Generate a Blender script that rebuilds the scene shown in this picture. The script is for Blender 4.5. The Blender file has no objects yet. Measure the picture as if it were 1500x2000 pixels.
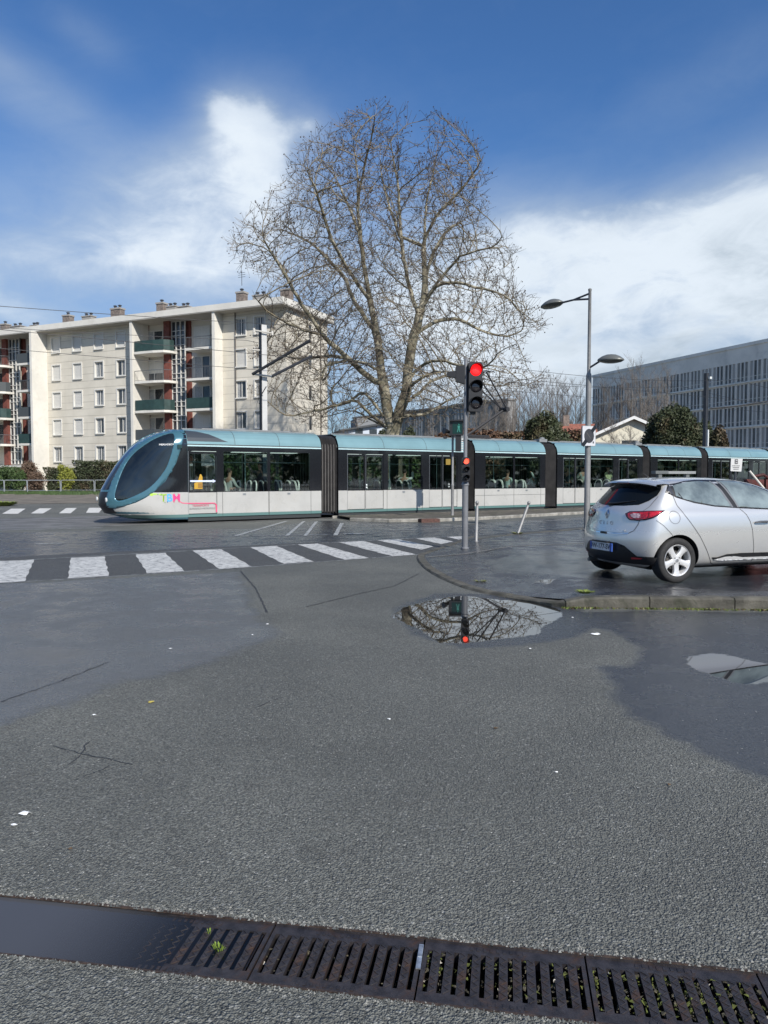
import bpy, bmesh, math, random
import numpy as np
from mathutils import Vector, Matrix, kdtree, noise
from mathutils.bvhtree import BVHTree
from mathutils.geometry import delaunay_2d_cdt
rnd = random.Random(7)
SC = bpy.context.scene
COL = SC.collection
R = math.radians
# ------------------------------------------------------------------ camera
PITCH = math.atan(70/1444.0); CA, SA, F = math.cos(PITCH), math.sin(PITCH), 1444.0
CAM = Vector((0, 0, 1.6))
cd = bpy.data.cameras.new('camera'); cam = bpy.data.objects.new('camera', cd); COL.objects.link(cam)
cam.location = CAM; cam.rotation_euler = (math.pi/2-PITCH, 0, 0)
cd.sensor_fit = 'VERTICAL'; cd.sensor_height = 36; cd.lens = 36*F/2000; cd.clip_start = .05; cd.clip_end = 3000
SC.camera = cam
# ------------------------------------------------------------------ light
SUN_EL, SUN_AZ = R(38), math.atan2(.5, -.85)
sd = bpy.data.lights.new('sun', 'SUN'); sd.energy = 4.6; sd.angle = R(.6); sd.color = (1, .945, .87)
sun = bpy.data.objects.new('sun', sd); COL.objects.link(sun)
tosun = Vector((math.sin(SUN_AZ)*math.cos(SUN_EL), math.cos(SUN_AZ)*math.cos(SUN_EL), math.sin(SUN_EL)))
sun.rotation_euler = (-tosun).to_track_quat('-Z', 'Y').to_euler(); sun.location = (20, -30, 40)
SC.view_settings.view_transform = 'Standard'; SC.view_settings.look = 'None'
SC.view_settings.exposure = .25; SC.view_settings.gamma = 1
SC.cycles.max_bounces = 8; SC.cycles.transparent_max_bounces = 16; SC.cycles.use_denoising = True
SC.cycles.sample_clamp_indirect = 6
SC.cycles.glossy_bounces = 4; SC.cycles.diffuse_bounces = 3; SC.cycles.use_adaptive_sampling = True

class N:                                   # tiny node helper
    def __init__(s, nt): s.nt = nt
    def n(s, t, **k):
        x = s.nt.nodes.new(t)
        for a, b in k.items():
            if hasattr(x, a): setattr(x, a, b)
        return x
    def l(s, a, b): s.nt.links.new(a, b)
    def set(s, sock, v):
        if hasattr(v, 'is_output') or isinstance(v, bpy.types.NodeSocket): s.l(v, sock)
        elif v is not None: sock.default_value = v
    def m(s, op, a, b=None, c=None, clamp=False):
        x = s.n('ShaderNodeMath'); x.operation = op; x.use_clamp = clamp
        s.set(x.inputs[0], a)
        if b is not None: s.set(x.inputs[1], b)
        if c is not None: s.set(x.inputs[2], c)
        return x.outputs[0]
    def vm(s, op, a, b=None):
        x = s.n('ShaderNodeVectorMath'); x.operation = op; s.set(x.inputs[0], a)
        if b is not None: s.set(x.inputs[1], b)
        return x.outputs['Value'] if op in ('DOT_PRODUCT', 'LENGTH') else x.outputs[0]
    def mix(s, f, a, b, t='MIX'):
        x = s.n('ShaderNodeMix'); x.data_type = 'RGBA'; x.blend_type = t; x.clamp_factor = True
        c = lambda v: tuple(v)+(1,) if isinstance(v, (tuple, list)) and len(v) == 3 else v
        s.set(x.inputs['Factor'], f); s.set(x.inputs[6], c(a)); s.set(x.inputs[7], c(b)); return x.outputs[2]
    def fmix(s, f, a, b):
        return s.m('ADD', s.m('MULTIPLY', a, s.m('SUBTRACT', 1, f)), s.m('MULTIPLY', b, f))
    def ss(s, v, lo, hi, a=0.0, b=1.0):
        x = s.n('ShaderNodeMapRange'); x.interpolation_type = 'SMOOTHSTEP'
        s.set(x.inputs[0], v); s.set(x.inputs[1], lo); s.set(x.inputs[2], hi); s.set(x.inputs[3], a); s.set(x.inputs[4], b); return x.outputs[0]
    def noise(s, v, sc, det=3, rough=.5, dist=0):
        x = s.n('ShaderNodeTexNoise'); s.set(x.inputs['Vector'], v); s.set(x.inputs['Scale'], sc); x.inputs['Detail'].default_value = det
        x.inputs['Roughness'].default_value = rough; x.inputs['Distortion'].default_value = dist; return x.outputs['Fac']
    def vor(s, v, sc, out='Distance', feat='F1'):
        x = s.n('ShaderNodeTexVoronoi'); x.feature = feat; s.set(x.inputs['Vector'], v); x.inputs['Scale'].default_value = sc; return x.outputs[out]
    def xyz(s, v):
        x = s.n('ShaderNodeSeparateXYZ'); s.l(v, x.inputs[0]); return x.outputs
    def comb(s, a, b, c):
        x = s.n('ShaderNodeCombineXYZ')
        for i, v in enumerate((a, b, c)): s.set(x.inputs[i], v)
        return x.outputs[0]

# ------------------------------------------------------------------ sky
W = bpy.data.worlds.new('World'); SC.world = W; W.use_nodes = True
h = N(W.node_tree); W.node_tree.nodes.clear()
out = h.n('ShaderNodeOutputWorld'); bg = h.n('ShaderNodeBackground')
sky = h.n('ShaderNodeTexSky'); sky.sky_type = 'NISHITA'; sky.sun_disc = False; sky.sun_elevation = SUN_EL; sky.sun_rotation = SUN_AZ
sky.air_density = 1.0; sky.dust_density = .6; sky.ozone_density = 2.2
tc = h.n('ShaderNodeTexCoord'); d = tc.outputs['Generated']
X, Y, Z = h.xyz(d)[:3]
az = h.m('ARCTAN2', X, Y); el = h.m('ARCSINE', Z)
wv = h.comb(h.m('MULTIPLY', az, 1.0), h.m('MULTIPLY', el, 1.9), 0.0)
n1 = h.noise(wv, 3.2, 8, .60, .35)
n2 = h.noise(h.vm('ADD', wv, h.comb(3.1, 1.7, 0.0)), 11.0, 7, .62, .5)
n3 = h.noise(h.comb(h.m('ADD', h.m('MULTIPLY', az, 2.2), h.m('MULTIPLY', el, 2.4)), h.m('ADD', h.m('MULTIPLY', el, 7.5), h.m('MULTIPLY', az, -2.6)), 4.0), 2.6, 7, .62, .9)   # drawn-out wisps
def pxdir(px, py): 
    a = math.atan((px-750)/F); return a, math.atan((930-py)/F*math.cos(a))
def gauss(px, py, sx, sy, rot, w):
    a0, e0 = pxdir(px, py); c, s_ = math.cos(R(rot)), math.sin(R(rot))
    da = h.m('SUBTRACT', az, a0); de = h.m('SUBTRACT', el, e0)
    u = h.m('DIVIDE', h.m('ADD', h.m('MULTIPLY', da, c), h.m('MULTIPLY', de, s_)), sx/F)
    v = h.m('DIVIDE', h.m('SUBTRACT', h.m('MULTIPLY', de, c), h.m('MULTIPLY', da, s_)), sy/F)
    q = h.m('ADD', h.m('MULTIPLY', u, u), h.m('MULTIPLY', v, v))
    return h.m('MULTIPLY', h.m('EXPONENT', h.m('MULTIPLY', q, -1)), w)
G_ = [(450, 245, 60, 52, -20, .42), (510, 300, 72, 90, -35, .50), (410, 350, 170, 75, 25, .38), (300, 430, 330, 100, 14, .52), (540, 420, 120, 80, 0, .34), (612, 268, 40, 30, 0, .26),
      (60, 195, 150, 52, -20, .34), (185, 95, 70, 30, -20, .17), (200, 530, 330, 60, 4, .60), (0, 600, 200, 32, -16, .42), (40, 360, 200, 50, 10, .14), (480, 540, 200, 90, 0, .42),
      (1080, 470, 190, 70, -10, .55), (1450, 420, 210, 70, 10, .55), (1250, 500, 260, 85, 0, .60), (1330, 610, 360, 90, 4, .75), (980, 600, 190, 120, 0, .50),
      (780, 660, 280, 150, 0, .50), (1200, 730, 420, 70, 0, .50), (1350, 190, 300, 50, 16, .10), (1650, 520, 260, 160, 0, .7), (1050, 780, 500, 60, 0, .40), (820, 500, 180, 110, 0, .34), (300, 640, 500, 50, 0, .25)]
tot = 0.0
for g in G_: tot = h.m('ADD', tot, gauss(*g))
# cloud field round the rest of the sky
behind = h.ss(h.m('ABSOLUTE', az), .72, 1.0, 0.0, 1.0)
gen = h.m('MULTIPLY', behind, h.m('MULTIPLY', h.ss(n1, .40, .60), h.ss(el, .95, .35)))
den = h.m('ADD', tot, h.m('MULTIPLY', gen, .55))
nn = h.m('SUBTRACT', h.m('ADD', h.m('ADD', h.m('MULTIPLY', n1, .50), h.m('MULTIPLY', n3, .16)), h.m('MULTIPLY', n2, .34)), .5)
dn = h.m('ADD', den, h.m('MULTIPLY', nn, h.m('ADD', .22, h.m('MULTIPLY', 2.1, den))))
mask = h.m('MULTIPLY', h.m('POWER', h.m('MULTIPLY', h.m('MAXIMUM', dn, 0.0), .86, clamp=True), 1.05), .96)
nb_ = h.m('ADD', h.m('MULTIPLY', h.noise(h.vm('ADD', wv, h.comb(7.3, 2.2, 0.0)), 7.5, 8, .56, .25), .62), h.m('MULTIPLY', h.noise(wv, 22.0, 5, .6, .2), .38))
puff = 0.0
for g in [(440, 232, 40, 30, -25, .75), (490, 250, 60, 34, 10, .70), (520, 300, 48, 60, -20, .70), (470, 330, 60, 60, -30, .35), (545, 370, 40, 60, -20, .35), (612, 262, 30, 20, 0, .45), (1040, 440, 90, 30, -15, .42), (1180, 420, 120, 30, 5, .40), (1400, 380, 140, 30, 14, .40), (1120, 520, 140, 60, 0, .35)]: puff = h.m('ADD', puff, gauss(*g))
crisp = h.ss(h.m('ADD', puff, h.m('MULTIPLY', h.m('SUBTRACT', nb_, .5), 2.6)), .30, 1.10)
crisp = h.m('MULTIPLY', crisp, h.ss(puff, .05, .45))
mask = h.m('MAXIMUM', mask, h.m('ADD', mask, h.m('MULTIPLY', h.m('MULTIPLY', crisp, .62), h.m('SUBTRACT', 1.0, mask))))
hs = h.n('ShaderNodeHueSaturation'); hs.inputs['Saturation'].default_value = 1.10; hs.inputs['Value'].default_value = 1.0
h.l(sky.outputs[0], hs.inputs['Color'])
sk = h.mix(1.0, hs.outputs[0], h.mix(h.ss(el, .02, .42), (.40, .50, .66), (.54, .755, .98)), 'MULTIPLY')
grey = h.m('MULTIPLY', h.ss(h.m('ADD', h.m('MULTIPLY', n3, .3), h.m('MULTIPLY', n1, .7)), .36, .66), h.m('MULTIPLY', h.ss(az, .08, .34), h.ss(el, .36, .24)))
cc = h.mix(grey, (4.1, 4.8, 5.5), (2.3, 2.9, 3.5))
cc = h.mix(h.m('MULTIPLY', h.ss(mask, .45, .95), h.m('SUBTRACT', 1.0, grey)), cc, (6.0, 6.6, 7.2))
fin = h.mix(mask, sk, cc)
h.l(fin, bg.inputs[0]); bg.inputs[1].default_value = .115
h.l(bg.outputs[0], out.inputs[0])

# ------------------------------------------------------------------ helpers
def c4(c): return tuple(c)+(1,) if len(c) == 3 else c
MATS = {}
def M(name, col, rough=.6, metal=0, var=None, bump=None, coat=0, spec=.5, emit=None, dirt=None):
    """principled material with noise variation; var=(scale, amount), bump=(scale, strength), dirt=(scale, colour, amount)"""
    if name in MATS: return MATS[name]
    m = bpy.data.materials.new(name); m.use_nodes = True; k = N(m.node_tree); p = m.node_tree.nodes['Principled BSDF']
    tcn = k.n('ShaderNodeTexCoord').outputs['Object']
    c = c4(col)
    if var:
        f = k.noise(tcn, var[0], 5, .6)
        lo = tuple(x*(1-var[1]) for x in col); hi = tuple(min(1, x*(1+var[1])) for x in col)
        c = k.mix(k.ss(f, .3, .7), lo, hi)
    if dirt:
        f2 = k.noise(tcn, dirt[0], 6, .65, .5)
        c = k.mix(k.m('MULTIPLY', k.ss(f2, .5, .72), dirt[2]), c, dirt[1])
    k.set(p.inputs['Base Color'], c)
    p.inputs['Roughness'].default_value = rough; p.inputs['Metallic'].default_value = metal
    p.inputs['Coat Weight'].default_value = coat; p.inputs['Coat Roughness'].default_value = .04
    p.inputs['Specular IOR Level'].default_value = spec
    if var and not metal:
        k.set(p.inputs['Roughness'], k.ss(k.noise(tcn, var[0]*2.3, 3), .3, .7, max(0, rough-.08), min(1, rough+.1)))
    if bump:
        b = k.n('ShaderNodeBump'); b.inputs['Strength'].default_value = bump[1]; b.inputs['Distance'].default_value = bump[2] if len(bump) > 2 else .01
        k.l(k.noise(tcn, bump[0], 4, .6), b.inputs['Height']); k.l(b.outputs[0], p.inputs['Normal'])
    if emit:
        p.inputs['Emission Color'].default_value = c4(emit[0]); p.inputs['Emission Strength'].default_value = emit[1]
    MATS[name] = m; return m
def glass(name, tint, refl=1.0, rough=.02, ior=1.5):
    if name in MATS: return MATS[name]
    m = bpy.data.materials.new(name); m.use_nodes = True; k = N(m.node_tree); m.node_tree.nodes.clear()
    o = k.n('ShaderNodeOutputMaterial'); mx = k.n('ShaderNodeMixShader'); t = k.n('ShaderNodeBsdfTransparent'); g = k.n('ShaderNodeBsdfGlossy'); fr = k.n('ShaderNodeFresnel')
    fr.inputs[0].default_value = ior; t.inputs[0].default_value = c4(tint); g.inputs['Roughness'].default_value = rough; g.inputs[0].default_value = (.95, 1, 1, 1)
    k.l(k.m('ADD', k.m('MULTIPLY', fr.outputs[0], refl), .05*refl, clamp=True), mx.inputs[0]); k.l(t.outputs[0], mx.inputs[1]); k.l(g.outputs[0], mx.inputs[2]); k.l(mx.outputs[0], o.inputs[0])
    MATS[name] = m; return m

def ray(x, y):
    u = (x-750)/F; v = (1000-y)/F
    return Vector((u, CA+v*SA, -SA+v*CA))
def G(x, y, z=0.0):
    d_ = ray(x, y); return CAM+d_*((z-1.6)/d_.z)
def AT(x, y, Yd):
    d_ = ray(x, y); return CAM+d_*(Yd/d_.y)

class MB:
    def __init__(s): s.v = []; s.f = []; s.mi = []
    def add(s, vs, fs, m=0):
        b = len(s.v); s.v += [tuple(v) for v in vs]
        for f in fs: s.f.append(tuple(b+i for i in f)); s.mi.append(m)
    def box(s, c, size, rot=None, m=0):
        x, y, z = (q/2 for q in size)
        vs = [Vector(p) for p in ((-x,-y,-z),(x,-y,-z),(x,y,-z),(-x,y,-z),(-x,-y,z),(x,-y,z),(x,y,z),(-x,y,z))]
        if rot is not None:
            rm = rot if isinstance(rot, Matrix) else Matrix.Rotation(rot, 3, 'Z')
            vs = [rm @ v for v in vs]
        c = Vector(c)
        s.add([v+c for v in vs], [(0,3,2,1),(4,5,6,7),(0,1,5,4),(1,2,6,5),(2,3,7,6),(3,0,4,7)], m)
    def b2(s, x0, x1, y0, y1, z0, z1, m=0): s.box(((x0+x1)/2, (y0+y1)/2, (z0+z1)/2), (abs(x1-x0), abs(y1-y0), abs(z1-z0)), None, m)
    def quad(s, a, b, c, d_, m=0): s.add([a, b, c, d_], [(0, 1, 2, 3)], m)
    def poly(s, pts, m=0): s.add(pts, [tuple(range(len(pts)))], m)
    def tube(s, pts, rad, n=8, m=0, cap=True):
        pts = [Vector(p) for p in pts]
        if not hasattr(rad, '__len__'): rad = [rad]*len(pts)
        rings = []; ref = None
        for i, p in enumerate(pts):
            t = (pts[min(i+1, len(pts)-1)]-pts[max(i-1, 0)])
            if t.length < 1e-9: t = Vector((0, 0, 1))
            t.normalize()
            if ref is None: ref = t.orthogonal().normalized()
            else:
                ref = ref-t*ref.dot(t)
                ref = ref.normalized() if ref.length > 1e-6 else t.orthogonal().normalized()
            b = t.cross(ref)
            rings.append([p+(ref*math.cos(2*math.pi*k/n)+b*math.sin(2*math.pi*k/n))*rad[i] for k in range(n)])
        vs = [v for r in rings for v in r]; fs = []
        for i in range(len(rings)-1):
            for k in range(n):
                k2 = (k+1) % n; fs.append((i*n+k, i*n+k2, (i+1)*n+k2, (i+1)*n+k))
        if cap: fs.append(tuple(range(n-1, -1, -1))); fs.append(tuple((len(rings)-1)*n+k for k in range(n)))
        s.add(vs, fs, m)
    def lathe(s, prof, n=24, M4=None, m=0, cap=True):     # prof (r,z) about local z
        vs = []; fs = []
        for r, z in prof:
            for k in range(n):
                a = 2*math.pi*k/n; vs.append(Vector((r*math.cos(a), r*math.sin(a), z)))
        for i in range(len(prof)-1):
            for k in range(n):
                k2 = (k+1) % n; fs.append((i*n+k, i*n+k2, (i+1)*n+k2, (i+1)*n+k))
        if cap: fs.append(tuple(range(n-1, -1, -1))); fs.append(tuple((len(prof)-1)*n+k for k in range(n)))
        if M4 is not None: vs = [M4 @ v for v in vs]
        s.add(vs, fs, m)
    def prism(s, poly, y0, y1, m=0, fn=None):            # polygon in (x,z) extruded along y ; fn maps
        n = len(poly); vs = [Vector((x, y0, z)) for x, z in poly]+[Vector((x, y1, z)) for x, z in poly]
        if fn: vs = [fn(v) for v in vs]
        fs = [tuple(range(n)), tuple(range(2*n-1, n-1, -1))]+[(i, i+n, (i+1) % n+n, (i+1) % n) for i in range(n)]
        s.add(vs, fs, m)
    def holes(s, x0, x1, z0, z1, hs, y=0, depth=.15, m=0, mr=None, fn=None):
        """wall face in x,z at y with rectangular holes and reveals going +y"""
        mr = m if mr is None else mr
        xs = sorted({x0, x1, *[a for q in hs for a in (q[0], q[1])]}); zs = sorted({z0, z1, *[a for q in hs for a in (q[2], q[3])]})
        xs = [x for x in xs if x0 <= x <= x1]; zs = [z for z in zs if z0 <= z <= z1]
        f = fn or (lambda v: v)
        for i in range(len(xs)-1):
            for j in range(len(zs)-1):
                cx, cz = (xs[i]+xs[i+1])/2, (zs[j]+zs[j+1])/2
                if any(q[0] < cx < q[1] and q[2] < cz < q[3] for q in hs): continue
                s.quad(*[f(Vector(p)) for p in ((xs[i], y, zs[j]), (xs[i+1], y, zs[j]), (xs[i+1], y, zs[j+1]), (xs[i], y, zs[j+1]))], m)
        for a, b, c, e in hs:
            Yd = y+depth
            for p in (((a,y,c),(a,Yd,c),(a,Yd,e),(a,y,e)), ((b,y,c),(b,y,e),(b,Yd,e),(b,Yd,c)), ((a,y,c),(b,y,c),(b,Yd,c),(a,Yd,c)), ((a,y,e),(a,Yd,e),(b,Yd,e),(b,y,e))):
                s.quad(*[f(Vector(q)) for q in p], mr)
    def build(s, name, mats, parent=None, smooth=False, loc=None, angle=None):
        me = bpy.data.meshes.new(name); me.from_pydata(s.v, [], s.f)
        mats = mats if isinstance(mats, (list, tuple)) else [mats]
        for m in mats: me.materials.append(m)
        if len(mats) > 1: me.polygons.foreach_set('material_index', s.mi)
        if smooth or angle: me.polygons.foreach_set('use_smooth', [True]*len(me.polygons))
        me.update()
        if angle: me.set_sharp_from_angle(angle=R(angle))
        o = bpy.data.objects.new(name, me); COL.objects.link(o)
        if parent: o.parent = parent
        if loc is not None: o.location = loc
        return o
def empty(name, loc=(0,0,0), rz=0, parent=None):
    o = bpy.data.objects.new(name, None); COL.objects.link(o); o.location = loc; o.rotation_euler = (0, 0, rz); o.empty_display_size = .3
    if parent: o.parent = parent
    return o
def tag(o, label=None, cat=None, group=None, kind=None):
    for k_, v_ in (('label', label), ('category', cat), ('group', group), ('kind', kind)):
        if v_: o[k_] = v_
    return o
def kids(o): return [c for c in COL.objects if c.parent is o]
def copy_tree(o, parent=None, kc=None):
    c = o.copy(); COL.objects.link(c); c.parent = parent
    for ch in kids(o): copy_tree(ch, c)
    return c
def text(name, body, size, mat, M4, parent=None, extrude=.002, align='CENTER', spacing=1.0, bold=0.0):
    cu = bpy.data.curves.new(name, 'FONT'); cu.body = body; cu.size = size; cu.extrude = extrude; cu.align_x = align; cu.align_y = 'CENTER'; cu.space_character = spacing; cu.offset = bold
    t = bpy.data.objects.new('tmp', cu); COL.objects.link(t)
    me = bpy.data.meshes.new_from_object(t.evaluated_get(bpy.context.evaluated_depsgraph_get()))
    bpy.data.objects.remove(t); bpy.data.curves.remove(cu)
    me.transform(M4); me.materials.clear(); me.materials.append(mat)
    o = bpy.data.objects.new(name, me); COL.objects.link(o)
    if parent: o.parent = parent
    return o
def facing(o, right, up):        # matrix whose X=right, Y=up, Z=right x up
    r_, u_ = Vector(right).normalized(), Vector(up).normalized(); n_ = r_.cross(u_)
    m = Matrix.Identity(4)
    for i in range(3): m[i][0], m[i][1], m[i][2], m[i][3] = r_[i], u_[i], n_[i], o[i]
    return m
def smooth_poly(pts, k=6, closed=True):       # catmull-rom
    n = len(pts); o = []
    rng = range(n) if closed else range(n-1)
    for i in rng:
        g = (lambda j: pts[j % n]) if closed else (lambda j: pts[min(max(j, 0), n-1)])
        p0, p1, p2, p3 = (np.array(g(i+q), float) for q in (-1, 0, 1, 2))
        for t in range(k):
            t = t/k; o.append(tuple(.5*((2*p1)+(-p0+p2)*t+(2*p0-5*p1+4*p2-p3)*t*t+(-p0+3*p1-3*p2+p3)*t**3)))
    if not closed: o.append(tuple(pts[-1]))
    return o
def inside(p, poly):
    x, y = p; c = False; n = len(poly)
    for i in range(n):
        x1, y1 = poly[i]; x2, y2 = poly[(i+1) % n]
        if (y1 > y) != (y2 > y) and x < (x2-x1)*(y-y1)/(y2-y1)+x1: c = not c
    return c
def tri2d(poly, step, hole=None):
    """triangulate polygon (optionally minus hole) with interior points; returns 2d verts, tris"""
    def resample(P):
        o = []
        for i in range(len(P)):
            a, b = np.array(P[i], float), np.array(P[(i+1) % len(P)], float); L = np.linalg.norm(b-a); k = max(1, int(L/step))
            for j in range(k): o.append(tuple(a+(b-a)*j/k))
        return o
    B = resample(poly); vs = [Vector(p) for p in B]; ed = [(i, (i+1) % len(B)) for i in range(len(B))]
    if hole:
        Hh = resample(hole); b0 = len(vs); vs += [Vector(p) for p in Hh]; ed += [(b0+i, b0+(i+1) % len(Hh)) for i in range(len(Hh))]
    xs = [p[0] for p in B]; ys = [p[1] for p in B]
    x = min(xs)+step/2
    while x < max(xs):
        y = min(ys)+step/2
        while y < max(ys):
            if inside((x, y), B) and not (hole and inside((x, y), Hh)): vs.append(Vector((x, y)))
            y += step
        x += step
    r = delaunay_2d_cdt(vs, ed, [], 0, 1e-5)
    V, T = r[0], r[2]; o = []
    for t in T:
        c = (V[t[0]]+V[t[1]]+V[t[2]])/3
        if inside((c.x, c.y), B) and not (hole and inside((c.x, c.y), Hh)): o.append(tuple(t))
    return [(v.x, v.y) for v in V], o
def drape(bvh, poly, proj, off=.004, step=.05, hole=None, m=0, mb=None, thick=0, mirror=None):
    """lay a patch cut by `poly` on the surface in bvh. proj(u,v)->(origin, direction)."""
    V, T = tri2d(poly, step, hole); P = []; ok = []
    for u, v in V:
        o, d_ = proj(u, v); hit, nrm, idx, dist = bvh.ray_cast(o, d_)
        if hit is None:
            P.append(None)
        else:
            if nrm.dot(d_) > 0: nrm = -nrm
            P.append((hit, nrm))
    mb = mb or MB(); idx = {}
    vs = []
    for i, p in enumerate(P):
        if p is not None: idx[i] = len(vs); vs.append(p[0]+p[1]*off)
    fs = [tuple(idx[i] for i in t) for t in T if all(i in idx for i in t)]
    # orient
    o, d_ = proj(*V[T[0][0]])
    fixed = []
    for t in fs:
        nn = (vs[t[1]]-vs[t[0]]).cross(vs[t[2]]-vs[t[0]])
        fixed.append(t if nn.dot(d_) < 0 else (t[0], t[2], t[1]))
    mb.add(vs, fixed, m)
    if mirror:
        mb.add([mirror(v) for v in vs], [(a, c, b) for a, b, c in fixed], m)
    return mb
def eval_mesh(o):
    me = bpy.data.meshes.new_from_object(o.evaluated_get(bpy.context.evaluated_depsgraph_get()))
    return me
# ================================================================== GROUND
U = Vector((math.cos(R(-9.4)), math.sin(R(-9.4)), 0)); V_ = Vector((-U.y, U.x, 0))
def uv(p): return p.dot(U), p.dot(V_)
def UVP(u, v, z=0): return U*u+V_*v+Vector((0, 0, z))
def XYp(pts, z=0): return [(G(x, y, z).x, G(x, y, z).y) for x, y in pts]
v_top = .5*(uv(G(200, 1763))[1]+uv(G(1400, 1893))[1]); v_bot = .5*(uv(G(100, 1878))[1]+uv(G(1000, 1978))[1])
DU0, DU1 = -5.0, 5.0
z2f = lambda L, s, ox, oy: [(ox+x/s, oy+y/s) for x, y in L]
WET_L = XYp([(-300,1135),(0,1140),(470,1116),(500,1190),(548,1240),(440,1290),(300,1325),(150,1370),(0,1425),(-200,1480),(-500,1500)])
WET_R = XYp([(1165,1300),(1190,1345),(1215,1392),(1290,1432),(1400,1490),(1500,1527),(1700,1570),(1900,1500),(1900,1212),(1500,1196),(1230,1192),(1110,1195),(1060,1180),(960,1163),(905,1158),(940,1172),(1100,1210),(1190,1235),(1250,1265),(1230,1300)])
WET_C = XYp([(760,1190),(850,1158),(1010,1162),(1130,1185),(1180,1215),(1130,1245),(1020,1262),(900,1268),(800,1240)])
PUD_C = XYp(z2f([(500,560),(570,515),(700,480),(830,460),(900,462),(1050,480),(1200,475),(1340,530),(1350,558),(1240,618),(1230,650),(1080,665),(930,685),(880,692),(740,690),(640,620),(570,590)], 2.5, 560, 980))
PUD_R = XYp(z2f([(890,572),(925,530),(1040,510),(1200,515),(1400,572),(1550,590),(1750,600),(1800,700),(1500,722),(1370,747),(1240,722),(1100,672),(980,632)], 3.75, 1100, 1140))
WET_F = XYp([(-500,1032),(0,1040),(500,1032),(620,1016),(900,1024),(1150,1008),(1500,994),(1500,1012),(1140,1030),(925,1048),(580,1062),(0,1090),(-500,1120)])
LANE = XYp([(-600,1040),(0,1056),(560,1042),(900,1030),(1300,1008),(1700,985),(1700,1005),(1140,1031),(925,1049),(818,1083),(500,1107),(200,1128),(0,1139),(-600,1172)])
FINE = WET_L
def sdf(P, poly):
    """vectorised signed distance, positive inside"""
    P = np.asarray(P); n = len(poly); D = np.full(len(P), 1e9); ins = np.zeros(len(P), bool); q = np.array(poly)
    for i in range(n):
        a, b = q[i], q[(i+1) % n]; e = b-a; w = P-a; t = np.clip((w@e)/(e@e+1e-12), 0, 1)
        D = np.minimum(D, np.hypot(*(w-t[:, None]*e).T))
        c = ((a[1] > P[:, 1]) != (b[1] > P[:, 1])) & (P[:, 0] < (b[0]-a[0])*(P[:, 1]-a[1])/(b[1]-a[1]+1e-12)+a[0]); ins ^= c
    return np.where(ins, D, -D)
def setattr_f(me, name, arr):
    at = me.attributes.new(name, 'FLOAT', 'POINT'); at.data.foreach_set('value', np.asarray(arr, np.float32))

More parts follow.
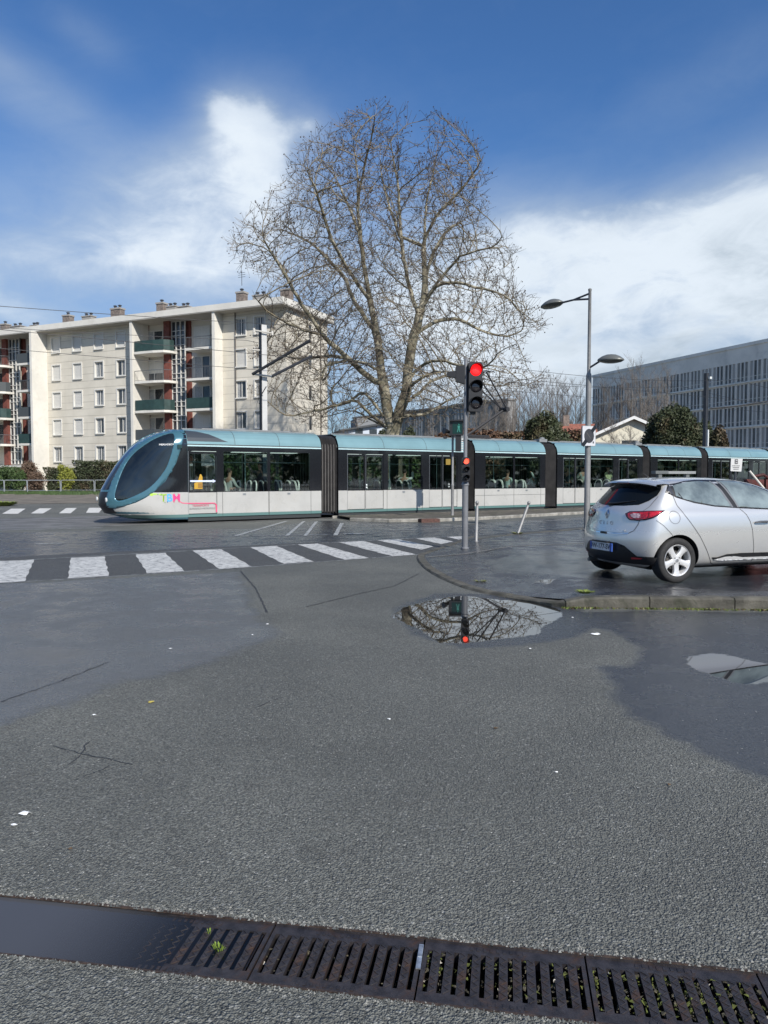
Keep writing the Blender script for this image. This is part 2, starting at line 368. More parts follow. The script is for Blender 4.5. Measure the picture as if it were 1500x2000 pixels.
def asphalt(name, base=(.192, .196, .172), stone=1.0, wetall=0.0, tint2=(.140, .148, .156)):
    m = bpy.data.materials.new(name); m.use_nodes = True; k = N(m.node_tree); p = m.node_tree.nodes['Principled BSDF']
    o = k.n('ShaderNodeNewGeometry').outputs['Position']
    def at(nm):
        a = k.n('ShaderNodeAttribute'); a.attribute_name = nm; return a.outputs['Fac']
    wob = k.m('MULTIPLY', k.m('SUBTRACT', k.noise(o, 3.5, 5, .65), .5), .9)
    wob2 = k.m('MULTIPLY', k.m('SUBTRACT', k.noise(o, 9, 5, .7), .5), .30)
    wob3 = k.m('MULTIPLY', k.m('SUBTRACT', k.noise(o, 1.6, 7, .7, .8), .5), 1.3)
    wet = k.ss(k.m('ADD', at('wet'), k.m('MULTIPLY', wob, .30)), -.05, .10)
    wetl = k.ss(k.m('ADD', at('wetl'), k.m('ADD', wob2, k.m('MULTIPLY', wob3, .45))), -.05, .16)
    pud = k.ss(k.m('ADD', at('pud'), k.m('MULTIPLY', wob2, .55)), -.008, .012)
    lane = k.ss(at('lane'), -.03, .06)
    big = k.noise(o, .55, 6, .6, .4)
    big2 = k.noise(o, 2.2, 5, .6)
    wet = k.m('MAXIMUM', k.m('MULTIPLY', wet, k.ss(big2, .25, .5, .75, 1)), k.m('MULTIPLY', wetl, k.ss(k.m('ADD', k.m('MULTIPLY', big2, .5), k.m('MULTIPLY', big, .5)), .40, .56, .15, 1.0)))
    if wetall: wet = k.m('MAXIMUM', wet, k.m('MULTIPLY', k.ss(big2, .30, .56), wetall))
    vc = k.n('ShaderNodeTexVoronoi'); k.l(o, vc.inputs['Vector']); vc.inputs['Scale'].default_value = 135; vc.inputs['Randomness'].default_value = 1
    r_, g_, b_ = k.xyz(vc.outputs['Color'])[:3]
    vb = k.n('ShaderNodeTexVoronoi'); k.l(o, vb.inputs['Vector']); vb.inputs['Scale'].default_value = 78
    r2, g2, b2 = k.xyz(vb.outputs['Color'])[:3]
    light = k.m('MULTIPLY', k.ss(r_, .72, .98), stone)
    lightb = k.m('MULTIPLY', k.ss(r2, .90, .99), stone)
    damp = k.ss(k.noise(o, .32, 5, .55, .6), .40, .62)
    c = k.mix(k.ss(big, .3, .7), tuple(x*.80 for x in base), tuple(x*1.14 for x in base))
    c = k.mix(k.m('MULTIPLY', damp, .5), c, tuple(x*.52 for x in base))
    c = k.mix(lane, c, (.070, .072, .074))
    c = k.mix(k.m('MULTIPLY', light, .6), c, (.26, .272, .25))
    c = k.mix(k.m('MULTIPLY', lightb, .5), c, (.40, .40, .37))
    c = k.mix(k.m('MULTIPLY', k.ss(g_, .6, .9), .7), c, (.030, .032, .033))
    c = k.mix(k.m('MULTIPLY', k.ss(vb.outputs['Distance'], .38, .72), .55*stone), c, tuple(x*.35 for x in base))
    c = k.mix(k.m('MULTIPLY', wetl, .6), c, tint2)
    c = k.mix(k.m('MULTIPLY', k.ss(big2, .55, .75), .25), c, (.085, .078, .068))
    c = k.mix(k.m('MAXIMUM', k.m('MULTIPLY', wet, k.m('SUBTRACT', .78, k.m('MULTIPLY', wetl, .42))), 0.0), c, (.020, .024, .034))
    c = k.mix(pud, c, (.012, .012, .011))
    k.set(p.inputs['Base Color'], c)
    rg = k.fmix(wet, k.m('SUBTRACT', k.m('ADD', .56, k.m('MULTIPLY', b_, .28)), k.m('MULTIPLY', damp, .12)), k.ss(big2, .3, .7, .30, .16))
    k.set(p.inputs['Roughness'], k.fmix(pud, rg, .012))
    k.set(p.inputs['IOR'], k.fmix(pud, 1.45, 1.9))
    hgt = k.m('ADD', k.m('MULTIPLY', k.m('SUBTRACT', .6, vc.outputs['Distance']), k.m('ADD', .5, r_)), k.m('MULTIPLY', k.m('SUBTRACT', .6, vb.outputs['Distance']), .9))
    hgt = k.m('ADD', hgt, k.m('MULTIPLY', k.noise(o, 1.3, 3), 3.0))
    b = k.n('ShaderNodeBump'); b.inputs['Distance'].default_value = .009
    k.set(b.inputs['Strength'], k.m('MULTIPLY', k.m('SUBTRACT', 1, k.m('MULTIPLY', wet, .70)), k.m('SUBTRACT', 1, pud)))
    k.l(hgt, b.inputs['Height']); k.l(b.outputs[0], p.inputs['Normal'])
    if wetall:
        b.inputs['Distance'].default_value = .0022
        k.set(p.inputs['Roughness'], k.fmix(pud, k.fmix(wet, .5, k.ss(big2, .3, .7, .20, .09)), .012))
    return m
def spaced(a, b, s): 
    n = max(1, round((b-a)/s)); return [a+(b-a)*i/n for i in range(n)]
ul = [-900,-500,-280,-160,-100,-70,-50,-40,-33]+spaced(-28,-12,.8)+spaced(-12,DU0,.2)+spaced(DU0,DU1,.11)+spaced(DU1,16,.16)+spaced(16,30,.8)+[30,36,45,60,90,150,280,500,900]
vl = [-700,-300,-120,-50,-20,-8,-3,-1]+spaced(0,v_bot,.2)+[v_bot, v_top]+spaced(v_top+.06,14,.09)+spaced(14,30,.16)+spaced(30,44,1)+[44,52,62,75,95,130,200,350,900]
ul = sorted(set(ul)); vl = sorted(set(vl))
gv = [UVP(u, v) for v in vl for u in ul]; nu = len(ul); gf = []
for j in range(len(vl)-1):
    for i in range(nu-1):
        if abs(vl[j]-v_bot) < 1e-6 and DU0-1e-6 <= ul[i] and ul[i+1] <= DU1+1e-6: continue
        gf.append((j*nu+i, j*nu+i+1, (j+1)*nu+i+1, (j+1)*nu+i))
me = bpy.data.meshes.new('road'); me.from_pydata(gv, [], gf)
P2 = np.array([(v.x, v.y) for v in gv])
setattr_f(me, 'wet', np.maximum(np.maximum(sdf(P2, WET_R), sdf(P2, WET_C)), sdf(P2, WET_F)-.1))
setattr_f(me, 'wetl', sdf(P2, WET_L))
setattr_f(me, 'pud', np.maximum(sdf(P2, PUD_C), sdf(P2, PUD_R)))
setattr_f(me, 'lane', sdf(P2, LANE))
ASPH = asphalt('asphalt'); me.materials.append(ASPH); me.update()
o = bpy.data.objects.new('road', me); COL.objects.link(o); tag(o, kind='structure')
# ---- painted markings (worn)
def paint(name, wear=.5, col=(.66, .66, .63)):
    m = bpy.data.materials.new(name); m.use_nodes = True; k = N(m.node_tree); p = m.node_tree.nodes['Principled BSDF']
    o_ = k.n('ShaderNodeNewGeometry').outputs['Position']
    f = k.m('ADD', k.noise(o_, 9, 6, .7), k.m('MULTIPLY', k.m('SUBTRACT', k.noise(o_, 55, 3, .6), .5), .5))
    w = k.ss(f, .62-wear*.3, .78-wear*.3)
    c = k.mix(k.ss(k.noise(o_, 3, 5, .6), .35, .7), col, tuple(x*.80 for x in col))
    k.set(p.inputs['Base Color'], k.mix(w, c, (.10, .105, .108))); k.set(p.inputs['Roughness'], .55)
    b = k.n('ShaderNodeBump'); b.inputs['Strength'].default_value = .5; b.inputs['Distance'].default_value = .003
    k.l(k.vor(o_, 130), b.inputs['Height']); k.l(b.outputs[0], p.inputs['Normal']); return m
P_WHITE = paint('road_paint', .42, (.56, .56, .53)); P_WORN = paint('road_paint_worn', .6, (.45, .47, .46)); P_FAR = paint('road_paint_far', .2, (.7, .69, .64))
stripes = [((-50,1098),(67,1093),(48,1136),(-90,1143)), ((138,1090),(204,1087),(213,1125),(133,1130)), ((264,1083),(322,1080),(361,1116),(288,1120)),
           ((376,1075.5),(432,1073),(492,1107),(429,1112)), ((490,1069.5),(540,1066.5),(612,1097),(554,1101.5)), ((582,1064),(620,1061.5),(720,1090),(672,1093.5)),
           ((660,1059),(708,1056.5),(811,1083),(768,1087)), ((736,1055.5),(778,1053.5),(847,1067.5),(824,1074)), ((812,1052),(848,1050),(886,1058),(862,1063)), ((872,1049),(903,1047.5),(918,1050.5),(896,1054))]
mb = MB()
for q in stripes:
    a, b, c, d_ = (G(*p) for p in q); n = 14
    for i in range(n):
        t0, t1 = i/n, (i+1)/n; jl = lambda t: math.sin(t*23+a.x)*.012
        L0, L1 = a.lerp(d_, t0), a.lerp(d_, t1); R0, R1 = b.lerp(c, t0), b.lerp(c, t1)
        for p_, t in ((L0, t0), (L1, t1), (R0, t0), (R1, t1)): p_.z = .004; p_.x += jl(t)
        mb.quad(L0, L1, R1, R0)
mb.build('crosswalk_stripes', P_WHITE)['kind'] = 'structure'
def strip_line(mb, pts, w, z=.004):
    P = [G(*p) for p in pts]
    for a, b in zip(P, P[1:]):
        n = Vector((-(b-a).y, (b-a).x, 0)).normalized()*w/2; zz = Vector((0, 0, z))
        mb.quad(a-n+zz, b-n+zz, b+n+zz, a+n+zz)
mb = MB()
for q in [((4,1003.6),(35,1003.6),(50,993.6),(22,993.6)), ((60,1003),(84,1003),(101,993),(77,993)), ((115,1002.6),(138,1002.6),(150,992.4),(129,992.4)), ((168,1001.6),(193,1001.6),(201,992),(174,992)), ((-50,1004),(-18,1004),(-2,994),(-28,994))]:
    mb.poly([G(*p)+Vector((0, 0, .005)) for p in q])
mb.build('far_crosswalk_stripes', P_FAR)['kind'] = 'structure'
mb = MB()
strip_line(mb, [(-60,1100),(270,1081.5),(560,1065),(740,1055),(900,1046.8)], .05)
strip_line(mb, [(-60,1142),(200,1127.5),(500,1107),(690,1092.8),(818,1083)], .035)
strip_line(mb, [(460,1047),(560,1018)], .12, .0065); strip_line(mb, [(560,1047),(594,1018)], .1, .0065); strip_line(mb, [(470,1046.5),(640,1045.2)], .1, .008)
strip_line(mb, [(596,1047),(618,1019)], .1, .0065); strip_line(mb, [(655,1046),(668,1022)], .12, .0065); strip_line(mb, [(672,1043.5),(714,1042)], .22, .0065)
strip_line(mb, [(668,1026),(880,1026)], .08, .0065); strip_line(mb, [(760,1036),(860,1033)], .1, .0065); strip_line(mb, [(0,1036),(200,1031)], .14, .0065)
strip_line(mb, [(70,1063),(130,1061)], .14, .0065); strip_line(mb, [(1020,1021),(1140,1013)], .1, .0065)
mb.build('worn_lane_lines', P_WORN)['kind'] = 'structure'
# cracks and seams in the asphalt
TAR = M('tar', (.022, .022, .024), .5)
mb = MB()
def crack(pts, w, seed=1, z=.0035):
    rr = random.Random(seed); P = [G(*p) for p in pts]; Q = []
    for a, b in zip(P, P[1:]):
        n = max(2, int((b-a).length/.05))
        for i in range(n): Q.append(a.lerp(b, i/n)+Vector((rr.uniform(-1, 1), rr.uniform(-1, 1), 0))*.009)
    for i in range(len(Q)-1):
        a, b = Q[i], Q[i+1]; n = Vector((-(b-a).y, (b-a).x, 0)).normalized()*w*rr.uniform(.2, .6); zz = Vector((0, 0, z))
        mb.quad(a-n+zz, b-n+zz, b+n+zz, a+n+zz)
crack([(105,1458),(170,1475),(230,1487),(270,1497)], .009, 1); crack([(172,1450),(155,1478),(120,1505)], .007, 2); crack([(165,1518),(232,1490)], .006, 3)
crack([(600,1185),(700,1160),(770,1145),(820,1120)], .02, 4); crack([(470,1116),(500,1150),(522,1198)], .025, 5); crack([(0,1372),(120,1330),(220,1290)], .014, 6)
crack([(500,1382),(560,1358)], .007, 7)
mb.build('asphalt_cracks', TAR)['kind'] = 'structure'
# ---- pavement corner
ZP = .14
def pz(x, y):          # kerb drops to the road at the crossing
    t = min(1, max(0, (x-1.75)/1.0)); t = t*t*(3-2*t)
    t2 = min(1, max(0, (y-15.2)/2.5)); base = .03+(ZP-.03)*max(t*(1-t2*.6), 0)
    return base
near = [(922,1050),(896,1058),(860,1070),(826,1081),(814,1087),(816,1097),(828,1110),(850,1125),(880,1139),(915,1152),(960,1162),(1004,1170),(1045,1177),(1095,1187)]
near_xy = [tuple(G(x, y).xy) for x, y in near]
a_, b_ = G(1095, 1187), G(1500, 1191.5); dk = (b_-a_).normalized()
near_xy = smooth_poly(near_xy, 4, closed=False)+[tuple((a_+dk*s).xy) for s in np.arange(.5, 14, .5)]
far_xy = [tuple(G(x, y, .1).xy) for x, y in [(925,1049),(1010,1040.5),(1140,1030.5),(1300,1020),(1500,1008)]]
kb = near_xy
def offset_line(L, dd):
    o_ = []
    for i in range(len(L)):
        a = Vector(L[max(i-1, 0)]); b = Vector(L[min(i+1, len(L)-1)]); t = (b-a).normalized(); n = Vector((-t.y, t.x)); o_.append(tuple(Vector(L[i])+n*dd))
    return o_
kin = offset_line(kb, .16)      # left of travel direction = inside
pav = kin+[(14.5, far_xy[-1][1]+6)]+far_xy[::-1]
Vp, Tp = tri2d(pav, .28)
me = bpy.data.meshes.new('pavement'); me.from_pydata([(x, y, pz(x, y)-.004) for x, y in Vp], [], Tp)
P2 = np.array(Vp)
DARKW = XYp([(930,1092),(1000,1083),(1140,1082),(1300,1100),(1500,1120),(1500,1165),(1250,1150),(1100,1130),(1000,1112)], .1)
me_pud = XYp([(1040,1130),(1060,1125),(1085,1127),(1070,1134),(1050,1135)], .14)
setattr_f(me, 'wet', sdf(P2, DARKW)); setattr_f(me, 'wetl', np.full(len(P2), -5.0)); setattr_f(me, 'pud', sdf(P2, me_pud)+.02); setattr_f(me, 'lane', np.full(len(P2), -5.0))
me.materials.append(asphalt('pavement_asphalt', (.078, .078, .080), .55, .80)); me.update()
for f in me.polygons:
    if f.normal.z < 0: f.flip()
o = bpy.data.objects.new('pavement', me); COL.objects.link(o); tag(o, kind='structure')
KERB = M('kerb_stone', (.085, .080, .064), .8, var=(4, .40), bump=(38, 1, .010), dirt=(3.5, (.035, .038, .022), .95))
MOSS = M('moss', (.10, .14, .025), .9, var=(30, .5), bump=(60, 1, .01))
def kerb_run(mb, L, w, zf, joint=.012, L0=1.0, chip=True):
    # walk along the line and cut stones
    pts = [Vector(p) for p in L]; s = [0]
    for a, b in zip(pts, pts[1:]): s.append(s[-1]+(b-a).length)
    def at(q):
        q = min(max(q, 0), s[-1])
        for i in range(len(s)-1):
            if q <= s[i+1]: 
                t = (q-s[i])/max(1e-9, s[i+1]-s[i]); return pts[i].lerp(pts[i+1], t), (pts[i+1]-pts[i]).normalized()
        return pts[-1], (pts[-1]-pts[-2]).normalized()
    q = 0; i = 0
    while q < s[-1]-.05:
        e = min(q+L0, s[-1]); k = 5; prof = []
        for j in range(k+1):
            p, t = at(q+joint/2+(e-q-joint)*j/k); n = Vector((-t.y, t.x)); z = zf(p.x, p.y)
            bv = .018+rnd.uniform(0, .014); jz = rnd.uniform(-.009, .003)
            prof.append([(*(p), -.05), (*(p), max(z-bv-.005, .001)), (*(p+n*bv), z+jz), (*(p+n*w), z+jz), (*(p+n*w), -.05)])
        vs = [v for r in prof for v in r]; fs = []
        for j in range(k):
            for c in range(4): fs.append((j*5+c, (j+1)*5+c, (j+1)*5+c+1, j*5+c+1))
        fs += [(0,1,2,3,4), tuple(k*5+c for c in (4,3,2,1,0))]
        mb.add(vs, fs); q = e; i += 1
mb = MB(); kerb_run(mb, kb, .155, lambda x, y: pz(x, y)+.004)
o = mb.build('kerb', KERB); o['kind'] = 'structure'
fx = offset_line(far_xy, 0)
mb = MB(); kerb_run(mb, far_xy[::-1], .14, lambda x, y: pz(x, y)+.006); mb.build('far_kerb', KERB)['kind'] = 'structure'
# joint line in the pavement
mb = MB()
def gl(x, y): 
    p = G(x, y, .1); p.z = pz(p.x, p.y)+.002; return p
P = [gl(*p) for p in [(838,1081),(900,1076),(1000,1070),(1140,1062)]]
for a, b in zip(P, P[1:]):
    n = Vector((-(b-a).y, (b-a).x, 0)).normalized()*.04; mb.quad(a-n, b-n, b+n, a+n)
mb.build('pavement_joint', M('joint_stone', (.13, .125, .115), .8, var=(8, .3)))['kind'] = 'structure'
# ---- tram track bed and island
TO = Vector((-5.7, 25.8, 0)); TH = R(32.72); TX = Vector((math.cos(TH), math.sin(TH), 0)); TY = Vector((-math.sin(TH), math.cos(TH), 0))
def TR(s, lat, z=0): return TO+TX*s+TY*lat+Vector((0, 0, z))
SLAB = M('track_concrete', (.135, .135, .13), .65, var=(1.2, .3), bump=(60, .5, .004), dirt=(1.5, (.06, .06, .06), .7))
DIRT = M('dirt', (.085, .075, .06), .95, var=(2.5, .4), bump=(12, 1, .03), dirt=(3, (.05, .07, .02), .8))
def tquad(mb, s0, s1, l0, l1, z, n=1, m=0):
    for i in range(n):
        a = s0+(s1-s0)*i/n; b = s0+(s1-s0)*(i+1)/n
        mb.quad(TR(a, l0, z), TR(b, l0, z), TR(b, l1, z), TR(a, l1, z), m)
mb = MB(); tquad(mb, -60, 120, -.25, 6.3, .005)
mb.build('track_bed', SLAB)['kind'] = 'structure'
RAIL = M('rail_steel', (.30, .29, .28), .35, .8, var=(3, .2))
for name, l0 in (('tram_rail', .45), ('tram_rail', 1.885), ('tram_rail', 3.95), ('tram_rail', 5.385)):
    mb = MB(); tquad(mb, -60, 120, l0, l0+.06, .010); tquad(mb, -60, 120, l0+.10, l0+.13, .009); mb.build(name, RAIL)['kind'] = 'structure'
isl = [tuple(G(x, y, .1).xy) for x, y in [(683,1012),(760,1014.5),(850,1013.5),(923,1011),(1120,1000.5),(1300,991),(1480,983)]]
def lim(p): return (Vector((*p, 0))-TO).dot(TX), (Vector((*p, 0))-TO).dot(TY)
kin2 = offset_line(isl, .16); sA = lim(isl[0])[0]; sB = lim(isl[-1])[0]
ip = kin2+[tuple(TR(sB, -.28).xy), tuple(TR(sA+.4, -.28).xy)]
mb = MB(); Vi, Ti = tri2d(ip, .3)
mb.add([(x, y, .105+rnd.uniform(-.004, .012)) for x, y in Vi], Ti); mb.build('island_ground', DIRT)['kind'] = 'structure'
mb = MB(); kerb_run(mb, isl, .155, lambda x, y: .115); mb.box(TR((sA+sB)/2, -.26, .05), (sB-sA-.4, .05, .11), TH)
mb.build('island_kerb', M('island_kerb_stone', (.26, .25, .22), .8, var=(4, .35), bump=(40, .8, .006), dirt=(5, (.09, .085, .07), .7)))['kind'] = 'structure'
p = G(838, 1015, .1)
mb = MB(); mb.box((p.x, p.y+.12, .06), (.7, .3, .125), R(22)); mb.box((p.x, p.y+.1, .125), (.62, .2, .012), R(22))
tag(mb.build('gully_cover', M('rust_iron', (.09, .045, .035), .8, var=(20, .4))), 'rusty reddish gully cover set in the tram island kerb', 'drain cover')
# ---- ground beyond the tracks: dirt verge, lawn, path
Z0 = .008
def sheet(name, pts, mat, z, step=1.2, bumpy=0):
    Vs, Ts = tri2d(pts, step); mb = MB()
    mb.add([(x, y, z+(noise.noise(Vector((x*.35, y*.35, 0)))*bumpy if bumpy else 0)) for x, y in Vs], Ts)
    o_ = mb.build(name, mat); 
    for f in o_.data.polygons:
        if f.normal.z < 0: f.flip()
    return tag(o_, kind='structure')
BRN = M('verge_soil', (.155, .138, .112), .95, var=(.8, .35), bump=(8, .9, .03), dirt=(1.4, (.05, .048, .045), .8))
LAWN = M('lawn', (.060, .070, .030), .95, var=(1.2, .4), bump=(30, 1, .03), dirt=(2, (.09, .08, .05), .6))
PATH = M('pale_path', (.36, .34, .30), .85, var=(2, .2), bump=(30, .4, .01))
sheet('verge', [(-42,41.2),(-24,41.5),(-14,44.5),(-6,47.5),(2,53),(20,64),(45,72),(60,80),(60,140),(-80,140),(-80,38)], BRN, .012, 3.5, 0)
sheet('lawn', XYp([(-700,966),(0,964),(150,963),(260,964),(600,958),(900,952),(900,940),(0,940),(-700,940)]), LAWN, .05, 4)
sheet('footpath', XYp([(-400,964.8),(0,962.8),(260,962.4),(260,961.2),(0,961.6),(-400,963.4)]), PATH, .056, 2)
# ================================================================== DRAIN
IRON = M('cast_iron', (.038, .034, .036), .42, .25, var=(25, .35), bump=(140, .5, .003), dirt=(11, (.075, .042, .026), .85))
IRONE = M('rusty_edge', (.055, .038, .030), .6, .2, var=(40, .5), bump=(90, .8, .003))
CHAN = M('channel_concrete', (.035, .033, .030), .9, var=(10, .4))
mb = MB()
mb.quad(UVP(DU0, v_bot, -.17), UVP(DU1, v_bot, -.17), UVP(DU1, v_top, -.17), UVP(DU0, v_top, -.17))
for v in (v_bot, v_top): mb.quad(UVP(DU0, v, 0), UVP(DU1, v, 0), UVP(DU1, v, -.17), UVP(DU0, v, -.17))
for u in (DU0, DU1): mb.quad(UVP(u, v_bot, 0), UVP(u, v_top, 0), UVP(u, v_top, -.17), UVP(u, v_bot, -.17))
mb.build('drain_channel', CHAN)['kind'] = 'structure'
gw = v_top-v_bot-.012; u_s1 = uv(G(512, 1855))[0]; u_s2 = uv(G(820, 1890))[0]; ML = (u_s2-u_s1)
def grate_mesh():
    mb = MB(); L = ML-.006; n = 12; sl = gw*.66; sw = .0165; hs = []
    pitch = L/n
    for i in range(n):
        x = pitch*(i+.5)-.008
        hs.append((x, x+sw, -sl/2, sl/2))
    hs[0] = (hs[0][0], hs[0][1], hs[0][2], hs[0][3])
    fn = lambda v: Vector((v.x, v.z, -v.y))
    mb.holes(0, L, -gw/2, gw/2, hs, 0, .035, 0, 0, fn)
    # sides
    for a, b in (((0,-gw/2),(L,-gw/2)), ((L,-gw/2),(L,gw/2)), ((L,gw/2),(0,gw/2)), ((0,gw/2),(0,-gw/2))):
        mb.quad((a[0], a[1], 0), (a[0], a[1], -.035), (b[0], b[1], -.035), (b[0], b[1], 0))
    # raised chevron ribs between the slots
    for i in range(n-1):
        x0 = hs[i][1]+.004; x1 = hs[i+1][0]-.004; k = 6
        for j in range(k):
            ya = -sl/2+sl*j/k; yb = ya+sl/k; ym = (ya+yb)/2
            for p, q in (((x0, ya), (x1, ym)), ((x1, ym), (x0, yb))):
                a = Vector((*p, .0005)); b = Vector((*q, .0005)); mb.tube([a, b], .0022, 4)
    for s_ in (-1, 1):
        for i in range(9): mb.box((L*.30+i*.022, s_*(gw/2-.026), .0008), (.010, .016, .0022))
        mb.box((L/2, s_*(gw/2-.004), .001), (L, .006, .004))
    return mb
g0 = grate_mesh().build('drain_grate', IRON)
SOIL = M('slot_debris', (.07, .062, .04), .95, var=(60, .6), bump=(200, 1, .004))
LEAFG = M('weed_green', (.16, .24, .03), .7, var=(40, .4))
ang = math.atan2(U.y, U.x)
idx = 0; first = True
glabel = {-1: 'black iron drain grate half under water, left of the seam nearest the middle', 0: 'slotted iron drain grate between the two bottom seams, left of the silver strip',
          1: 'slotted iron drain grate just right of the silver strip', 2: 'iron drain grate with mossy slots near the bottom right corner', -2: 'iron drain grate sunk under the brown puddle at the left'}
for k_ in range(-4, 4):
    g = g0 if first else g0.copy()
    if not first: COL.objects.link(g)
    first = False
    g.location = UVP(u_s1+k_*ML+.003, (v_top+v_bot)/2, -.004)
    tilt = 0
    if k_ == -1: tilt = R(1.1); g.location.z = -.013
    if k_ < -1: g.location.z = -.017
    g.rotation_euler = Matrix.Rotation(ang, 3, 'Z').to_euler()
    if tilt: g.rotation_euler = (Matrix.Rotation(ang, 3, 'Z') @ Matrix.Rotation(-tilt, 3, 'Y')).to_euler()
    tag(g, glabel.get(k_, 'iron drain grate beyond the edge of view, %s' % ('last on the left' if k_ == -4 else 'under the left puddle water' if k_ == -3 else 'last on the right')), 'drain grate', 'grates of the road drain')
# debris clumps in the slots (moss and gravel)
mb = MB()
rr = random.Random(3)
for k_ in range(-1, 4):
    for i in range(12):
        u0 = u_s1+k_*ML+.003+(ML/12)*(i+.5)
        dens = .25+max(0, (k_-.3))*.55; cnt = int(26*dens*rr.uniform(.3, 1.4))
        if k_ == -1: cnt //= 3
        for j in range(cnt):
            v = (v_top+v_bot)/2+rr.uniform(-.5, .5)*gw*.6; r_ = rr.uniform(.003, .010); u = u0+rr.uniform(-.008, .008)
            c = UVP(u, v, -.018+rr.uniform(-.012, .008) if k_ < 1 else -.010+rr.uniform(-.01, .006)); q = [Vector((rr.uniform(-1, 1), rr.uniform(-1, 1), rr.uniform(-.6, .8))).normalized()*r_ for _ in range(6)]
            m = 1 if (k_ >= 1 and rr.random() < .30+.18*(k_-1)) or rr.random() < .10 else (2 if rr.random() < .06 else 0)
            b = len(mb.v); mb.add([c+x for x in q], [(0,1,2),(1,3,2),(2,3,4),(0,4,5),(0,2,4),(1,5,3)], m)
tag(mb.build('slot_debris', [SOIL, M('slot_moss', (.085, .10, .02), .9, var=(50, .5)), M('pale_grit', (.5, .47, .4), .7)]), 'moss, leaves and grit caught in the drain slots', 'debris', kind='stuff')
# silver strip in the seam
p = G(820, 1868)
mb = MB(); mb.box((0, 0, .002), (.016, .125, .004)); mb.box((0, .02, .0045), (.013, .05, .002)); o = mb.build('metal_strip', M('zinc', (.55, .57, .58), .4, .8, var=(40, .3)))
o.location = (p.x, p.y, -.002); o.rotation_euler = (0, 0, ang+.02); tag(o, 'short silver metal strip lying in the seam between two drain grates', 'metal strip')
# frame rails
for v, nm in ((v_bot+.003, 'drain_rail'), (v_top-.003, 'drain_rail')):
    mb = MB(); n = 60
    for i in range(n):
        a = DU0+(DU1-DU0)*i/n; b = DU0+(DU1-DU0)*(i+1)/n
        mb.box(UVP((a+b)/2, v, -.001+rnd.uniform(-.001, .001)), (b-a, .007, .008), ang)
    mb.build(nm, IRONE)['kind'] = 'structure'
# loose stones along the broken asphalt edge
mb = MB(); rr = random.Random(11)
for i in range(5200):
    u = rr.uniform(-2.2, 2.2); top = rr.random() < .6
    v = v_top+abs(rr.gauss(0, .022))-.006 if top else v_bot-abs(rr.gauss(0, .014))+.003
    if not top: v -= 0
    r_ = rr.uniform(.003, .0075)*(1 if top else .8)
    c = UVP(u, v, r_*.25); q = [Vector(x)*r_ for x in ((1,0,0),(0,1,0),(-1,0,0),(0,-1,0),(0,0,.8))]; rot = Matrix.Rotation(rr.uniform(0, 6), 3, 'Z'); sc = (rr.uniform(.7, 1.3), rr.uniform(.6, 1.1), rr.uniform(.6, 1.2))
    mb.add([c+rot @ Vector((x.x*sc[0], x.y*sc[1], x.z*sc[2])) for x in q], [(0,1,4),(1,2,4),(2,3,4),(3,0,4)], 0 if rr.random() < .72 else 1)
tag(mb.build('gravel', [M('grey_grit', (.085, .092, .088), .7, var=(80, .5)), M('light_grit', (.22, .22, .20), .7)]), 'loose asphalt grit along the broken edges of the drain', 'gravel', kind='stuff')
# standing water over the left end of the drain
wm = bpy.data.materials.new('puddle_water'); wm.use_nodes = True; k = N(wm.node_tree); wm.node_tree.nodes.clear()
o_ = k.n('ShaderNodeOutputMaterial'); mx = k.n('ShaderNodeMixShader'); mx2 = k.n('ShaderNodeMixShader'); tr = k.n('ShaderNodeBsdfTransparent'); df = k.n('ShaderNodeBsdfDiffuse'); gl_ = k.n('ShaderNodeBsdfGlossy'); fr = k.n('ShaderNodeFresnel')
fr.inputs[0].default_value = 1.33; tr.inputs[0].default_value = (.93, .92, .90, 1); gl_.inputs['Roughness'].default_value = .02; df.inputs[0].default_value = (.078, .082, .092, 1)
pos = k.n('ShaderNodeNewGeometry').outputs['Position']; uu = k.vm('DOT_PRODUCT', pos, tuple(U))
k.l(k.ss(uu, uv(G(60, 1800))[0], uv(G(450, 1840))[0], .90, .04), mx2.inputs[0]); k.l(tr.outputs[0], mx2.inputs[1]); k.l(df.outputs[0], mx2.inputs[2])
k.l(fr.outputs[0], mx.inputs[0]); k.l(mx2.outputs[0], mx.inputs[1]); k.l(gl_.outputs[0], mx.inputs[2]); k.l(mx.outputs[0], o_.inputs[0])
mb = MB(); ue = uv(G(500, 1850))[0]; n = 40
for i in range(n):
    a = DU0+(ue-DU0)*i/n; b = DU0+(ue-DU0)*(i+1)/n; mb.quad(UVP(a, v_bot+.001, -.0085), UVP(b, v_bot+.001, -.0085), UVP(b, v_top-.001, -.0085), UVP(a, v_top-.001, -.0085))
mb.build('water', wm)['kind'] = 'structure'
# weeds
def weed(name, loc, n, r_, h_, mat, label, cat='weed', seed=1, group=None):
    rr = random.Random(seed); mb = MB()
    for i in range(n):
        a = rr.uniform(0, 6.28); q = r_*math.sqrt(rr.random()); b = Vector((math.cos(a)*q, math.sin(a)*q, 0)); tip = b+Vector((math.cos(a)*r_*.5, math.sin(a)*r_*.5, h_*rr.uniform(.5, 1.1))); w = Vector((-math.sin(a), math.cos(a), 0))*r_*rr.uniform(.08, .2); mid = b.lerp(tip, .5)+Vector((0, 0, h_*.15))
        mb.add([b-w*.3, b+w*.3, mid+w, tip, mid-w], [(0, 1, 2, 3, 4)])
    o_ = mb.build(name, mat, loc=loc); tag(o_, label, cat, group); return o_
weed('weed', UVP(uv(G(424, 1858))[0], (v_top+v_bot)/2-.01, -.004), 22, .018, .022, LEAFG, 'tiny bright green weed sprouting from the half-flooded grate', seed=2)
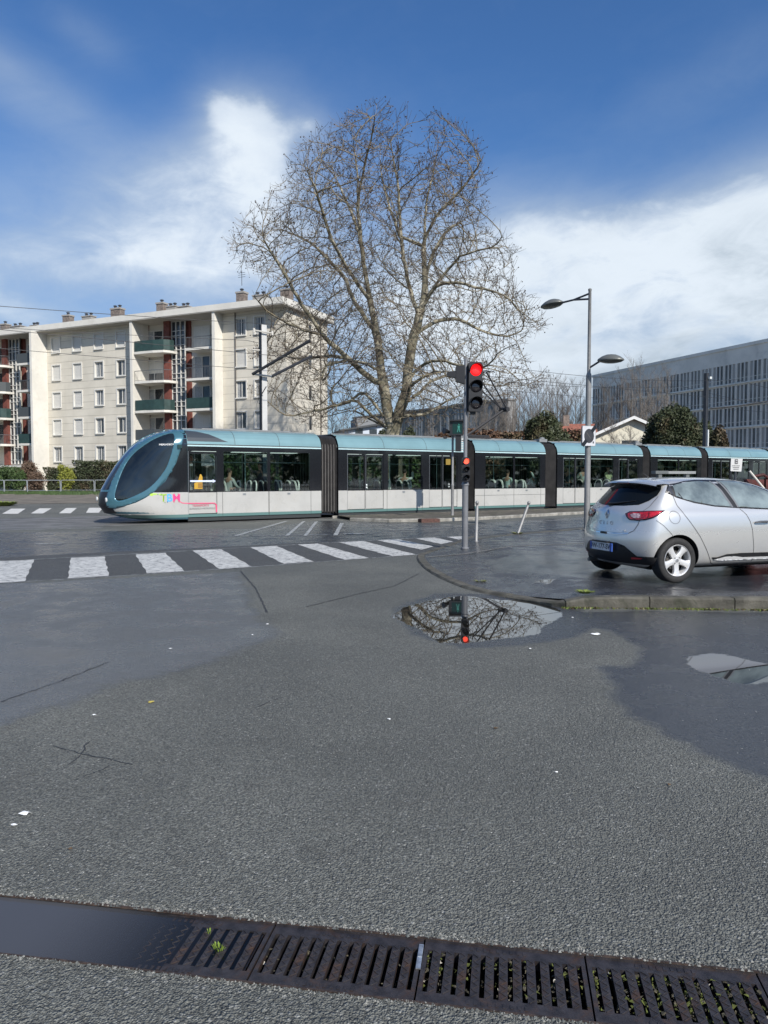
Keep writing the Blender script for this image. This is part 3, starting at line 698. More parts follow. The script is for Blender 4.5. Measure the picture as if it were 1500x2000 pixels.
weed('weed', UVP(uv(G(408, 1822))[0], (v_top+v_bot)/2+.07, -.004), 10, .010, .014, LEAFG, 'very small green sprout near the upper edge of the flooded grate', seed=3)
pp = G(1142, 1158, .14); weed('weed', (pp.x, pp.y, .142), 90, .09, .03, M('grass_yellowgreen', (.15, .19, .04), .8, var=(30, .4)), 'clump of yellow-green grass on the kerb edge nearest the silver car', 'grass clump', 5)
pp = G(938, 1127, .1); weed('weed', (pp.x, pp.y, pz(pp.x, pp.y)), 50, .08, .02, M('grass_dull', (.12, .13, .05), .9, var=(30, .4)), 'small dull green tuft on the wet pavement near the curved kerb', 'grass clump', 6)
pp = G(1010, 1042.5, .08); weed('weed', (pp.x, pp.y, pz(pp.x, pp.y)), 60, .12, .05, MATS['grass_dull'], 'grass tuft round the foot of the leaning bollard', 'grass clump', 7)
# moss strip along the near kerb foot + litter
mb = MB(); rr = random.Random(5)
for i in range(2600):
    s = rr.uniform(0, 5.2); c = a_+dk*s+Vector((dk.y, -dk.x, 0))*abs(rr.gauss(0, .035)); c.z = .003
    if noise.noise(Vector((s*2.2, 0, 0))) < -.05 and rr.random() < .75: continue
    r_ = rr.uniform(.006, .022); t = rr.uniform(0, 6.28); d1 = Vector((math.cos(t), math.sin(t), .3))*r_; d2 = Vector((-math.sin(t), math.cos(t), .1))*r_*.6
    mb.add([c-d1, c+d2, c+d1+Vector((0, 0, r_*.6)), c-d2], [(0, 1, 2, 3)], 0 if rr.random() < .7 else (1 if rr.random() < .75 else 2))
tag(mb.build('kerb_moss', [MOSS, M('dead_leaf', (.10, .065, .035), .9), M('pale_leaf', (.32, .28, .16), .9)]), 'moss, leaves and crumbs along the foot of the kerb', 'moss', kind='stuff')
PAPER = M('paper', (.78, .79, .78), .7, var=(30, .08), bump=(40, .4, .01))
def scrap(px, py, r_, label, seed, mat=PAPER, z=.0, name='paper_scrap', cat='litter'):
    rr = random.Random(seed); p = G(px, py, z); mb = MB(); n = 9; o_ = [(r_*rr.uniform(.5, 1.15)*math.cos(6.283*i/n), r_*.8*rr.uniform(.6, 1.1)*math.sin(6.283*i/n)) for i in range(n)]
    vs = [(x, y, .006+rr.uniform(0, .25)*r_) for x, y in o_]+[(0, 0, .01+r_*.15)]
    mb.add(vs, [(i, (i+1) % n, n) for i in range(n)]); o = mb.build(name, mat, loc=(p.x, p.y, z)); m = o.modifiers.new('s', 'SOLIDIFY'); m.thickness = .0012
    return tag(o, label, cat)
scrap(49, 1591, .030, 'larger torn white paper scrap on the asphalt at lower left', 1)
scrap(27, 1613, .016, 'small white paper scrap just below the larger torn one', 2)
scrap(1164, 1240, .055, 'flat white paper lying between the middle puddle and the right puddle', 3)
scrap(760, 1406, .014, 'tiny white scrap alone in the middle of the road', 4)
scrap(1087, 1510, .009, 'tiny white fleck on the asphalt left of the damp patch tip', 5)
DL = MATS['dead_leaf']
scrap(968, 1424, .018, 'dark curled leaf on the road in the middle foreground', 6, DL, name='fallen_leaf', cat='leaf')
scrap(1306, 1534, .014, 'dark leaf below the damp patch at the right', 7, DL, name='fallen_leaf', cat='leaf')
scrap(138, 1660, .012, 'brown leaf crumb above the flooded drain at left', 8, DL, name='fallen_leaf', cat='leaf')
scrap(295, 1373, .03, 'thin yellow leaf on the road below the damp patch seam', 9, M('yellow_leaf', (.40, .33, .08), .8), name='fallen_leaf', cat='leaf')
for i, (x, y, l) in enumerate([(522,1220,'near the seam of the dark patch, upper one'),(493,1241,'near the seam of the dark patch, lower one'),(333,1268,'on the dark patch left of the seam'),(183,1398,'at the lower edge of the left dark patch'),(1118,1207,'right of the middle puddle rim'),(1035,1268,'just below the middle puddle')]):
    scrap(x, y, .016, 'small pale fleck of litter '+l, 20+i)
# specks scattered in the road surface: pale chips too many to count
mb = MB(); rr = random.Random(31)
for i in range(800):
    px, py = rr.uniform(-20, 1520), 1100+640*rr.random()**.8; p = G(px, py)
    r_ = rr.uniform(.0018, .0045)*(1+.10*p.y); t = rr.uniform(0, 3)
    mb.add([p+Vector((math.cos(t+k_*1.57)*r_*rr.uniform(.6, 1), math.sin(t+k_*1.57)*r_*rr.uniform(.6, 1), .0015+(.0015 if k_ % 2 else 0))) for k_ in range(4)], [(0, 1, 2, 3)])
tag(mb.build('stone_chips', M('chip', (.40, .40, .37), .7)), 'pale stone chips scattered over the asphalt', 'grit', kind='stuff')
# ================================================================== TRAM
TRM = empty('tram', TO, TH)
tag(TRM, 'long low tram with turquoise roof, black window band and white lower panels crossing the junction', 'tram')
TEAL = M('teal_paint', (.060, .155, .195), .22, .25, coat=.8, var=(.6, .06))
TEALR = M('teal_roof_paint', (.185, .315, .335), .28, .15, coat=.6, var=(.8, .08))
CREAM = M('white_panel', (.43, .427, .405), .32, coat=.4, var=(1.2, .06), dirt=(1.6, (.42, .40, .35), .35))
BLK = M('black_band', (.012, .013, .016), .12, coat=.6)
DRK = M('dark_skirt', (.035, .04, .042), .6)
GRY = M('grey_roof', (.20, .21, .215), .6, var=(2, .2))
PALE = M('pale_line', (.45, .62, .64), .3)
SEAM = M('panel_seam', (.045, .05, .05), .6)
SKT = M('teal_skirt', (.10, .19, .18), .4)
INT = M('tram_interior', (.45, .48, .47), .7)
FLR = M('tram_floor', (.08, .09, .10), .7)
TGL = glass('tram_glass', (.70, .79, .76), 1.9)
CABG = glass('cab_glass', (.10, .13, .13), 1.15)
FRAME = M('alu_frame', (.30, .32, .33), .4, .6)
SEATF = M('seat_fabric', (.03, .05, .06), .8)
SEATW = M('seat_edge', (.80, .82, .78), .4)
HW = 2.4
ROOF = [(0, 2.70), (.02, 2.80), (.07, 2.92), (.16, 3.04), (.28, 3.13), (.42, 3.19), (.60, 3.225)]
def car_shell(s0, s1, opens, nosey=False):
    """opens: list of (kind, a, b) ; kind 'w' window, 'd' door"""
    mb = MB()
    hs = []
    for kd, a, b in opens: hs.append((a, b, 1.07 if kd == 'w' else .30, 2.46))
    for side in (0, 1):
        fn = (lambda v: v) if side == 0 else (lambda v: Vector((v.x, HW-v.y, v.z)))
        mb.holes(s0, s1, .30, 1.05, [(a, b, .30, 1.05) for k_, a, b in opens if k_ == 'd'], 0, .05, 0, 1, fn)
        mb.holes(s0, s1, 1.05, 2.62, [(a, b, max(c, 1.05), d_) for a, b, c, d_ in hs], -.003, .06, 1, 1, fn)
        q = lambda z0, z1, y0, y1, m: mb.quad(*[fn(Vector(p)) for p in ((s0, y0, z0), (s1, y0, z0), (s1, y1, z1), (s0, y1, z1))], m)
        q(2.62, 2.665, -.010, -.010, 5); q(2.665, 2.70, .0, .0, 6)
        q(.20, .297, -.004, -.004, 7); q(.06, .20, .04, .03, 3); 
        for (y0, z0), (y1, z1) in zip(ROOF, ROOF[1:]): q(z0, z1, y0, y1, 2)
        # gutter line on the roof and seams on the lower panels
        mb.b2(s0, s1, *( (.60, .68) if side == 0 else (HW-.68, HW-.60)), 3.225, 3.26, 4)
        yy = -.006 if side == 0 else HW+.002
        edges = sorted([a for k_, a, b in opens]+[b for k_, a, b in opens])
        for kd, a, b in opens:
            if kd == 'w':
                mb.b2((a+b)/2-.12, (a+b)/2+.0, yy, yy+.004, .93, .99, 8)
                for x in (a-.05, b+.05): mb.b2(x-.006, x+.006, yy, yy+.004, .21, 1.05, 6)
        mb.b2(s0+.02, s1-.02, yy, yy+.004, .76, .77, 6) if not any(k_ == 'd' for k_, a, b in opens) else None
        for x in np.linspace(s0, s1, 4)[1:-1]:
            for (y0, z0), (y1, z1) in zip(ROOF, ROOF[1:]):
                mb.quad(*[fn(Vector(p)) for p in ((x-.008, y0-.003, z0+.002), (x+.008, y0-.003, z0+.002), (x+.008, y1-.003, z1+.002), (x-.008, y1-.003, z1+.002))], 6)
    mb.b2(s0, s1, .60, HW-.60, 3.20, 3.235, 4)
    mb.b2(s0+.02, s1-.02, .06, HW-.06, .30, .36, 9); mb.b2(s0+.02, s1-.02, .06, HW-.06, 2.50, 2.54, 10)
    mb.b2(s0+.3, s1-.3, .35, HW-.35, .10, .30, 3)
    # end rings (leave the passage open)
    for x in (s0, s1):
        for y0, y1 in ((.01, .35), (HW-.35, HW-.01)): mb.b2(x-.012, x+.012, y0, y1, .1, 2.7, 1)
        mb.b2(x-.012, x+.012, .2, HW-.2, 2.5, 3.15, 1)
    # roof equipment boxes
    L = s1-s0
    if L > 3: mb.b2(s0+L*.15, s0+L*.82, .75, HW-.75, 3.235, 3.30, 4)
    return mb
SH_M = [CREAM, BLK, TEALR, DRK, GRY, PALE, SEAM, SKT, FRAME, FLR, INT]
def door_leaf(par, a, b, glass_m=TGL):
    for side in (0, 1):
        fy = (lambda y: y) if side == 0 else (lambda y: HW-y)
        mb = MB(); B = lambda x0, x1, y0, y1, z0, z1, m: mb.b2(x0, x1, fy(y0), fy(y1), z0, z1, m)
        B(a+.015, b-.015, .012, .04, .32, 1.04, 0)                       # lower panel
        for x0, x1 in ((a+.012, a+.055), (b-.055, b-.012)): B(x0, x1, .008, .04, 1.045, 2.44, 1)
        B(a+.056, b-.056, .008, .04, 1.045, 1.09, 1); B(a+.056, b-.056, .008, .04, 2.37, 2.44, 1)
        B(a, a+.010, -.008, .03, .31, 2.45, 2)
        d_ = mb.build('door', [CREAM, BLK, FRAME], par)
        mb = MB(); mb.quad(*[(x, fy(.022), z) for x, z in ((a+.056, 1.09), (b-.056, 1.09), (b-.056, 2.37), (a+.056, 2.37))]); mb.build('pane', glass_m, d_) if False else None
        g = MB(); g.quad(*[(x, fy(.022), z) for x, z in ((a+.056, 1.09), (b-.056, 1.09), (b-.056, 2.37), (a+.056, 2.37))])
        g.build('door_window', glass_m, par)
def window_pane(par, a, b):
    for side in (0, 1):
        fy = (lambda y: y) if side == 0 else (lambda y: HW-y)
        g = MB(); g.quad(*[(x, fy(.018), z) for x, z in ((a, 1.07), (b, 1.07), (b, 2.46), (a, 2.46))]); g.build('window', TGL, par)
def seat_mb():
    mb = MB()
    mb.box((0, 0, .80), (.42, .44, .08)); mb.box((0, 0, .58), (.12, .3, .42), None, 0)
    bk = smooth_poly([(-.20, .84), (-.22, 1.20), (-.15, 1.44), (0, 1.50), (.15, 1.44), (.22, 1.20), (.20, .84)], 4, closed=False)
    n = len(bk)
    vs = [(-.20-(z-.84)*.12, x, z) for x, z in bk]+[(-.25-(z-.84)*.12, x, z) for x, z in bk]
    mb.add(vs, [tuple(range(n)), tuple(range(2*n-1, n-1, -1))]+[(i, i+n, i+1+n, i+1) for i in range(n-1)], 0)
    mb.tube([(-.225-(z-.84)*.12, x, z) for x, z in bk], .036, 5, 1)
    return mb
SEAT = seat_mb().build('tmp_seat', [SEATF, SEATW]); seat_me = SEAT.data; bpy.data.objects.remove(SEAT)
def seat(par, s, y, face=1):
    o_ = bpy.data.objects.new('seat', seat_me); COL.objects.link(o_); o_.parent = par; o_.location = (s, y, -.08); o_.rotation_euler = (0, 0, 0 if face > 0 else math.pi)
RAILM = M('grab_rail', (.45, .60, .58), .3, .5)
def carriage(s0, s1, opens, seats=(), name='carriage'):
    c = car_shell(s0, s1, opens).build(name, SH_M, TRM)
    for kd, a, b in opens: (window_pane if kd == 'w' else door_leaf)(c, a, b)
    for s, f in seats:
        for y in (.42, .90, 1.95): seat(c, s, y, f)
    mb = MB()
    for kd, a, b in opens:
        if kd == 'd': mb.tube([(a-.05, .35, .36), (a-.05, .35, 2.5)], .018, 6)
    mb.tube([(s0+.3, .75, 2.1), (s1-.3, .75, 2.1)], .016, 6); mb.tube([((s0+s1)/2, 1.2, .36), ((s0+s1)/2, 1.2, 2.5)], .018, 6)
    mb.build('grab_rail', RAILM, c)
    mb = MB()
    for s in np.arange(s0+.6, s1-.4, 1.5): mb.b2(s, s+1.0, .95, 1.45, 2.47, 2.495)
    mb.build('ceiling_lamp', M('lamp_strip', (.8, .8, .78), .5, emit=((.85, 1, .95), .6)), c)
    return c
def wheelset(c, s):
    mb = MB()
    for q in (-.55, .55):
        for y in (.50, 1.92):
            mb.lathe([(.02, -.04), (.27, -.04), (.29, 0), (.27, .05), (.02, .05)], 16, Matrix.Translation((s+q, y, .30)) @ Matrix.Rotation(math.pi/2, 4, 'X'))
    mb.b2(s-.9, s+.9, .3, .42, .14, .26); mb.b2(s-.9, s+.9, HW-.42, HW-.3, .14, .26)
    mb.build('bogie', DRK, c)
def bellows(s0, s1):
    mb = MB(); n = 6; base = [(0.03, .16), (0.03, 2.6), (.05, 2.85), (.2, 3.06), (.45, 3.15), (HW-.45, 3.15), (HW-.2, 3.06), (HW-.05, 2.85), (HW-.03, 2.6), (HW-.03, .16)]
    rings = []
    for i in range(n*2+1):
        s = s0+(s1-s0)*i/(n*2); inn = 0 if i % 2 else .11
        r = []
        for y, z in base:
            cy, cz = HW/2, 1.6; k_ = 1-inn/1.2; r.append((s, cy+(y-cy)*k_, cz+(z-cz)*(1-inn/1.8)))
        rings.append(r)
    vs = [v for r in rings for v in r]; m = len(base); fs = []
    for i in range(n*2):
        for j in range(m-1): fs.append((i*m+j, i*m+j+1, (i+1)*m+j+1, (i+1)*m+j))
    mb.add(vs, fs)
    for i in range(0, n*2+1, 2):
        mb.tube([(v[0], v[1], v[2]) for v in rings[i]], .022, 5, 1); mb.b2(s0, s1, .3, HW-.3, .30, .36)
    mb.build('gangway_bellows', [M('bellows_rubber', (.035, .033, .032), .6, var=(3, .3)), M('bellows_rib', (.20, .19, .185), .5)], TRM)
carriage(-1.16, 3.96, [('d', -1.14, -.13), ('w', .12, 1.76), ('w', 1.88, 3.47)], [(.55, 1), (1.15, -1), (2.2, 1), (2.85, -1), (3.3, 1)])
def DM(s0, r=1): return [('d', s0+.39, s0+1.2), ('d', s0+1.22, s0+2.05), ('w', s0+2.27, s0+3.9), ('d', s0+4.3, s0+4.98), ('d', s0+5.0, s0+5.78)]
c2 = carriage(4.70, 10.95, DM(4.70), [(7.3, 1), (7.95, -1), (8.4, 1)])
c3 = carriage(11.45, 15.65, [('w', 12.04, 13.66), ('w', 13.76, 15.32)], [(12.3, 1), (12.95, -1), (13.5, 1), (14.2, -1), (14.9, 1)]); wheelset(c3, 13.5)
c4_ = carriage(16.42, 22.55, DM(16.42), [(19.2, 1), (20, -1)])
c5 = carriage(23.17, 27.48, [('w', 23.75, 25.45), ('w', 25.55, 27.1)], [(24.2, 1), (26, -1)]); wheelset(c5, 25.3)
carriage(28.1, 34.3, DM(28.1), [(31, 1)])
c7 = carriage(34.9, 39.6, [('w', 35.4, 37.0), ('w', 37.15, 38.7)], [(36, 1)], )
for a, b in ((3.96, 4.70), (10.95, 11.45), (15.65, 16.42), (22.55, 23.17), (27.48, 28.1), (34.3, 34.9)): bellows(a, b)
# ---- nose
TIPS = [(.13, -2.7), (.20, -3.05), (.36, -3.62), (.63, -3.80), (.9, -3.79), (1.15, -3.72), (1.55, -3.50), (1.9, -3.28), (2.2, -3.05), (2.5, -2.80), (2.7, -2.58), (2.88, -2.32), (3.02, -2.05), (3.12, -1.78), (3.19, -1.50)]
INS = lambda z: 0 if z < 2.70 else np.interp(z, [p[1] for p in ROOF], [p[0] for p in ROOF])
S_E = -1.16
def nose_mb(m=0):
    mb = MB(); nj = 22; rows = []
    for z, tip in TIPS:
        w = 1.2-INS(z); L = S_E-tip; row = []
        Lc = min(L, 2.35)
        for j in range(nj+1):
            q = (j/nj)**2.2
            s = tip+Lc*q; g = (1-(1-q)**2.3)**(.5)
            row.append((s, g*w))
        if tip+Lc < S_E: row[-1] = (tip+Lc, w)
        row.append((S_E, w)); rows.append(row)
    n = nj+2
    for side in (-1, 1):
        vs = []; 
        for (z, _), row in zip(TIPS, rows): vs += [(s, 1.2+side*y, z) for s, y in row]
        fs = []
        for i in range(len(rows)-1):
            for j in range(n-1):
                f = (i*n+j, i*n+j+1, (i+1)*n+j+1, (i+1)*n+j); fs.append(f if side < 0 else f[::-1])
        mb.add(vs, fs, m)
    # roof cap and underside
    top = rows[-1]; z = TIPS[-1][0]
    for j in range(n-1): mb.quad((top[j][0], 1.2-top[j][1], z), (top[j+1][0], 1.2-top[j+1][1], z), (top[j+1][0], 1.2+top[j+1][1], z), (top[j][0], 1.2+top[j][1], z), m)
    bot = rows[0]; z = TIPS[0][0]
    for j in range(n-1): mb.quad((bot[j][0], 1.2+bot[j][1], z), (bot[j+1][0], 1.2+bot[j+1][1], z), (bot[j+1][0], 1.2-bot[j+1][1], z), (bot[j][0], 1.2-bot[j][1], z), m)
    return mb
def npatch(name, mat, poly, off, step, hole=None, sm=True, thick=0):
    d0 = drape(bvn, poly, side, off, step, hole=hole); d1 = MB(); d1.v = [tuple(mir(Vector(v))) for v in d0.v]; d1.f = [f[::-1] for f in d0.f]; d1.mi = d0.mi[:]
    for q in (d0, d1):
        o_ = q.build(name, mat, nose, smooth=True)
        if thick: m = o_.modifiers.new('s', 'SOLIDIFY'); m.thickness = thick; m.offset = -1
nmb = nose_mb(); nose = nmb.build('cab_nose', TEAL, TRM, angle=50)
bm = bmesh.new(); bm.from_mesh(nose.data); bmesh.ops.remove_doubles(bm, verts=bm.verts, dist=.0005); bmesh.ops.recalc_face_normals(bm, faces=bm.faces); bm.to_mesh(nose.data)
bvn = BVHTree.FromBMesh(bm); bm.free()
side = lambda u, v: (Vector((u, -3, v)), Vector((0, 1, 0)))
mir = lambda v: Vector((v.x, HW-v.y, v.z))
def sp(L, k=5): return smooth_poly(L, k)
OUT = [(-1.17,3.19),(-1.50,3.185),(-1.95,3.05),(-2.45,2.78),(-2.95,2.26),(-3.36,1.60),(-3.58,1.10),(-3.66,.72),(-3.52,.55),(-2.93,.72),(-2.43,.99),(-1.914,1.47),(-1.56,2.05),(-1.38,2.58),(-1.30,3.0)]
GLS = [(-1.58,3.03),(-1.95,2.93),(-2.35,2.70),(-2.75,2.36),(-3.05,1.95),(-3.28,1.45),(-3.42,1.02),(-3.40,.83),(-3.25,.80),(-2.87,.95),(-2.37,1.26),(-1.909,1.82),(-1.70,2.35),(-1.60,2.75)]
WHT = [(-3.62,.47),(-3.42,.53),(-3.15,.62),(-2.85,.72),(-2.55,.88),(-2.30,1.055),(-1.165,1.055),(-1.165,.30),(-2.9,.30),(-3.30,.31),(-3.55,.37)]
BKB = [(-2.30,1.06),(-1.9,1.44),(-1.54,2.05),(-1.36,2.58),(-1.27,3.06),(-1.165,3.08),(-1.165,1.06)]
npatch('lower_panel', CREAM, WHT, .004, .09)
npatch('black_side_panel', BLK, BKB, .005, .09)
# raised turquoise ring
npatch('window_ring', TEAL, sp(OUT[1:-1]+[(-1.26, 3.0)]), .030, .06, hole=sp(GLS), thick=.035)
npatch('side_windscreen', M('cab_side_glass', (.010, .014, .015), .03, coat=1, var=(.9, .6)), sp(GLS), .012, .08)
front = lambda u, v: (Vector((-6, u, v)), Vector((1, 0, 0)))
drape(bvn, [(.50,1.15),(1.90,1.15),(1.95,2.0),(1.75,2.95),(.65,2.95),(.45,2.0)], front, .008, .1).build('windscreen', M('cab_front_glass', (.010, .012, .013), .04, coat=1), nose, smooth=True)
drape(bvn, [(.62,.36),(1.78,.36),(1.72,1.08),(.68,1.08)], front, .010, .08).build('front_bumper', M('bumper_black', (.016, .017, .02), .35), nose, smooth=True)
npatch('skirt_strip', SKT, [(-3.45,.22),(-3.3,.31),(-1.165,.297),(-1.165,.20),(-3.0,.20)], .008, .08)
mb = MB()
for y in (.50, 1.9): mb.lathe([(.001, 0), (.07, .0), (.085, .03), (.06, .05)], 14, Matrix.Translation((-3.70, y, .82)) @ Matrix.Rotation(-math.pi/2, 4, 'Y'))
mb.build('headlight', M('lamp_glass', (.7, .72, .7), .1, coat=1), nose)
mb = MB(); mb.box((-1.44, -.03, 2.60), (.14, .10, .11)); mb.b2(-1.50, -1.38, -.04, 0, 2.60, 2.66); mb.build('side_camera', M('mirror_black', (.02, .05, .05), .3), nose)
mb = MB(); mb.b2(-1.16, 3.2, .5, .55, 3.2, 3.25)
# swoosh on the first roof
V, T = tri2d([(-1.15,3.17),(-.75,3.14),(-.35,3.05),(.10,2.86),(.30,2.79),(-1.15,2.79)], .05)
mb = MB(); zi = lambda z: float(np.interp(z, [p[1] for p in ROOF], [p[0] for p in ROOF]))
mb.add([(x, zi(z)-.006, z+.003) for x, z in V], T)
m2_ = MB(); m2_.add([(x, HW-zi(z)+.006, z+.003) for x, z in V], T); m2_.build('roof_dark_panel', M('dark_grey_paint', (.045, .052, .058), .3, coat=.5), TRM)
mb.build('roof_dark_panel', M('dark_grey_paint', (.045, .052, .058), .3, coat=.5), TRM)
# lettering on the nose
def on_nose(o_, off=.010):
    for v in o_.data.vertices:
        p = Vector((v.co.x, -3, v.co.z)); hit, *_ = bvn.ray_cast(p, Vector((0, 1, 0))); y = hit.y if hit else 0
        v.co.y = (y if v.co.x < S_E else 0)-off
for ch, s, col in (('T', -1.99, (.30, .50, .05)), ('B', -1.79, (.08, .42, .78)), ('M', -1.555, (.80, .06, .22))):
    t = text('lettering', ch, .35, M('letter_'+ch, col, .4), facing((s, -.02, .86), (1, 0, 0), (0, 0, 1)), TRM, .0, bold=.006); on_nose(t, .012)
mb = MB(); rr = random.Random(2)
for s, z, w, hh, m in [(-2.42,1.0,.12,.05,0),(-2.36,.96,.09,.03,0),(-2.28,1.005,.16,.045,0),(-2.17,.99,.03,.03,1),(-2.11,1.0,.05,.03,0),(-2.05,1.0,.03,.03,1),(-1.94,.72,.03,.03,1),(-1.86,.73,.03,.03,2),(-1.64,.73,.03,.03,3),(-1.47,.73,.03,.03,3),(-1.50,1.0,.025,.03,3),(-1.63,1.0,.025,.03,3)]:
    mb.quad((s-w/2, 0, z-hh/2), (s+w/2, 0, z-hh/2), (s+w/2, 0, z+hh/2), (s-w/2, 0, z+hh/2), m)
o_ = mb.build('logo_dots', [M('logo_green', (.45, .70, .08), .4), M('logo_green_dark', (.12, .30, .08), .4), M('logo_blue_dark', (.03, .12, .3), .4), M('logo_red', (.6, .04, .12), .4)], TRM); on_nose(o_, .012)
mb = MB()
P = [(-1.44,.74),(-1.36,.69),(-1.165,.675),(-.24,.665),(-.17,.62),(-.155,.35)]
for (x0, z0), (x1, z1), w in zip(P, P[1:], (.03, .03, .034, .034, .05)):
    d_ = Vector((x1-x0, z1-z0)).normalized(); n_ = Vector((-d_.y, d_.x))*w/2
    mb.quad((x0-n_.x, -.009, z0-n_.y), (x1-n_.x, -.009, z1-n_.y), (x1+n_.x, -.009, z1+n_.y), (x0+n_.x, -.009, z0+n_.y))
mb.build('red_route_line', M('route_red', (.72, .10, .20), .45), TRM)
text('lettering', 'TRANSPORTS', .095, M('route_red_dark', (.6, .07, .14), .4), facing((-.72, -.004, .59), (1, 0, 0), (0, 0, 1)), TRM, .001)
text('lettering', 'BORDEAUX METROPOLE', .080, M('text_grey', (.25, .25, .25), .4), facing((-.66, -.004, .49), (1, 0, 0), (0, 0, 1)), TRM, .001)
# arrow band and yellow sticker on the cab door window
mb = MB(); mb.quad((-1.08,-.004,1.40),(-.26,-.004,1.40),(-.26,-.004,1.46),(-1.08,-.004,1.46)); mb.poly([(-.28,-.004,1.37),(-.17,-.004,1.43),(-.28,-.004,1.49)]); mb.build('white_arrow', M('arrow_white', (.62, .68, .88), .5), TRM)
mb = MB(); mb.poly([(-.93,.012,1.16),(-.64,.012,1.16),(-.64,.012,1.58),(-.69,.012,1.67),(-.73,.012,1.66),(-.80,.012,1.42),(-.93,.012,1.36)]); mb.build('yellow_sticker', M('sticker_yellow', (.50, .30, .03), .5), TRM)
mb = MB(); mb.b2(-.80, -.64, .004, .008, 1.20, 1.36); mb.build('sticker_mark', M('sticker_dark', (.3, .16, .03), .5), TRM)
text('lettering', 'MERIADECK', .085, M('display_white', (.8, .8, .8), .4, emit=((1, 1, 1), .4)), facing((-1.83, -.0, 2.66), (1, 0, .04), (0, 0, 1)), TRM, .001)
on_nose(COL.objects[-1], .022) if COL.objects[-1].type == 'MESH' else None
# yellow validity plate near a door
mb = MB(); mb.b2(9.86, 10.1, -.012, -.006, 2.08, 2.32); mb.build('yellow_notice', M('notice_yellow', (.25, .17, .03), .5), TRM)
# door buttons
mb = MB()
for s in (5.93, 10.0, 10.0): 
    for z in (1.16, 1.26): mb.lathe([(.001, 0), (.035, 0), (.03, .012)], 10, Matrix.Translation((s+.03, -.004, z)) @ Matrix.Rotation(math.pi/2, 4, 'X'))
mb.build('door_button', M('button_white', (.75, .8, .78), .4), TRM)
# far nose (simple mirrored cab at the other end, out of frame)
far_n = MB(); far_n.v = [(38.44-v[0], v[1], v[2]) for v in nmb.v]; far_n.f = [f[::-1] for f in nmb.f]; far_n.mi = nmb.mi[:]
far_n.build('cab_nose', TEAL, TRM, angle=50)
# pantograph
def TS(px, py, lat):
    d_ = ray(px, py); p0 = TO+TY*lat; t = (p0-CAM).dot(TY)/d_.dot(TY); q = CAM+d_*t; return (q-TO).dot(TX), q.z
pn = MB(); PM = M('pantograph_dark', (.022, .022, .024), .6)
eb = TS(985, 800, 1.2); tp = TS(940, 729, 1.2); tp2 = TS(926, 745, 1.2); ba = TS(912, 858, 1.2)
for dy in (-.18, .18):
    pn.tube([(eb[0], 1.2+dy, eb[1]), (tp[0], 1.2+dy*2.0, tp[1])], .036, 6)
pn.tube([(eb[0]-.05, 1.2, eb[1]-.05), (tp2[0], 1.2, tp2[1]-.1)], .03, 6)
pn.tube([(ba[0], 1.2, 3.42), (eb[0], 1.2, eb[1])], .06, 6)
pn.tube([(ba[0]+.35, 1.2, 3.40), (eb[0]-.12, 1.2, eb[1]-.16)], .015, 6)
pn.tube([(eb[0], .95, eb[1]), (eb[0], 1.45, eb[1])], .11, 8)
mx_ = ((eb[0]+tp[0])/2, (eb[1]+tp[1])/2); pn.tube([(mx_[0]+.25, .98, mx_[1]-.5), (mx_[0]+.25, 1.42, mx_[1]-.5)], .014, 6)
for ds in (-.14, .14): pn.tube([(tp[0]+ds, .45, tp[1]-.04), (tp[0]+ds, .65, tp[1]+.05), (tp[0]+ds, 1.75, tp[1]+.05), (tp[0]+ds, 1.95, tp[1]-.04)], .022, 6)
pn.b2(ba[0]-.4, ba[0]+1.0, .7, 1.7, 3.28, 3.34); 
for ds in (-.3, .9):
    for y in (.75, 1.65): pn.lathe([(.05, 0), (.07, .03), (.05, .06), (.07, .09), (.04, .12)], 8, Matrix.Translation((ba[0]+ds, y, 3.16)))
pn.b2(ba[0]-.35, ba[0]+.95, .78, .86, 3.36, 3.44); pn.b2(ba[0]-.35, ba[0]+.95, 1.54, 1.62, 3.36, 3.44)
pn.build('pantograph', PM, TRM)
# small dome boxes at the joints on the roof
for s in (11.2, 16.0, 22.85):
    mb = MB(); mb.b2(s-.25, s+.25, .5, .9, 3.2, 3.34); mb.lathe([(.02, 0), (.14, .0), (.12, .05), (.02, .08)], 10, Matrix.Translation((s+.1, .7, 3.36))); mb.build('roof_connector', GRY, TRM)

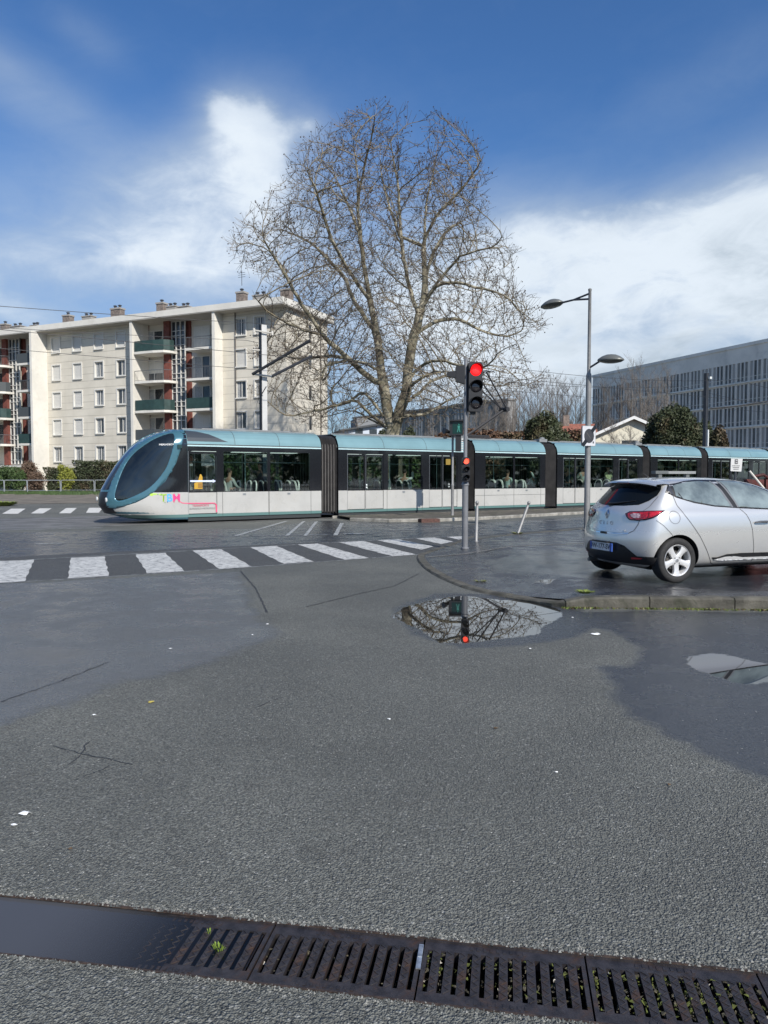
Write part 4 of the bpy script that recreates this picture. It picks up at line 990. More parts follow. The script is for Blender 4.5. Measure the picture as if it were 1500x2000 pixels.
# ================================================================== PASSENGERS
def skin_mesh(nodes, edges, root=0, sub=1):
    me = bpy.data.meshes.new('tmp'); me.from_pydata([n[0] for n in nodes], edges, []); o_ = bpy.data.objects.new('tmp', me); COL.objects.link(o_)
    m = o_.modifiers.new('k', 'SKIN'); m.use_smooth_shade = True
    for i, n in enumerate(nodes): me.skin_vertices[0].data[i].radius = n[1]; me.skin_vertices[0].data[i].use_root = (i == root)
    s = o_.modifiers.new('s', 'SUBSURF'); s.levels = sub; s.render_levels = sub
    r = eval_mesh(o_); bpy.data.objects.remove(o_); bpy.data.meshes.remove(me); return r
SKIN = M('skin', (.42, .26, .19), .6); HAIR = M('dark_hair', (.03, .022, .018), .7)
def person(loc, rz, label, coat_c, leg_c=(.03, .035, .05), seated=True, hair=HAIR, group='passengers seen through the tram windows', cname='coat', arm=0, bag=False):
    hip = .50 if seated else .92
    N_ = [((0, 0, hip), (.13, .11)), ((0, 0, hip+.22), (.125, .095)), ((0, 0, hip+.45), (.15, .10)), ((0, 0, hip+.54), (.06, .06)), ((.015, 0, hip+.62), (.055, .055)), ((.02, 0, hip+.70), (.088, .075)), ((.015, 0, hip+.80), (.085, .072))]
    E_ = [(0, 1), (1, 2), (2, 3), (3, 4), (4, 5), (5, 6)]
    arms = {}
    for s_ in (-1, 1):
        b = len(N_)
        el_ = (.10, s_*.26, hip+.22) if not (arm and s_ == arm) else (.28, s_*.26, hip+.50)
        ha_ = (.32, s_*.16, hip+.14) if not (arm and s_ == arm) else (.42, s_*.20, hip+.78)
        N_ += [((0, s_*.185, hip+.46), (.062, .055)), (el_, (.045, .042)), (ha_, (.032, .03)), ((ha_[0]+.08, ha_[1], ha_[2]), (.035, .018))]
        E_ += [(2, b), (b, b+1), (b+1, b+2), (b+2, b+3)]; arms[s_] = (el_, ha_)
        b = len(N_)
        if seated: L = [((.05, s_*.10, hip-.01), (.085, .08)), ((.44, s_*.11, hip-.01), (.065, .06)), ((.42, s_*.11, .10), (.042, .042)), ((.55, s_*.12, .04), (.045, .03))]
        else: L = [((0, s_*.10, hip-.08), (.09, .085)), ((.02, s_*.11, .50), (.06, .058)), ((0, s_*.11, .10), (.042, .042)), ((.13, s_*.12, .04), (.045, .03))]
        N_ += L; E_ += [(0, b), (b, b+1), (b+1, b+2), (b+2, b+3)]
    me = skin_mesh(N_, E_); me.materials.clear(); me.materials.append(SKIN)
    o_ = bpy.data.objects.new('person', me); COL.objects.link(o_); o_.location = loc; o_.rotation_euler = (0, 0, rz); tag(o_, label, 'person', group)
    # face: nose, eyes
    mb = MB(); hz = hip+.755
    mb.tube([(.085, 0, hz+.02), (.115, 0, hz-.02)], [.008, .014], 6)
    for s_ in (-1, 1): mb.lathe([(.001, 0), (.010, .0), (.006, .006)], 8, Matrix.Translation((.092, s_*.03, hz+.015)) @ Matrix.Rotation(math.pi/2, 4, 'Y')); mb.tube([(0, s_*.08, hz+.02), (0, s_*.09, hz-.03)], .012, 6)
    mb.box((.09, 0, hz-.055), (.01, .04, .008))
    mb.build('face', SKIN, o_)
    cn = [((0, 0, hip-.05), (.155, .135)), ((0, 0, hip+.22), (.15, .12)), ((0, 0, hip+.45), (.17, .12)), ((0, 0, hip+.545), (.075, .075))]; ce = [(0, 1), (1, 2), (2, 3)]
    for s_ in (-1, 1):
        b = len(cn); el_, ha_ = arms[s_]; cn += [((0, s_*.19, hip+.46), (.078, .07)), (el_, (.062, .058)), (ha_, (.048, .045))]; ce += [(2, b), (b, b+1), (b+1, b+2)]
    cm = skin_mesh(cn, ce); cm.materials.clear(); cm.materials.append(M('cloth_%.2f_%.2f_%.2f' % coat_c, coat_c, .85)); q = bpy.data.objects.new(cname, cm); COL.objects.link(q); q.parent = o_
    tn = [((0, 0, hip-.02), (.145, .125))]; te = []
    for s_ in (-1, 1):
        b = len(tn); tn += ([((.06, s_*.10, hip-.01), (.098, .09)), ((.44, s_*.11, hip-.01), (.076, .07)), ((.42, s_*.11, .12), (.056, .056))] if seated else [((0, s_*.10, hip-.1), (.10, .095)), ((.02, s_*.11, .50), (.072, .07)), ((0, s_*.11, .12), (.056, .056))]); te += [(0, b), (b, b+1), (b+1, b+2)]
    tm = skin_mesh(tn, te); tm.materials.clear(); tm.materials.append(M('trouser_%.2f' % leg_c[2], leg_c, .85)); q = bpy.data.objects.new('trousers', tm); COL.objects.link(q); q.parent = o_
    mb = MB(); prof = [(.001, .115), (.05, .105), (.082, .07), (.098, .02), (.094, -.02), (.07, -.05)]
    mb.lathe(prof[::-1], 14, Matrix.Translation((-.008, 0, hz+.02)) @ Matrix.Rotation(R(-16), 4, 'Y') @ Matrix.Diagonal((1.02, .92, 1, 1)), cap=False)
    mb.build('hair', hair, o_, smooth=True)
    return o_
def pas(px, lat, z, rz, *a, **k):
    s, _ = TS(px, 940, lat); p = TR(s, lat, z); return person(p, TH+rz, *a, **k)
pas(990, .75, .52, math.pi*.1, 'seated passenger in a pale mint jacket behind the third carriage window left of the ninth pane', (.52, .66, .62)) if False else None
pas(991, .70, .52, 0.2, 'seated passenger in a pale mint jacket, left window of the third carriage', (.50, .66, .62))
pas(1044, .72, .52, math.pi, 'passenger in light clothing with an arm raised, right window of the third carriage', (.55, .68, .64), arm=1)
pas(1187, 1.0, .36, -1.5, 'standing passenger in a pale yellow-green coat in the fourth carriage', (.55, .62, .38), seated=False)
pas(1137, .9, .36, 1.6, 'standing passenger in grey by the doors of the fourth carriage, left of the lamp post', (.38, .46, .42), seated=False)
pas(790, .80, .52, .6, 'passenger leaning forward in a white top, wide window of the second carriage', (.62, .72, .70), arm=-1)
pas(508, 1.6, .36, 2.6, 'passenger in dark clothes leaning inside the first carriage', (.06, .07, .08), seated=False, arm=1)
pas(448, .62, .52, .3, 'passenger in black and white at the left end of the first carriage window', (.45, .5, .48))
pas(1110, 1.3, .36, .4, 'dark-clothed passenger standing behind the doors of the fourth carriage', (.05, .07, .10), seated=False)
# ================================================================== STREET FURNITURE
GALV = M('galvanised_steel', (.25, .25, .245), .5, .25, var=(3, .15), dirt=(8, (.16, .16, .16), .4))
POLEG = M('grey_pole_paint', (.20, .205, .215), .42, .2, var=(4, .12), dirt=(5, (.11, .11, .11), .5))
POLED = M('dark_pole_paint', (.075, .08, .09), .45, .3)
BLKP = M('black_plastic', (.014, .014, .016), .38)
DARKL = M('unlit_lens', (.012, .010, .012), .15, coat=.6)
RED_ON = M('red_lamp', (.8, .02, .02), .4, emit=((1, .008, .010), 1.5))
RED_S = M('small_red_lamp', (.8, .1, .08), .4, emit=((1, .09, .05), 2.2))
GRN_S = M('green_man_lamp', (.03, .17, .14), .4, emit=((.10, .55, .45), .06))
def rx(a): return Matrix.Rotation(a, 4, 'X')
def visor(mb, c, r, L, mat=0, M0=None, n=14):
    vs = []; fs = []
    for i in range(n+1):
        a = math.pi*(-.08)+math.pi*1.16*i/n
        x, z = math.cos(a)*r, math.sin(a)*r; Lq = L*(.45+.55*max(0, math.sin(a)))
        for q in ((x, 0, z), (x, -Lq, z), (x*.94, -Lq, z*.94), (x*.94, 0, z*.94)): vs.append(Vector(c)+Vector(q))
    for i in range(n):
        for j in range(4): fs.append((i*4+j, i*4+(j+1) % 4, (i+1)*4+(j+1) % 4, (i+1)*4+j))
    if M0 is not None: vs = [M0 @ v for v in vs]
    mb.add(vs, fs, mat)
# ---- main traffic signal
b = G(908, 1070, .05); zb = pz(b.x, b.y); b.z = zb
YD = b.y
TL = empty('traffic_light', b); tag(TL, 'traffic light on a grey pole at the pavement corner, upper lamp lit red', 'traffic light')
zc = AT(908, 948, YD).z-zb; zt = AT(908, 702, YD).z-zb
mb = MB(); mb.lathe([(.085, 0), (.085, .03), (.066, .04), (.066, zc), (.080, zc), (.080, zc+.03), (.066, zc+.06), (.045, zc+.09), (.041, zc+.2), (.038, zt), (.02, zt+.02)], 20); mb.build('pole', POLEG, TL, angle=40)
sc = YD/F
def head(parent, xc, zc_, n, w, hh, depth, lens_r, lit=None, name='signal_head', rz=0.0, yo=-.06, lensmats=None):
    hd = MB(); R0 = Matrix.Translation((xc, yo, zc_)) @ Matrix.Rotation(rz, 4, 'Z')
    bev = .03
    prof = [(-w/2+bev, -hh/2), (w/2-bev, -hh/2), (w/2, -hh/2+bev), (w/2, hh/2-bev), (w/2-bev, hh/2), (-w/2+bev, hh/2), (-w/2, hh/2-bev), (-w/2, -hh/2+bev)]
    hd.prism(prof, -depth/2, depth/2, 0, fn=lambda v: R0 @ v)
    for i in range(n): visor(hd, (0, -depth/2, hh/2-(i+.5)*hh/n), lens_r*1.12, .16, 0, R0)
    for i in range(1, n): hd.box(R0 @ Vector((0, 0, hh/2-i*hh/n)), (w*1.02, depth*1.02, .008), rz)
    q = hd.build(name, BLKP, parent)
    for i in range(n):
        l = MB(); l.lathe([(.001, .022), (lens_r*.6, .016), (lens_r, .0), (lens_r, -.004)], 24, R0 @ Matrix.Translation((0, -depth/2-.002, hh/2-(i+.5)*hh/n)) @ rx(math.pi/2))
        l.build('lens', (lensmats[i] if lensmats else DARKL), q, smooth=True)
    return q
hx = (925-908)*sc; hz = AT(925, 756.5, YD).z-zb; hh_ = 95*sc
head(TL, hx, hz, 3, 27*sc, hh_, .17, 11.2*sc, rz=R(8), yo=-.03, lensmats=[RED_ON, DARKL, DARKL])
mb = MB(); mb.box((.05, 0, hz+.3), (.14, .03, .03)); mb.box((.05, 0, hz-.42), (.16, .03, .04)); mb.tube([(.03, 0, hz-.50), (.16, 0, hz-.46)], .02, 6); mb.box((hx*.8, .0, hz-hh_/2-.03), (.12, .10, .05)); mb.build('bracket', BLKP, TL)
mb = MB(); lx = (896-908)*sc; lz = AT(896, 732, YD).z-zb
mb.prism([(lx-.085, -.19+.05), (lx-.085, .17), (lx+.10, .19), (lx+.10, -.20)], -.10, .10, 0, fn=lambda v: v+Vector((0, 0, lz)))
mb.prism([(lx-.27, -.03), (lx-.27, .055), (lx-.085, .075), (lx-.085, -.07)], -.09, .09, 0, fn=lambda v: v+Vector((0, 0, lz)))
mb.build('side_signal', BLKP, TL)
rz_ = AT(907, 917, YD).z-zb
q = head(TL, -.0, rz_, 3, 15*sc, 47*sc, .09, 5.2*sc, name='repeater_signal', rz=R(4), yo=-.095, lensmats=[RED_S, DARKL, DARKL])
# ---- pedestrian signal on the island
b = G(883.5, 1006, .115); b.z = .11; YD2 = b.y; s2 = YD2/F
PS = empty('pedestrian_signal', b); tag(PS, 'pedestrian signal showing a green figure, on a thin pole on the tram island', 'pedestrian signal')
top = AT(884, 838, YD2).z-b.z; z1 = AT(884, 948, YD2).z-b.z
mb = MB(); mb.lathe([(.06, 0), (.056, .02), (.056, z1), (.062, z1+.02), (.042, z1+.08), (.042, top+.1)], 14); mb.build('pole', GALV, PS, angle=40)
def zz(y): return AT(884, y, YD2).z-b.z
x0 = (877-884)*s2; x1 = (903-884)*s2
mb = MB(); mb.b2(x0, x1, -.30, -.06, zz(851), zz(822)); mb.b2(x0-.02, x1+.02, -.42, -.28, zz(823)-.02, zz(822)+.02); mb.build('signal_head', BLKP, PS)
mb = MB(); mb.b2(x0+.1, x1-.04, -.305, -.301, zz(848), zz(825)); mb.build('lens', M('green_lens_dark', (.006, .03, .025), .2), PS)
cx = (894-884)*s2; mb = MB(); zc2 = zz(837)
mb.lathe([(.001, -.03), (.028, -.012), (.028, .012), (.001, .03)], 10, Matrix.Translation((cx, -.315, zc2+.13)))
mb.prism([(cx-.035, -.02), (cx+.035, -.02), (cx+.045, .09), (cx-.045, .09)], -.318, -.306, fn=lambda v: v+Vector((0, 0, zc2)))
mb.prism([(cx-.035, -.02), (cx-.065, -.15), (cx-.035, -.15), (cx, -.03)], -.318, -.306, fn=lambda v: v+Vector((0, 0, zc2))); mb.prism([(cx+.035, -.02), (cx+.06, -.15), (cx+.03, -.15), (cx, -.03)], -.318, -.306, fn=lambda v: v+Vector((0, 0, zc2)))
mb.build('green_figure', GRN_S, PS)
mb = MB(); mb.b2((889-884)*s2, (899-884)*s2, -.25, -.04, zz(882), zz(851)); mb.build('control_box', BLKP, PS)
mb = MB(); mb.tube([((877-884)*s2, -.1, zz(845)), ((872-884)*s2, -.18, zz(843)), ((866-884)*s2, -.25, zz(842))], [.05, .08, .12], 12); mb.tube([((872-884)*s2, -.1, zz(855)), ((866-884)*s2, -.14, zz(855))], [.04, .05], 8); mb.build('loudspeaker_horn', BLKP, PS, angle=40)
mb = MB(); 
for i in range(6): mb.box(((902-884)*s2, -.1, zz(880)+i*.085), (.07, .1, .05))
mb.build('striped_tag', M('tag_white', (.6, .62, .62), .5), PS)
# ---- street lamp
b = G(1146, 1034, .1); b.z = pz(b.x, b.y)-.01; YD3 = b.y; s3 = YD3/F
LP = empty('street_lamp', b); tag(LP, 'tall grey lamp post with two oval lanterns at different heights, beside the silver car', 'street lamp')
z_ = lambda y, x=1148: AT(x, y, YD3).z-b.z
mb = MB(); zj = z_(735); zt = z_(568)
mb.lathe([(.12, 0), (.12, .04), (.085, .06), (.083, .9), (.076, zj), (.078, zj+.02), (.05, zj+.10)], 18); mb.lathe([(.050, zj+.05), (.042, zt), (.05, zt+.01), (.05, zt+.05), (.01, zt+.07)], 14); mb.build('pole', GALV, LP, angle=40)
d1 = Vector((-.62, .78, 0)); d2 = Vector((.72, -.69, 0))
def lantern(dr, L, z0, z1, braces, name='lantern'):
    end = dr*L+Vector((0, 0, z1)); mb = MB()
    for zz_ in braces: mb.tube([Vector((0, 0, zz_)), dr*L*.55+Vector((0, 0, z0+(z1-z0)*.5)), end], [.028, .028, .03], 8)
    mb.build('arm', POLED, LP)
    Mx = Matrix.Translation(end+dr*.33) @ Matrix.Rotation(math.atan2(dr.y, dr.x), 4, 'Z') @ Matrix.Rotation(R(4), 4, 'Y') @ Matrix.Diagonal((1, .62, 1, 1))
    mb = MB(); mb.lathe([(.001, .16), (.14, .145), (.26, .10), (.36, .035), (.385, .0), (.37, -.015)], 24, Mx, cap=False); s_ = mb.build('lantern', M('lantern_shell', (.16, .165, .15), .4, .3), LP, smooth=True)
    mb = MB(); mb.lathe([(.37, -.014), (.30, -.055), (.15, -.085), (.001, -.09)], 24, Mx, cap=False); mb.build('lantern_bowl', M('lantern_bowl', (.10, .105, .09), .25, coat=.4), s_, smooth=True)
L1 = (1150-1106)*s3/.62; z1h = AT(1106, 592, YD3+.78*L1).z-b.z
lantern(d1, L1*.97, z_(578), z1h, (z_(573), z_(584)))
z2h = AT(1168, 706, YD3-.2).z-b.z; lantern(d2, .32, z_(718), z2h, (z_(719),))
zs = AT(1143, 852, YD3).z-b.z
SG = empty('sign', b+Vector((-.02, -.12, zs)), R(33)); tag(SG, 'square pale sign with a black disc crossed by broken black bars, on the lamp post', 'sign')
mb = MB(); w_, h_ = .27, .28
pr = [(-w_+.03, -h_), (w_-.03, -h_), (w_, -h_+.03), (w_, h_-.03), (w_-.03, h_), (-w_+.03, h_), (-w_, h_-.03), (-w_, -h_+.03)]
mb.prism(pr, -.02, .02); mb.prism([(x*.97, z*.97) for x, z in pr], -.0225, -.02, 1); mb.build('plate', [GALV, M('sign_white', (.55, .56, .58), .5, dirt=(6, (.40, .40, .41), .4))], SG)
mb = MB(); RX = Matrix.Translation((0, -.024, -.0)) @ rx(math.pi/2)
mb.lathe([(.001, .001), (.158, .001), (.158, 0)], 28, RX, 0); mb.lathe([(.158, .0012), (.198, .0012), (.198, 0)], 28, RX, 1)
def bar(x0, z0, x1, z1, w, y, m):
    d_ = Vector((x1-x0, z1-z0)).normalized(); n_ = Vector((-d_.y, d_.x))*w/2
    mb.quad((x0-n_.x, y, z0-n_.y), (x1-n_.x, y, z1-n_.y), (x1+n_.x, y, z1+n_.y), (x0+n_.x, y, z0+n_.y), m)
bar(.10, .12, .262, .275, .12, -.0275, 2); bar(-.10, -.12, -.262, -.275, .12, -.0275, 2); bar(-.10, .09, .06, -.07, .012, -.029, 3); bar(.16, -.20, .18, -.15, .045, -.0275, 2)
mb.build('emblem', [M('disc_black', (.012, .012, .012), .4), M('disc_ring', (.045, .045, .05), .4), M('bar_black', (.014, .016, .02), .4), M('mark_grey', (.16, .15, .14), .5)], SG)
# ---- bollards
def bollard(base, topv, label):
    o_ = MB(); H = (topv-base).length; o_.lathe([(.055, 0), (.038, .02), (.036, H-.14), (.025, H-.12), (.025, H-.10), (.036, H-.09), (.036, H-.085)], 16); p_ = o_.build('bollard', GALV, angle=40)
    cap = MB(); cap.lathe([(.001, H), (.025, H-.006), (.042, H-.03), (.044, H-.05), (.036, H-.075), (.02, H-.085)], 16); c_ = cap.build('cap', GALV, p_, smooth=True)
    p_.location = base; p_.rotation_euler = (topv-base).to_track_quat('Z', 'Y').to_euler(); tag(p_, label, 'bollard', 'bollards on the pavement corner')
bb = G(930, 1056, .07); bollard(Vector((bb.x, bb.y, .05)), AT(932, 978, bb.y), 'upright metal bollard just right of the traffic light pole')
bb = G(1011, 1042, .08); bollard(Vector((bb.x, bb.y, .05)), AT(1034, 979, bb.y+.05), 'metal bollard leaning far over to the right')
# ---- small notice sign right of the car roof
p = AT(1438, 908, 15.5)
NS = empty('notice_sign', (p.x, p.y, p.z), R(-4)); tag(NS, 'small white notice with a black symbol, showing above the car roof', 'notice sign')
mb = MB(); mb.prism([(-.115, -.13), (.105, -.14), (.125, .13), (-.11, .135)], -.006, .006); mb.build('plate', M('notice_white', (.62, .62, .60), .5), NS)
mb = MB(); mb.b2(-.035, .03, -.010, -.0065, .02, .12)
for i, w in enumerate((.085, .07, .06)): mb.b2(-w, w*.8, -.010, -.0065, -.025-i*.035, -.013-i*.035)
mb.b2(-.02, .018, -.0125, -.0105, .085, .10, 1); mb.b2(-.02, .018, -.0125, -.0105, .04, .055, 1); mb.build('print', [M('print_grey', (.12, .12, .12), .5), M('notice_white2', (.5, .5, .5), .5)], NS)
mb = MB(); mb.tube([(.0, .03, -.1), (.0, .03, .14-p.z)], .022, 8); mb.build('post', POLED, NS)
# red site barrier and leaning white stick beyond the car
p = AT(1475, 930, 17.5)
RB = empty('site_barrier', (p.x+.7, p.y, .06), R(6)); tag(RB, 'red and brown site barrier just showing over the car roof at the right edge', 'barrier')
mb = MB()
for i in range(5): mb.prism([(-1.0+i*.5, .0), (-.55+i*.5, .0), (-.55+i*.5, 1.46), (-1.0+i*.5, 1.47+.02*(i % 2))], -.05, .05, 0 if i in (0, 1) else 1)
mb.tube([(-.85, -.05, 1.53), (-.6, -.1, 1.57), (-.45, -.05, 1.50)], [.03, .04, .03], 8, 0); mb.tube([(-.25, 0, 1.50), (1.4, 0, 1.47)], .035, 8, 2)
mb.build('panel', [M('site_red', (.08, .018, .016), .7, var=(5, .5)), M('site_brown', (.12, .07, .05), .7), M('beige_pipe', (.4, .3, .22), .6)], RB)
mb = MB(); a1, a2 = AT(1464, 920, 17.2), AT(1482, 942, 17.2); dd_ = (a2-a1).normalized(); mb.tube([a1, a1+dd_*2.1], .025, 8)
tag(mb.build('wooden_stick', M('white_stick', (.65, .62, .55), .6)), 'thin white stick leaning beside the red barrier beyond the car', 'stick')
# ---- catenary masts and wires
MASTC = M('mast_pale', (.50, .50, .48), .6, .0, var=(2, .1)); MASTD = M('mast_dark_paint', (.020, .022, .026), .6)
def mast(px, topy, lat, width, arms, label, mats, w2=.05):
    s, zt = TS(px, topy, lat); p = TR(s, lat, 0); o_ = empty('catenary_mast', p, TH); tag(o_, label, 'mast', 'catenary masts behind the tram')
    mb = MB(); mb.b2(-width/2, width/2, -.10, -.08, 0, zt, 0); mb.b2(-width/2, width/2, .08, .10, 0, zt, 0); mb.b2(-width*.1, width*.1, -.08, .08, 0, zt, 1); mb.b2(-width/2-.04, -width/2, -.1, .1, 0, zt, 1)
    mb.b2(-.2, .2, -.2, .2, 0, .03, 0); mb.build('post', mats, o_)
    return o_, s, zt
m1, ms, mz = mast(514, 635, 3.2, .22, None, 'pale square catenary mast rising behind the tram in front of the apartment block', [MASTC, MASTD])
P1 = lambda x, y, lat: Vector((TS(x, y, lat)[0]-ms, lat-3.2, TS(x, y, lat)[1]))
mb = MB(); mb.tube([P1(496, 645, 3.0), P1(533, 651, 3.0)], .03, 6); mb.tube([P1(496, 641, 3.0), P1(496, 650, 3.0)], .05, 6); mb.tube([P1(532, 647, 3.0), P1(532, 655, 3.0)], .05, 6); AB = M('arm_beige', (.5, .48, .43), .5); mb.build('crossarm', AB, m1); mb = MB(); mb.tube([P1(494, 731, 3.0), P1(531, 735, 3.0)], .035, 6); mb.build('crossarm', AB, m1); mb = MB(); mb.tube([P1(492, 683, 3.0), P1(507, 684, 3.0)], .03, 6)
mb.build('crossarm', M('arm_beige', (.5, .48, .43), .5), m1)
mb = MB(); mb.tube([P1(493, 731, 3.0), P1(606, 665, 1.2)], .06, 8); mb.tube([P1(531, 735, 3.4), P1(608, 696, 5.0)], .06, 8); mb.tube([P1(510, 772, 3.1), P1(520, 755, 2.7)], .02, 6); mb.build('cantilever', MASTD, m1)
m2, ms2, mz2 = mast(1380, 729, 3.2, .16, None, 'dark catenary mast in front of the long grey block at the right', [MASTD, POLED])
P2_ = lambda x, y, lat: Vector((TS(x, y, lat)[0]-ms2, lat-3.2, TS(x, y, lat)[1]))
mb = MB(); mb.tube([P2_(1386, 798, 3.0), P2_(1440, 793, 2.0), P2_(1510, 782, 1.2)], .045, 8); mb.build('cantilever', MASTD, m2)
mb = MB(); a = P2_(1387, 738, 3.0); mb.box(a, (.2, .12, .14)); a = P2_(1383, 855, 3.0); mb.b2(a.x-.05, a.x+.05, -.22, -.12, 2.9, a.z+.5); mb.build('white_box', M('box_white', (.6, .62, .6), .5), m2)
WIRE = M('wire', (.03, .03, .032), .5, .3)
supports = [-45, ms, ms2, ms2+(ms2-ms), ms2+2*(ms2-ms)]
def wire(lat, z, sag, label, r_=.011, sup=supports):
    mb = MB()
    for a, c in zip(sup, sup[1:]):
        n = 14; pts = [TR(a+(c-a)*i/n, lat, z-sag*4*(i/n)*(1-i/n)) for i in range(n+1)]; mb.tube(pts, r_, 4)
    tag(mb.build('overhead_wire', WIRE), label, 'overhead wire', 'overhead wires along the tramway')
wire(1.2, 6.15, .0, 'contact wire directly above the tram'); wire(1.2, 7.35, .75, 'sagging messenger wire above the tram')
wire(5.0, 6.15, .0, 'contact wire above the farther track'); wire(5.0, 7.35, .75, 'sagging messenger wire above the farther track')
# thin cable in front of the left facade
# ---- crowd barriers
BAR = M('barrier_tube', (.42, .45, .47), .4, .5)
def barrier(x0, x1, yb, label):
    a, c = G(x0, yb), G(x1, yb); d_ = c-a; L = d_.length; H = 1.22; mb = MB()
    fr_ = smooth_poly([(0, 0), (0, H*.75), (.03, H-.06), (.14, H), (L/2, H), (L-.14, H), (L-.03, H-.06), (L, H*.75), (L, 0)], 2, closed=False)
    mb.tube([(x, 0, z) for x, z in fr_], .036, 6); mb.tube([(0, 0, .28), (L, 0, .28)], .020, 5)
    for x in (.03, L-.03): mb.tube([(x, -.3, .02), (x, .3, .02)], .02, 5)
    o_ = mb.build('barrier', BAR, loc=a); o_.rotation_euler = (0, 0, math.atan2(d_.y, d_.x)); tag(o_, label, 'barrier', 'grey tube barriers in front of the hedges')
barrier(-34, 8, 963.5, 'grey tube barrier cut by the left edge of the view'); barrier(9, 53, 963.5, 'grey tube barrier before the reddish bushes'); barrier(54, 118, 964, 'grey tube barrier between the reddish bushes and the yellow-green shrub'); barrier(120, 184, 963, 'grey tube barrier in front of the long clipped hedge'); barrier(186, 250, 962.5, 'grey tube barrier partly hidden by the tram nose')
# ================================================================== APARTMENT BLOCK
def X_on(px, lat=0.0):     # local x on facade plane
    d_ = ray(px, 850); n = AY; p0 = AO+AY*lat; t = (p0-CAM).dot(n)/d_.dot(n); q = CAM+d_*t; return (q-AO).dot(AX)
AO = Vector((-8.56, 65.4, 0)); AX = Vector((.909, -.4168, 0)).normalized(); AY = Vector((-AX.y, AX.x, 0))
APT = empty('apartment_block', AO, math.atan2(AX.y, AX.x)); tag(APT, 'five-storey cream apartment block with white fins, brick-red strips and balconies, left behind the tram', 'apartment block')
def facade_mat():
    m = bpy.data.materials.new('panel_render'); m.use_nodes = True; k = N(m.node_tree); p = m.node_tree.nodes['Principled BSDF']
    oc = k.n('ShaderNodeTexCoord').outputs['Object']; x, y, z = k.xyz(oc)[:3]
    ln = k.m('ABSOLUTE', k.m('SUBTRACT', k.m('FRACT', k.m('DIVIDE', z, .70)), .5)); lines = k.m('MULTIPLY', k.ss(ln, .445, .475), k.ss(k.noise(k.comb(k.m('MULTIPLY', k.m('ADD', x, y), .4), k.m('MULTIPLY', z, 1.5), 0.0), 1.0, 3), .30, .55, .3, 1.0))
    f = k.noise(oc, .35, 5, .6); f2 = k.noise(k.comb(k.m('MULTIPLY', k.m('ADD', x, y), 2.5), k.m('MULTIPLY', z, .25), 0.0), 1.0, 5, .6)
    c = k.mix(k.ss(f, .3, .7), (.55, .515, .435), (.66, .62, .53)); c = k.mix(k.m('MULTIPLY', k.ss(f2, .5, .8), .2), c, (.42, .37, .29))
    c = k.mix(k.m('MULTIPLY', lines, .60), c, (.27, .25, .21))
    k.set(p.inputs['Base Color'], c); p.inputs['Roughness'].default_value = .85; return m
FAC = facade_mat(); WHF = M('white_render', (.66, .64, .58), .75, var=(.6, .08), dirt=(1.2, (.5, .47, .4), .4))
SOFF = M('soffit', (.42, .40, .36), .85); REDB = M('brick_red', (.165, .052, .038), .8, var=(3, .2)); BAYW = M('bay_wall', (.62, .59, .52), .8)
RSH = M('roller_shutter', (.58, .57, .53), .6, var=(12, .05)); WFR = M('window_frame_white', (.62, .61, .57), .5); WGL = M('window_glass_dark', (.035, .042, .05), .06, coat=.6, var=(.8, .5)); CURT = M('net_curtain', (.34, .35, .35), .7, var=(6, .2))
ZE = 16.35; SILL = [14.30, 11.50, 8.70, 5.90, 3.10]; WW, WH_ = 1.10, 1.50
cols_A = [X_on(x) for x in (113, 154, 196, 239)]; cols_B = [X_on(472), X_on(509)]
per = X_on(416, -1.15)-X_on(61, -1.9)
cols_C = [c-per for c in cols_A]
def holes_for(cols): return [(c-WW/2, c+WW/2, s, s+WH_) for c in cols for s in SILL]
mb = MB()
PF = 1.15
xA0, xA1, xB0 = X_on(61, -1.9)+.3, X_on(256, -PF), X_on(416, -PF)+.3
def seg(x0, x1, cols):
    mb.holes(x0, x1, 0, ZE, holes_for(cols), 0, .16, 0, 1)
seg(xA0, xA1, cols_A); seg(xB0, 0, cols_B); seg(xA0-per, xA1-per, cols_C)
DEP = 7.4; xL = xA0-per
# gable wall (right end) and the back
fn = lambda v: Vector((0-v.y, v.x, v.z))
gh = [(3.9, 4.5, s, s+1.3) for s in SILL]
mb.holes(0, DEP, 0, ZE, gh, 0, .12, 0, 1, lambda v: Vector((-v.y, v.x, v.z)))
mb.quad((xL, DEP, 0), (0, DEP, 0), (0, DEP, ZE), (xL, DEP, ZE)); mb.quad((xL, 0, 0), (xL, DEP, 0), (xL, DEP, ZE), (xL, 0, ZE))
mb.build('wall', [FAC, WHF], APT)
mb = MB()
for s in SILL: mb.b2(-.13, -.10, 3.9, 4.5, s, s+1.3)
mb.build('gable_pane', WGL, APT)
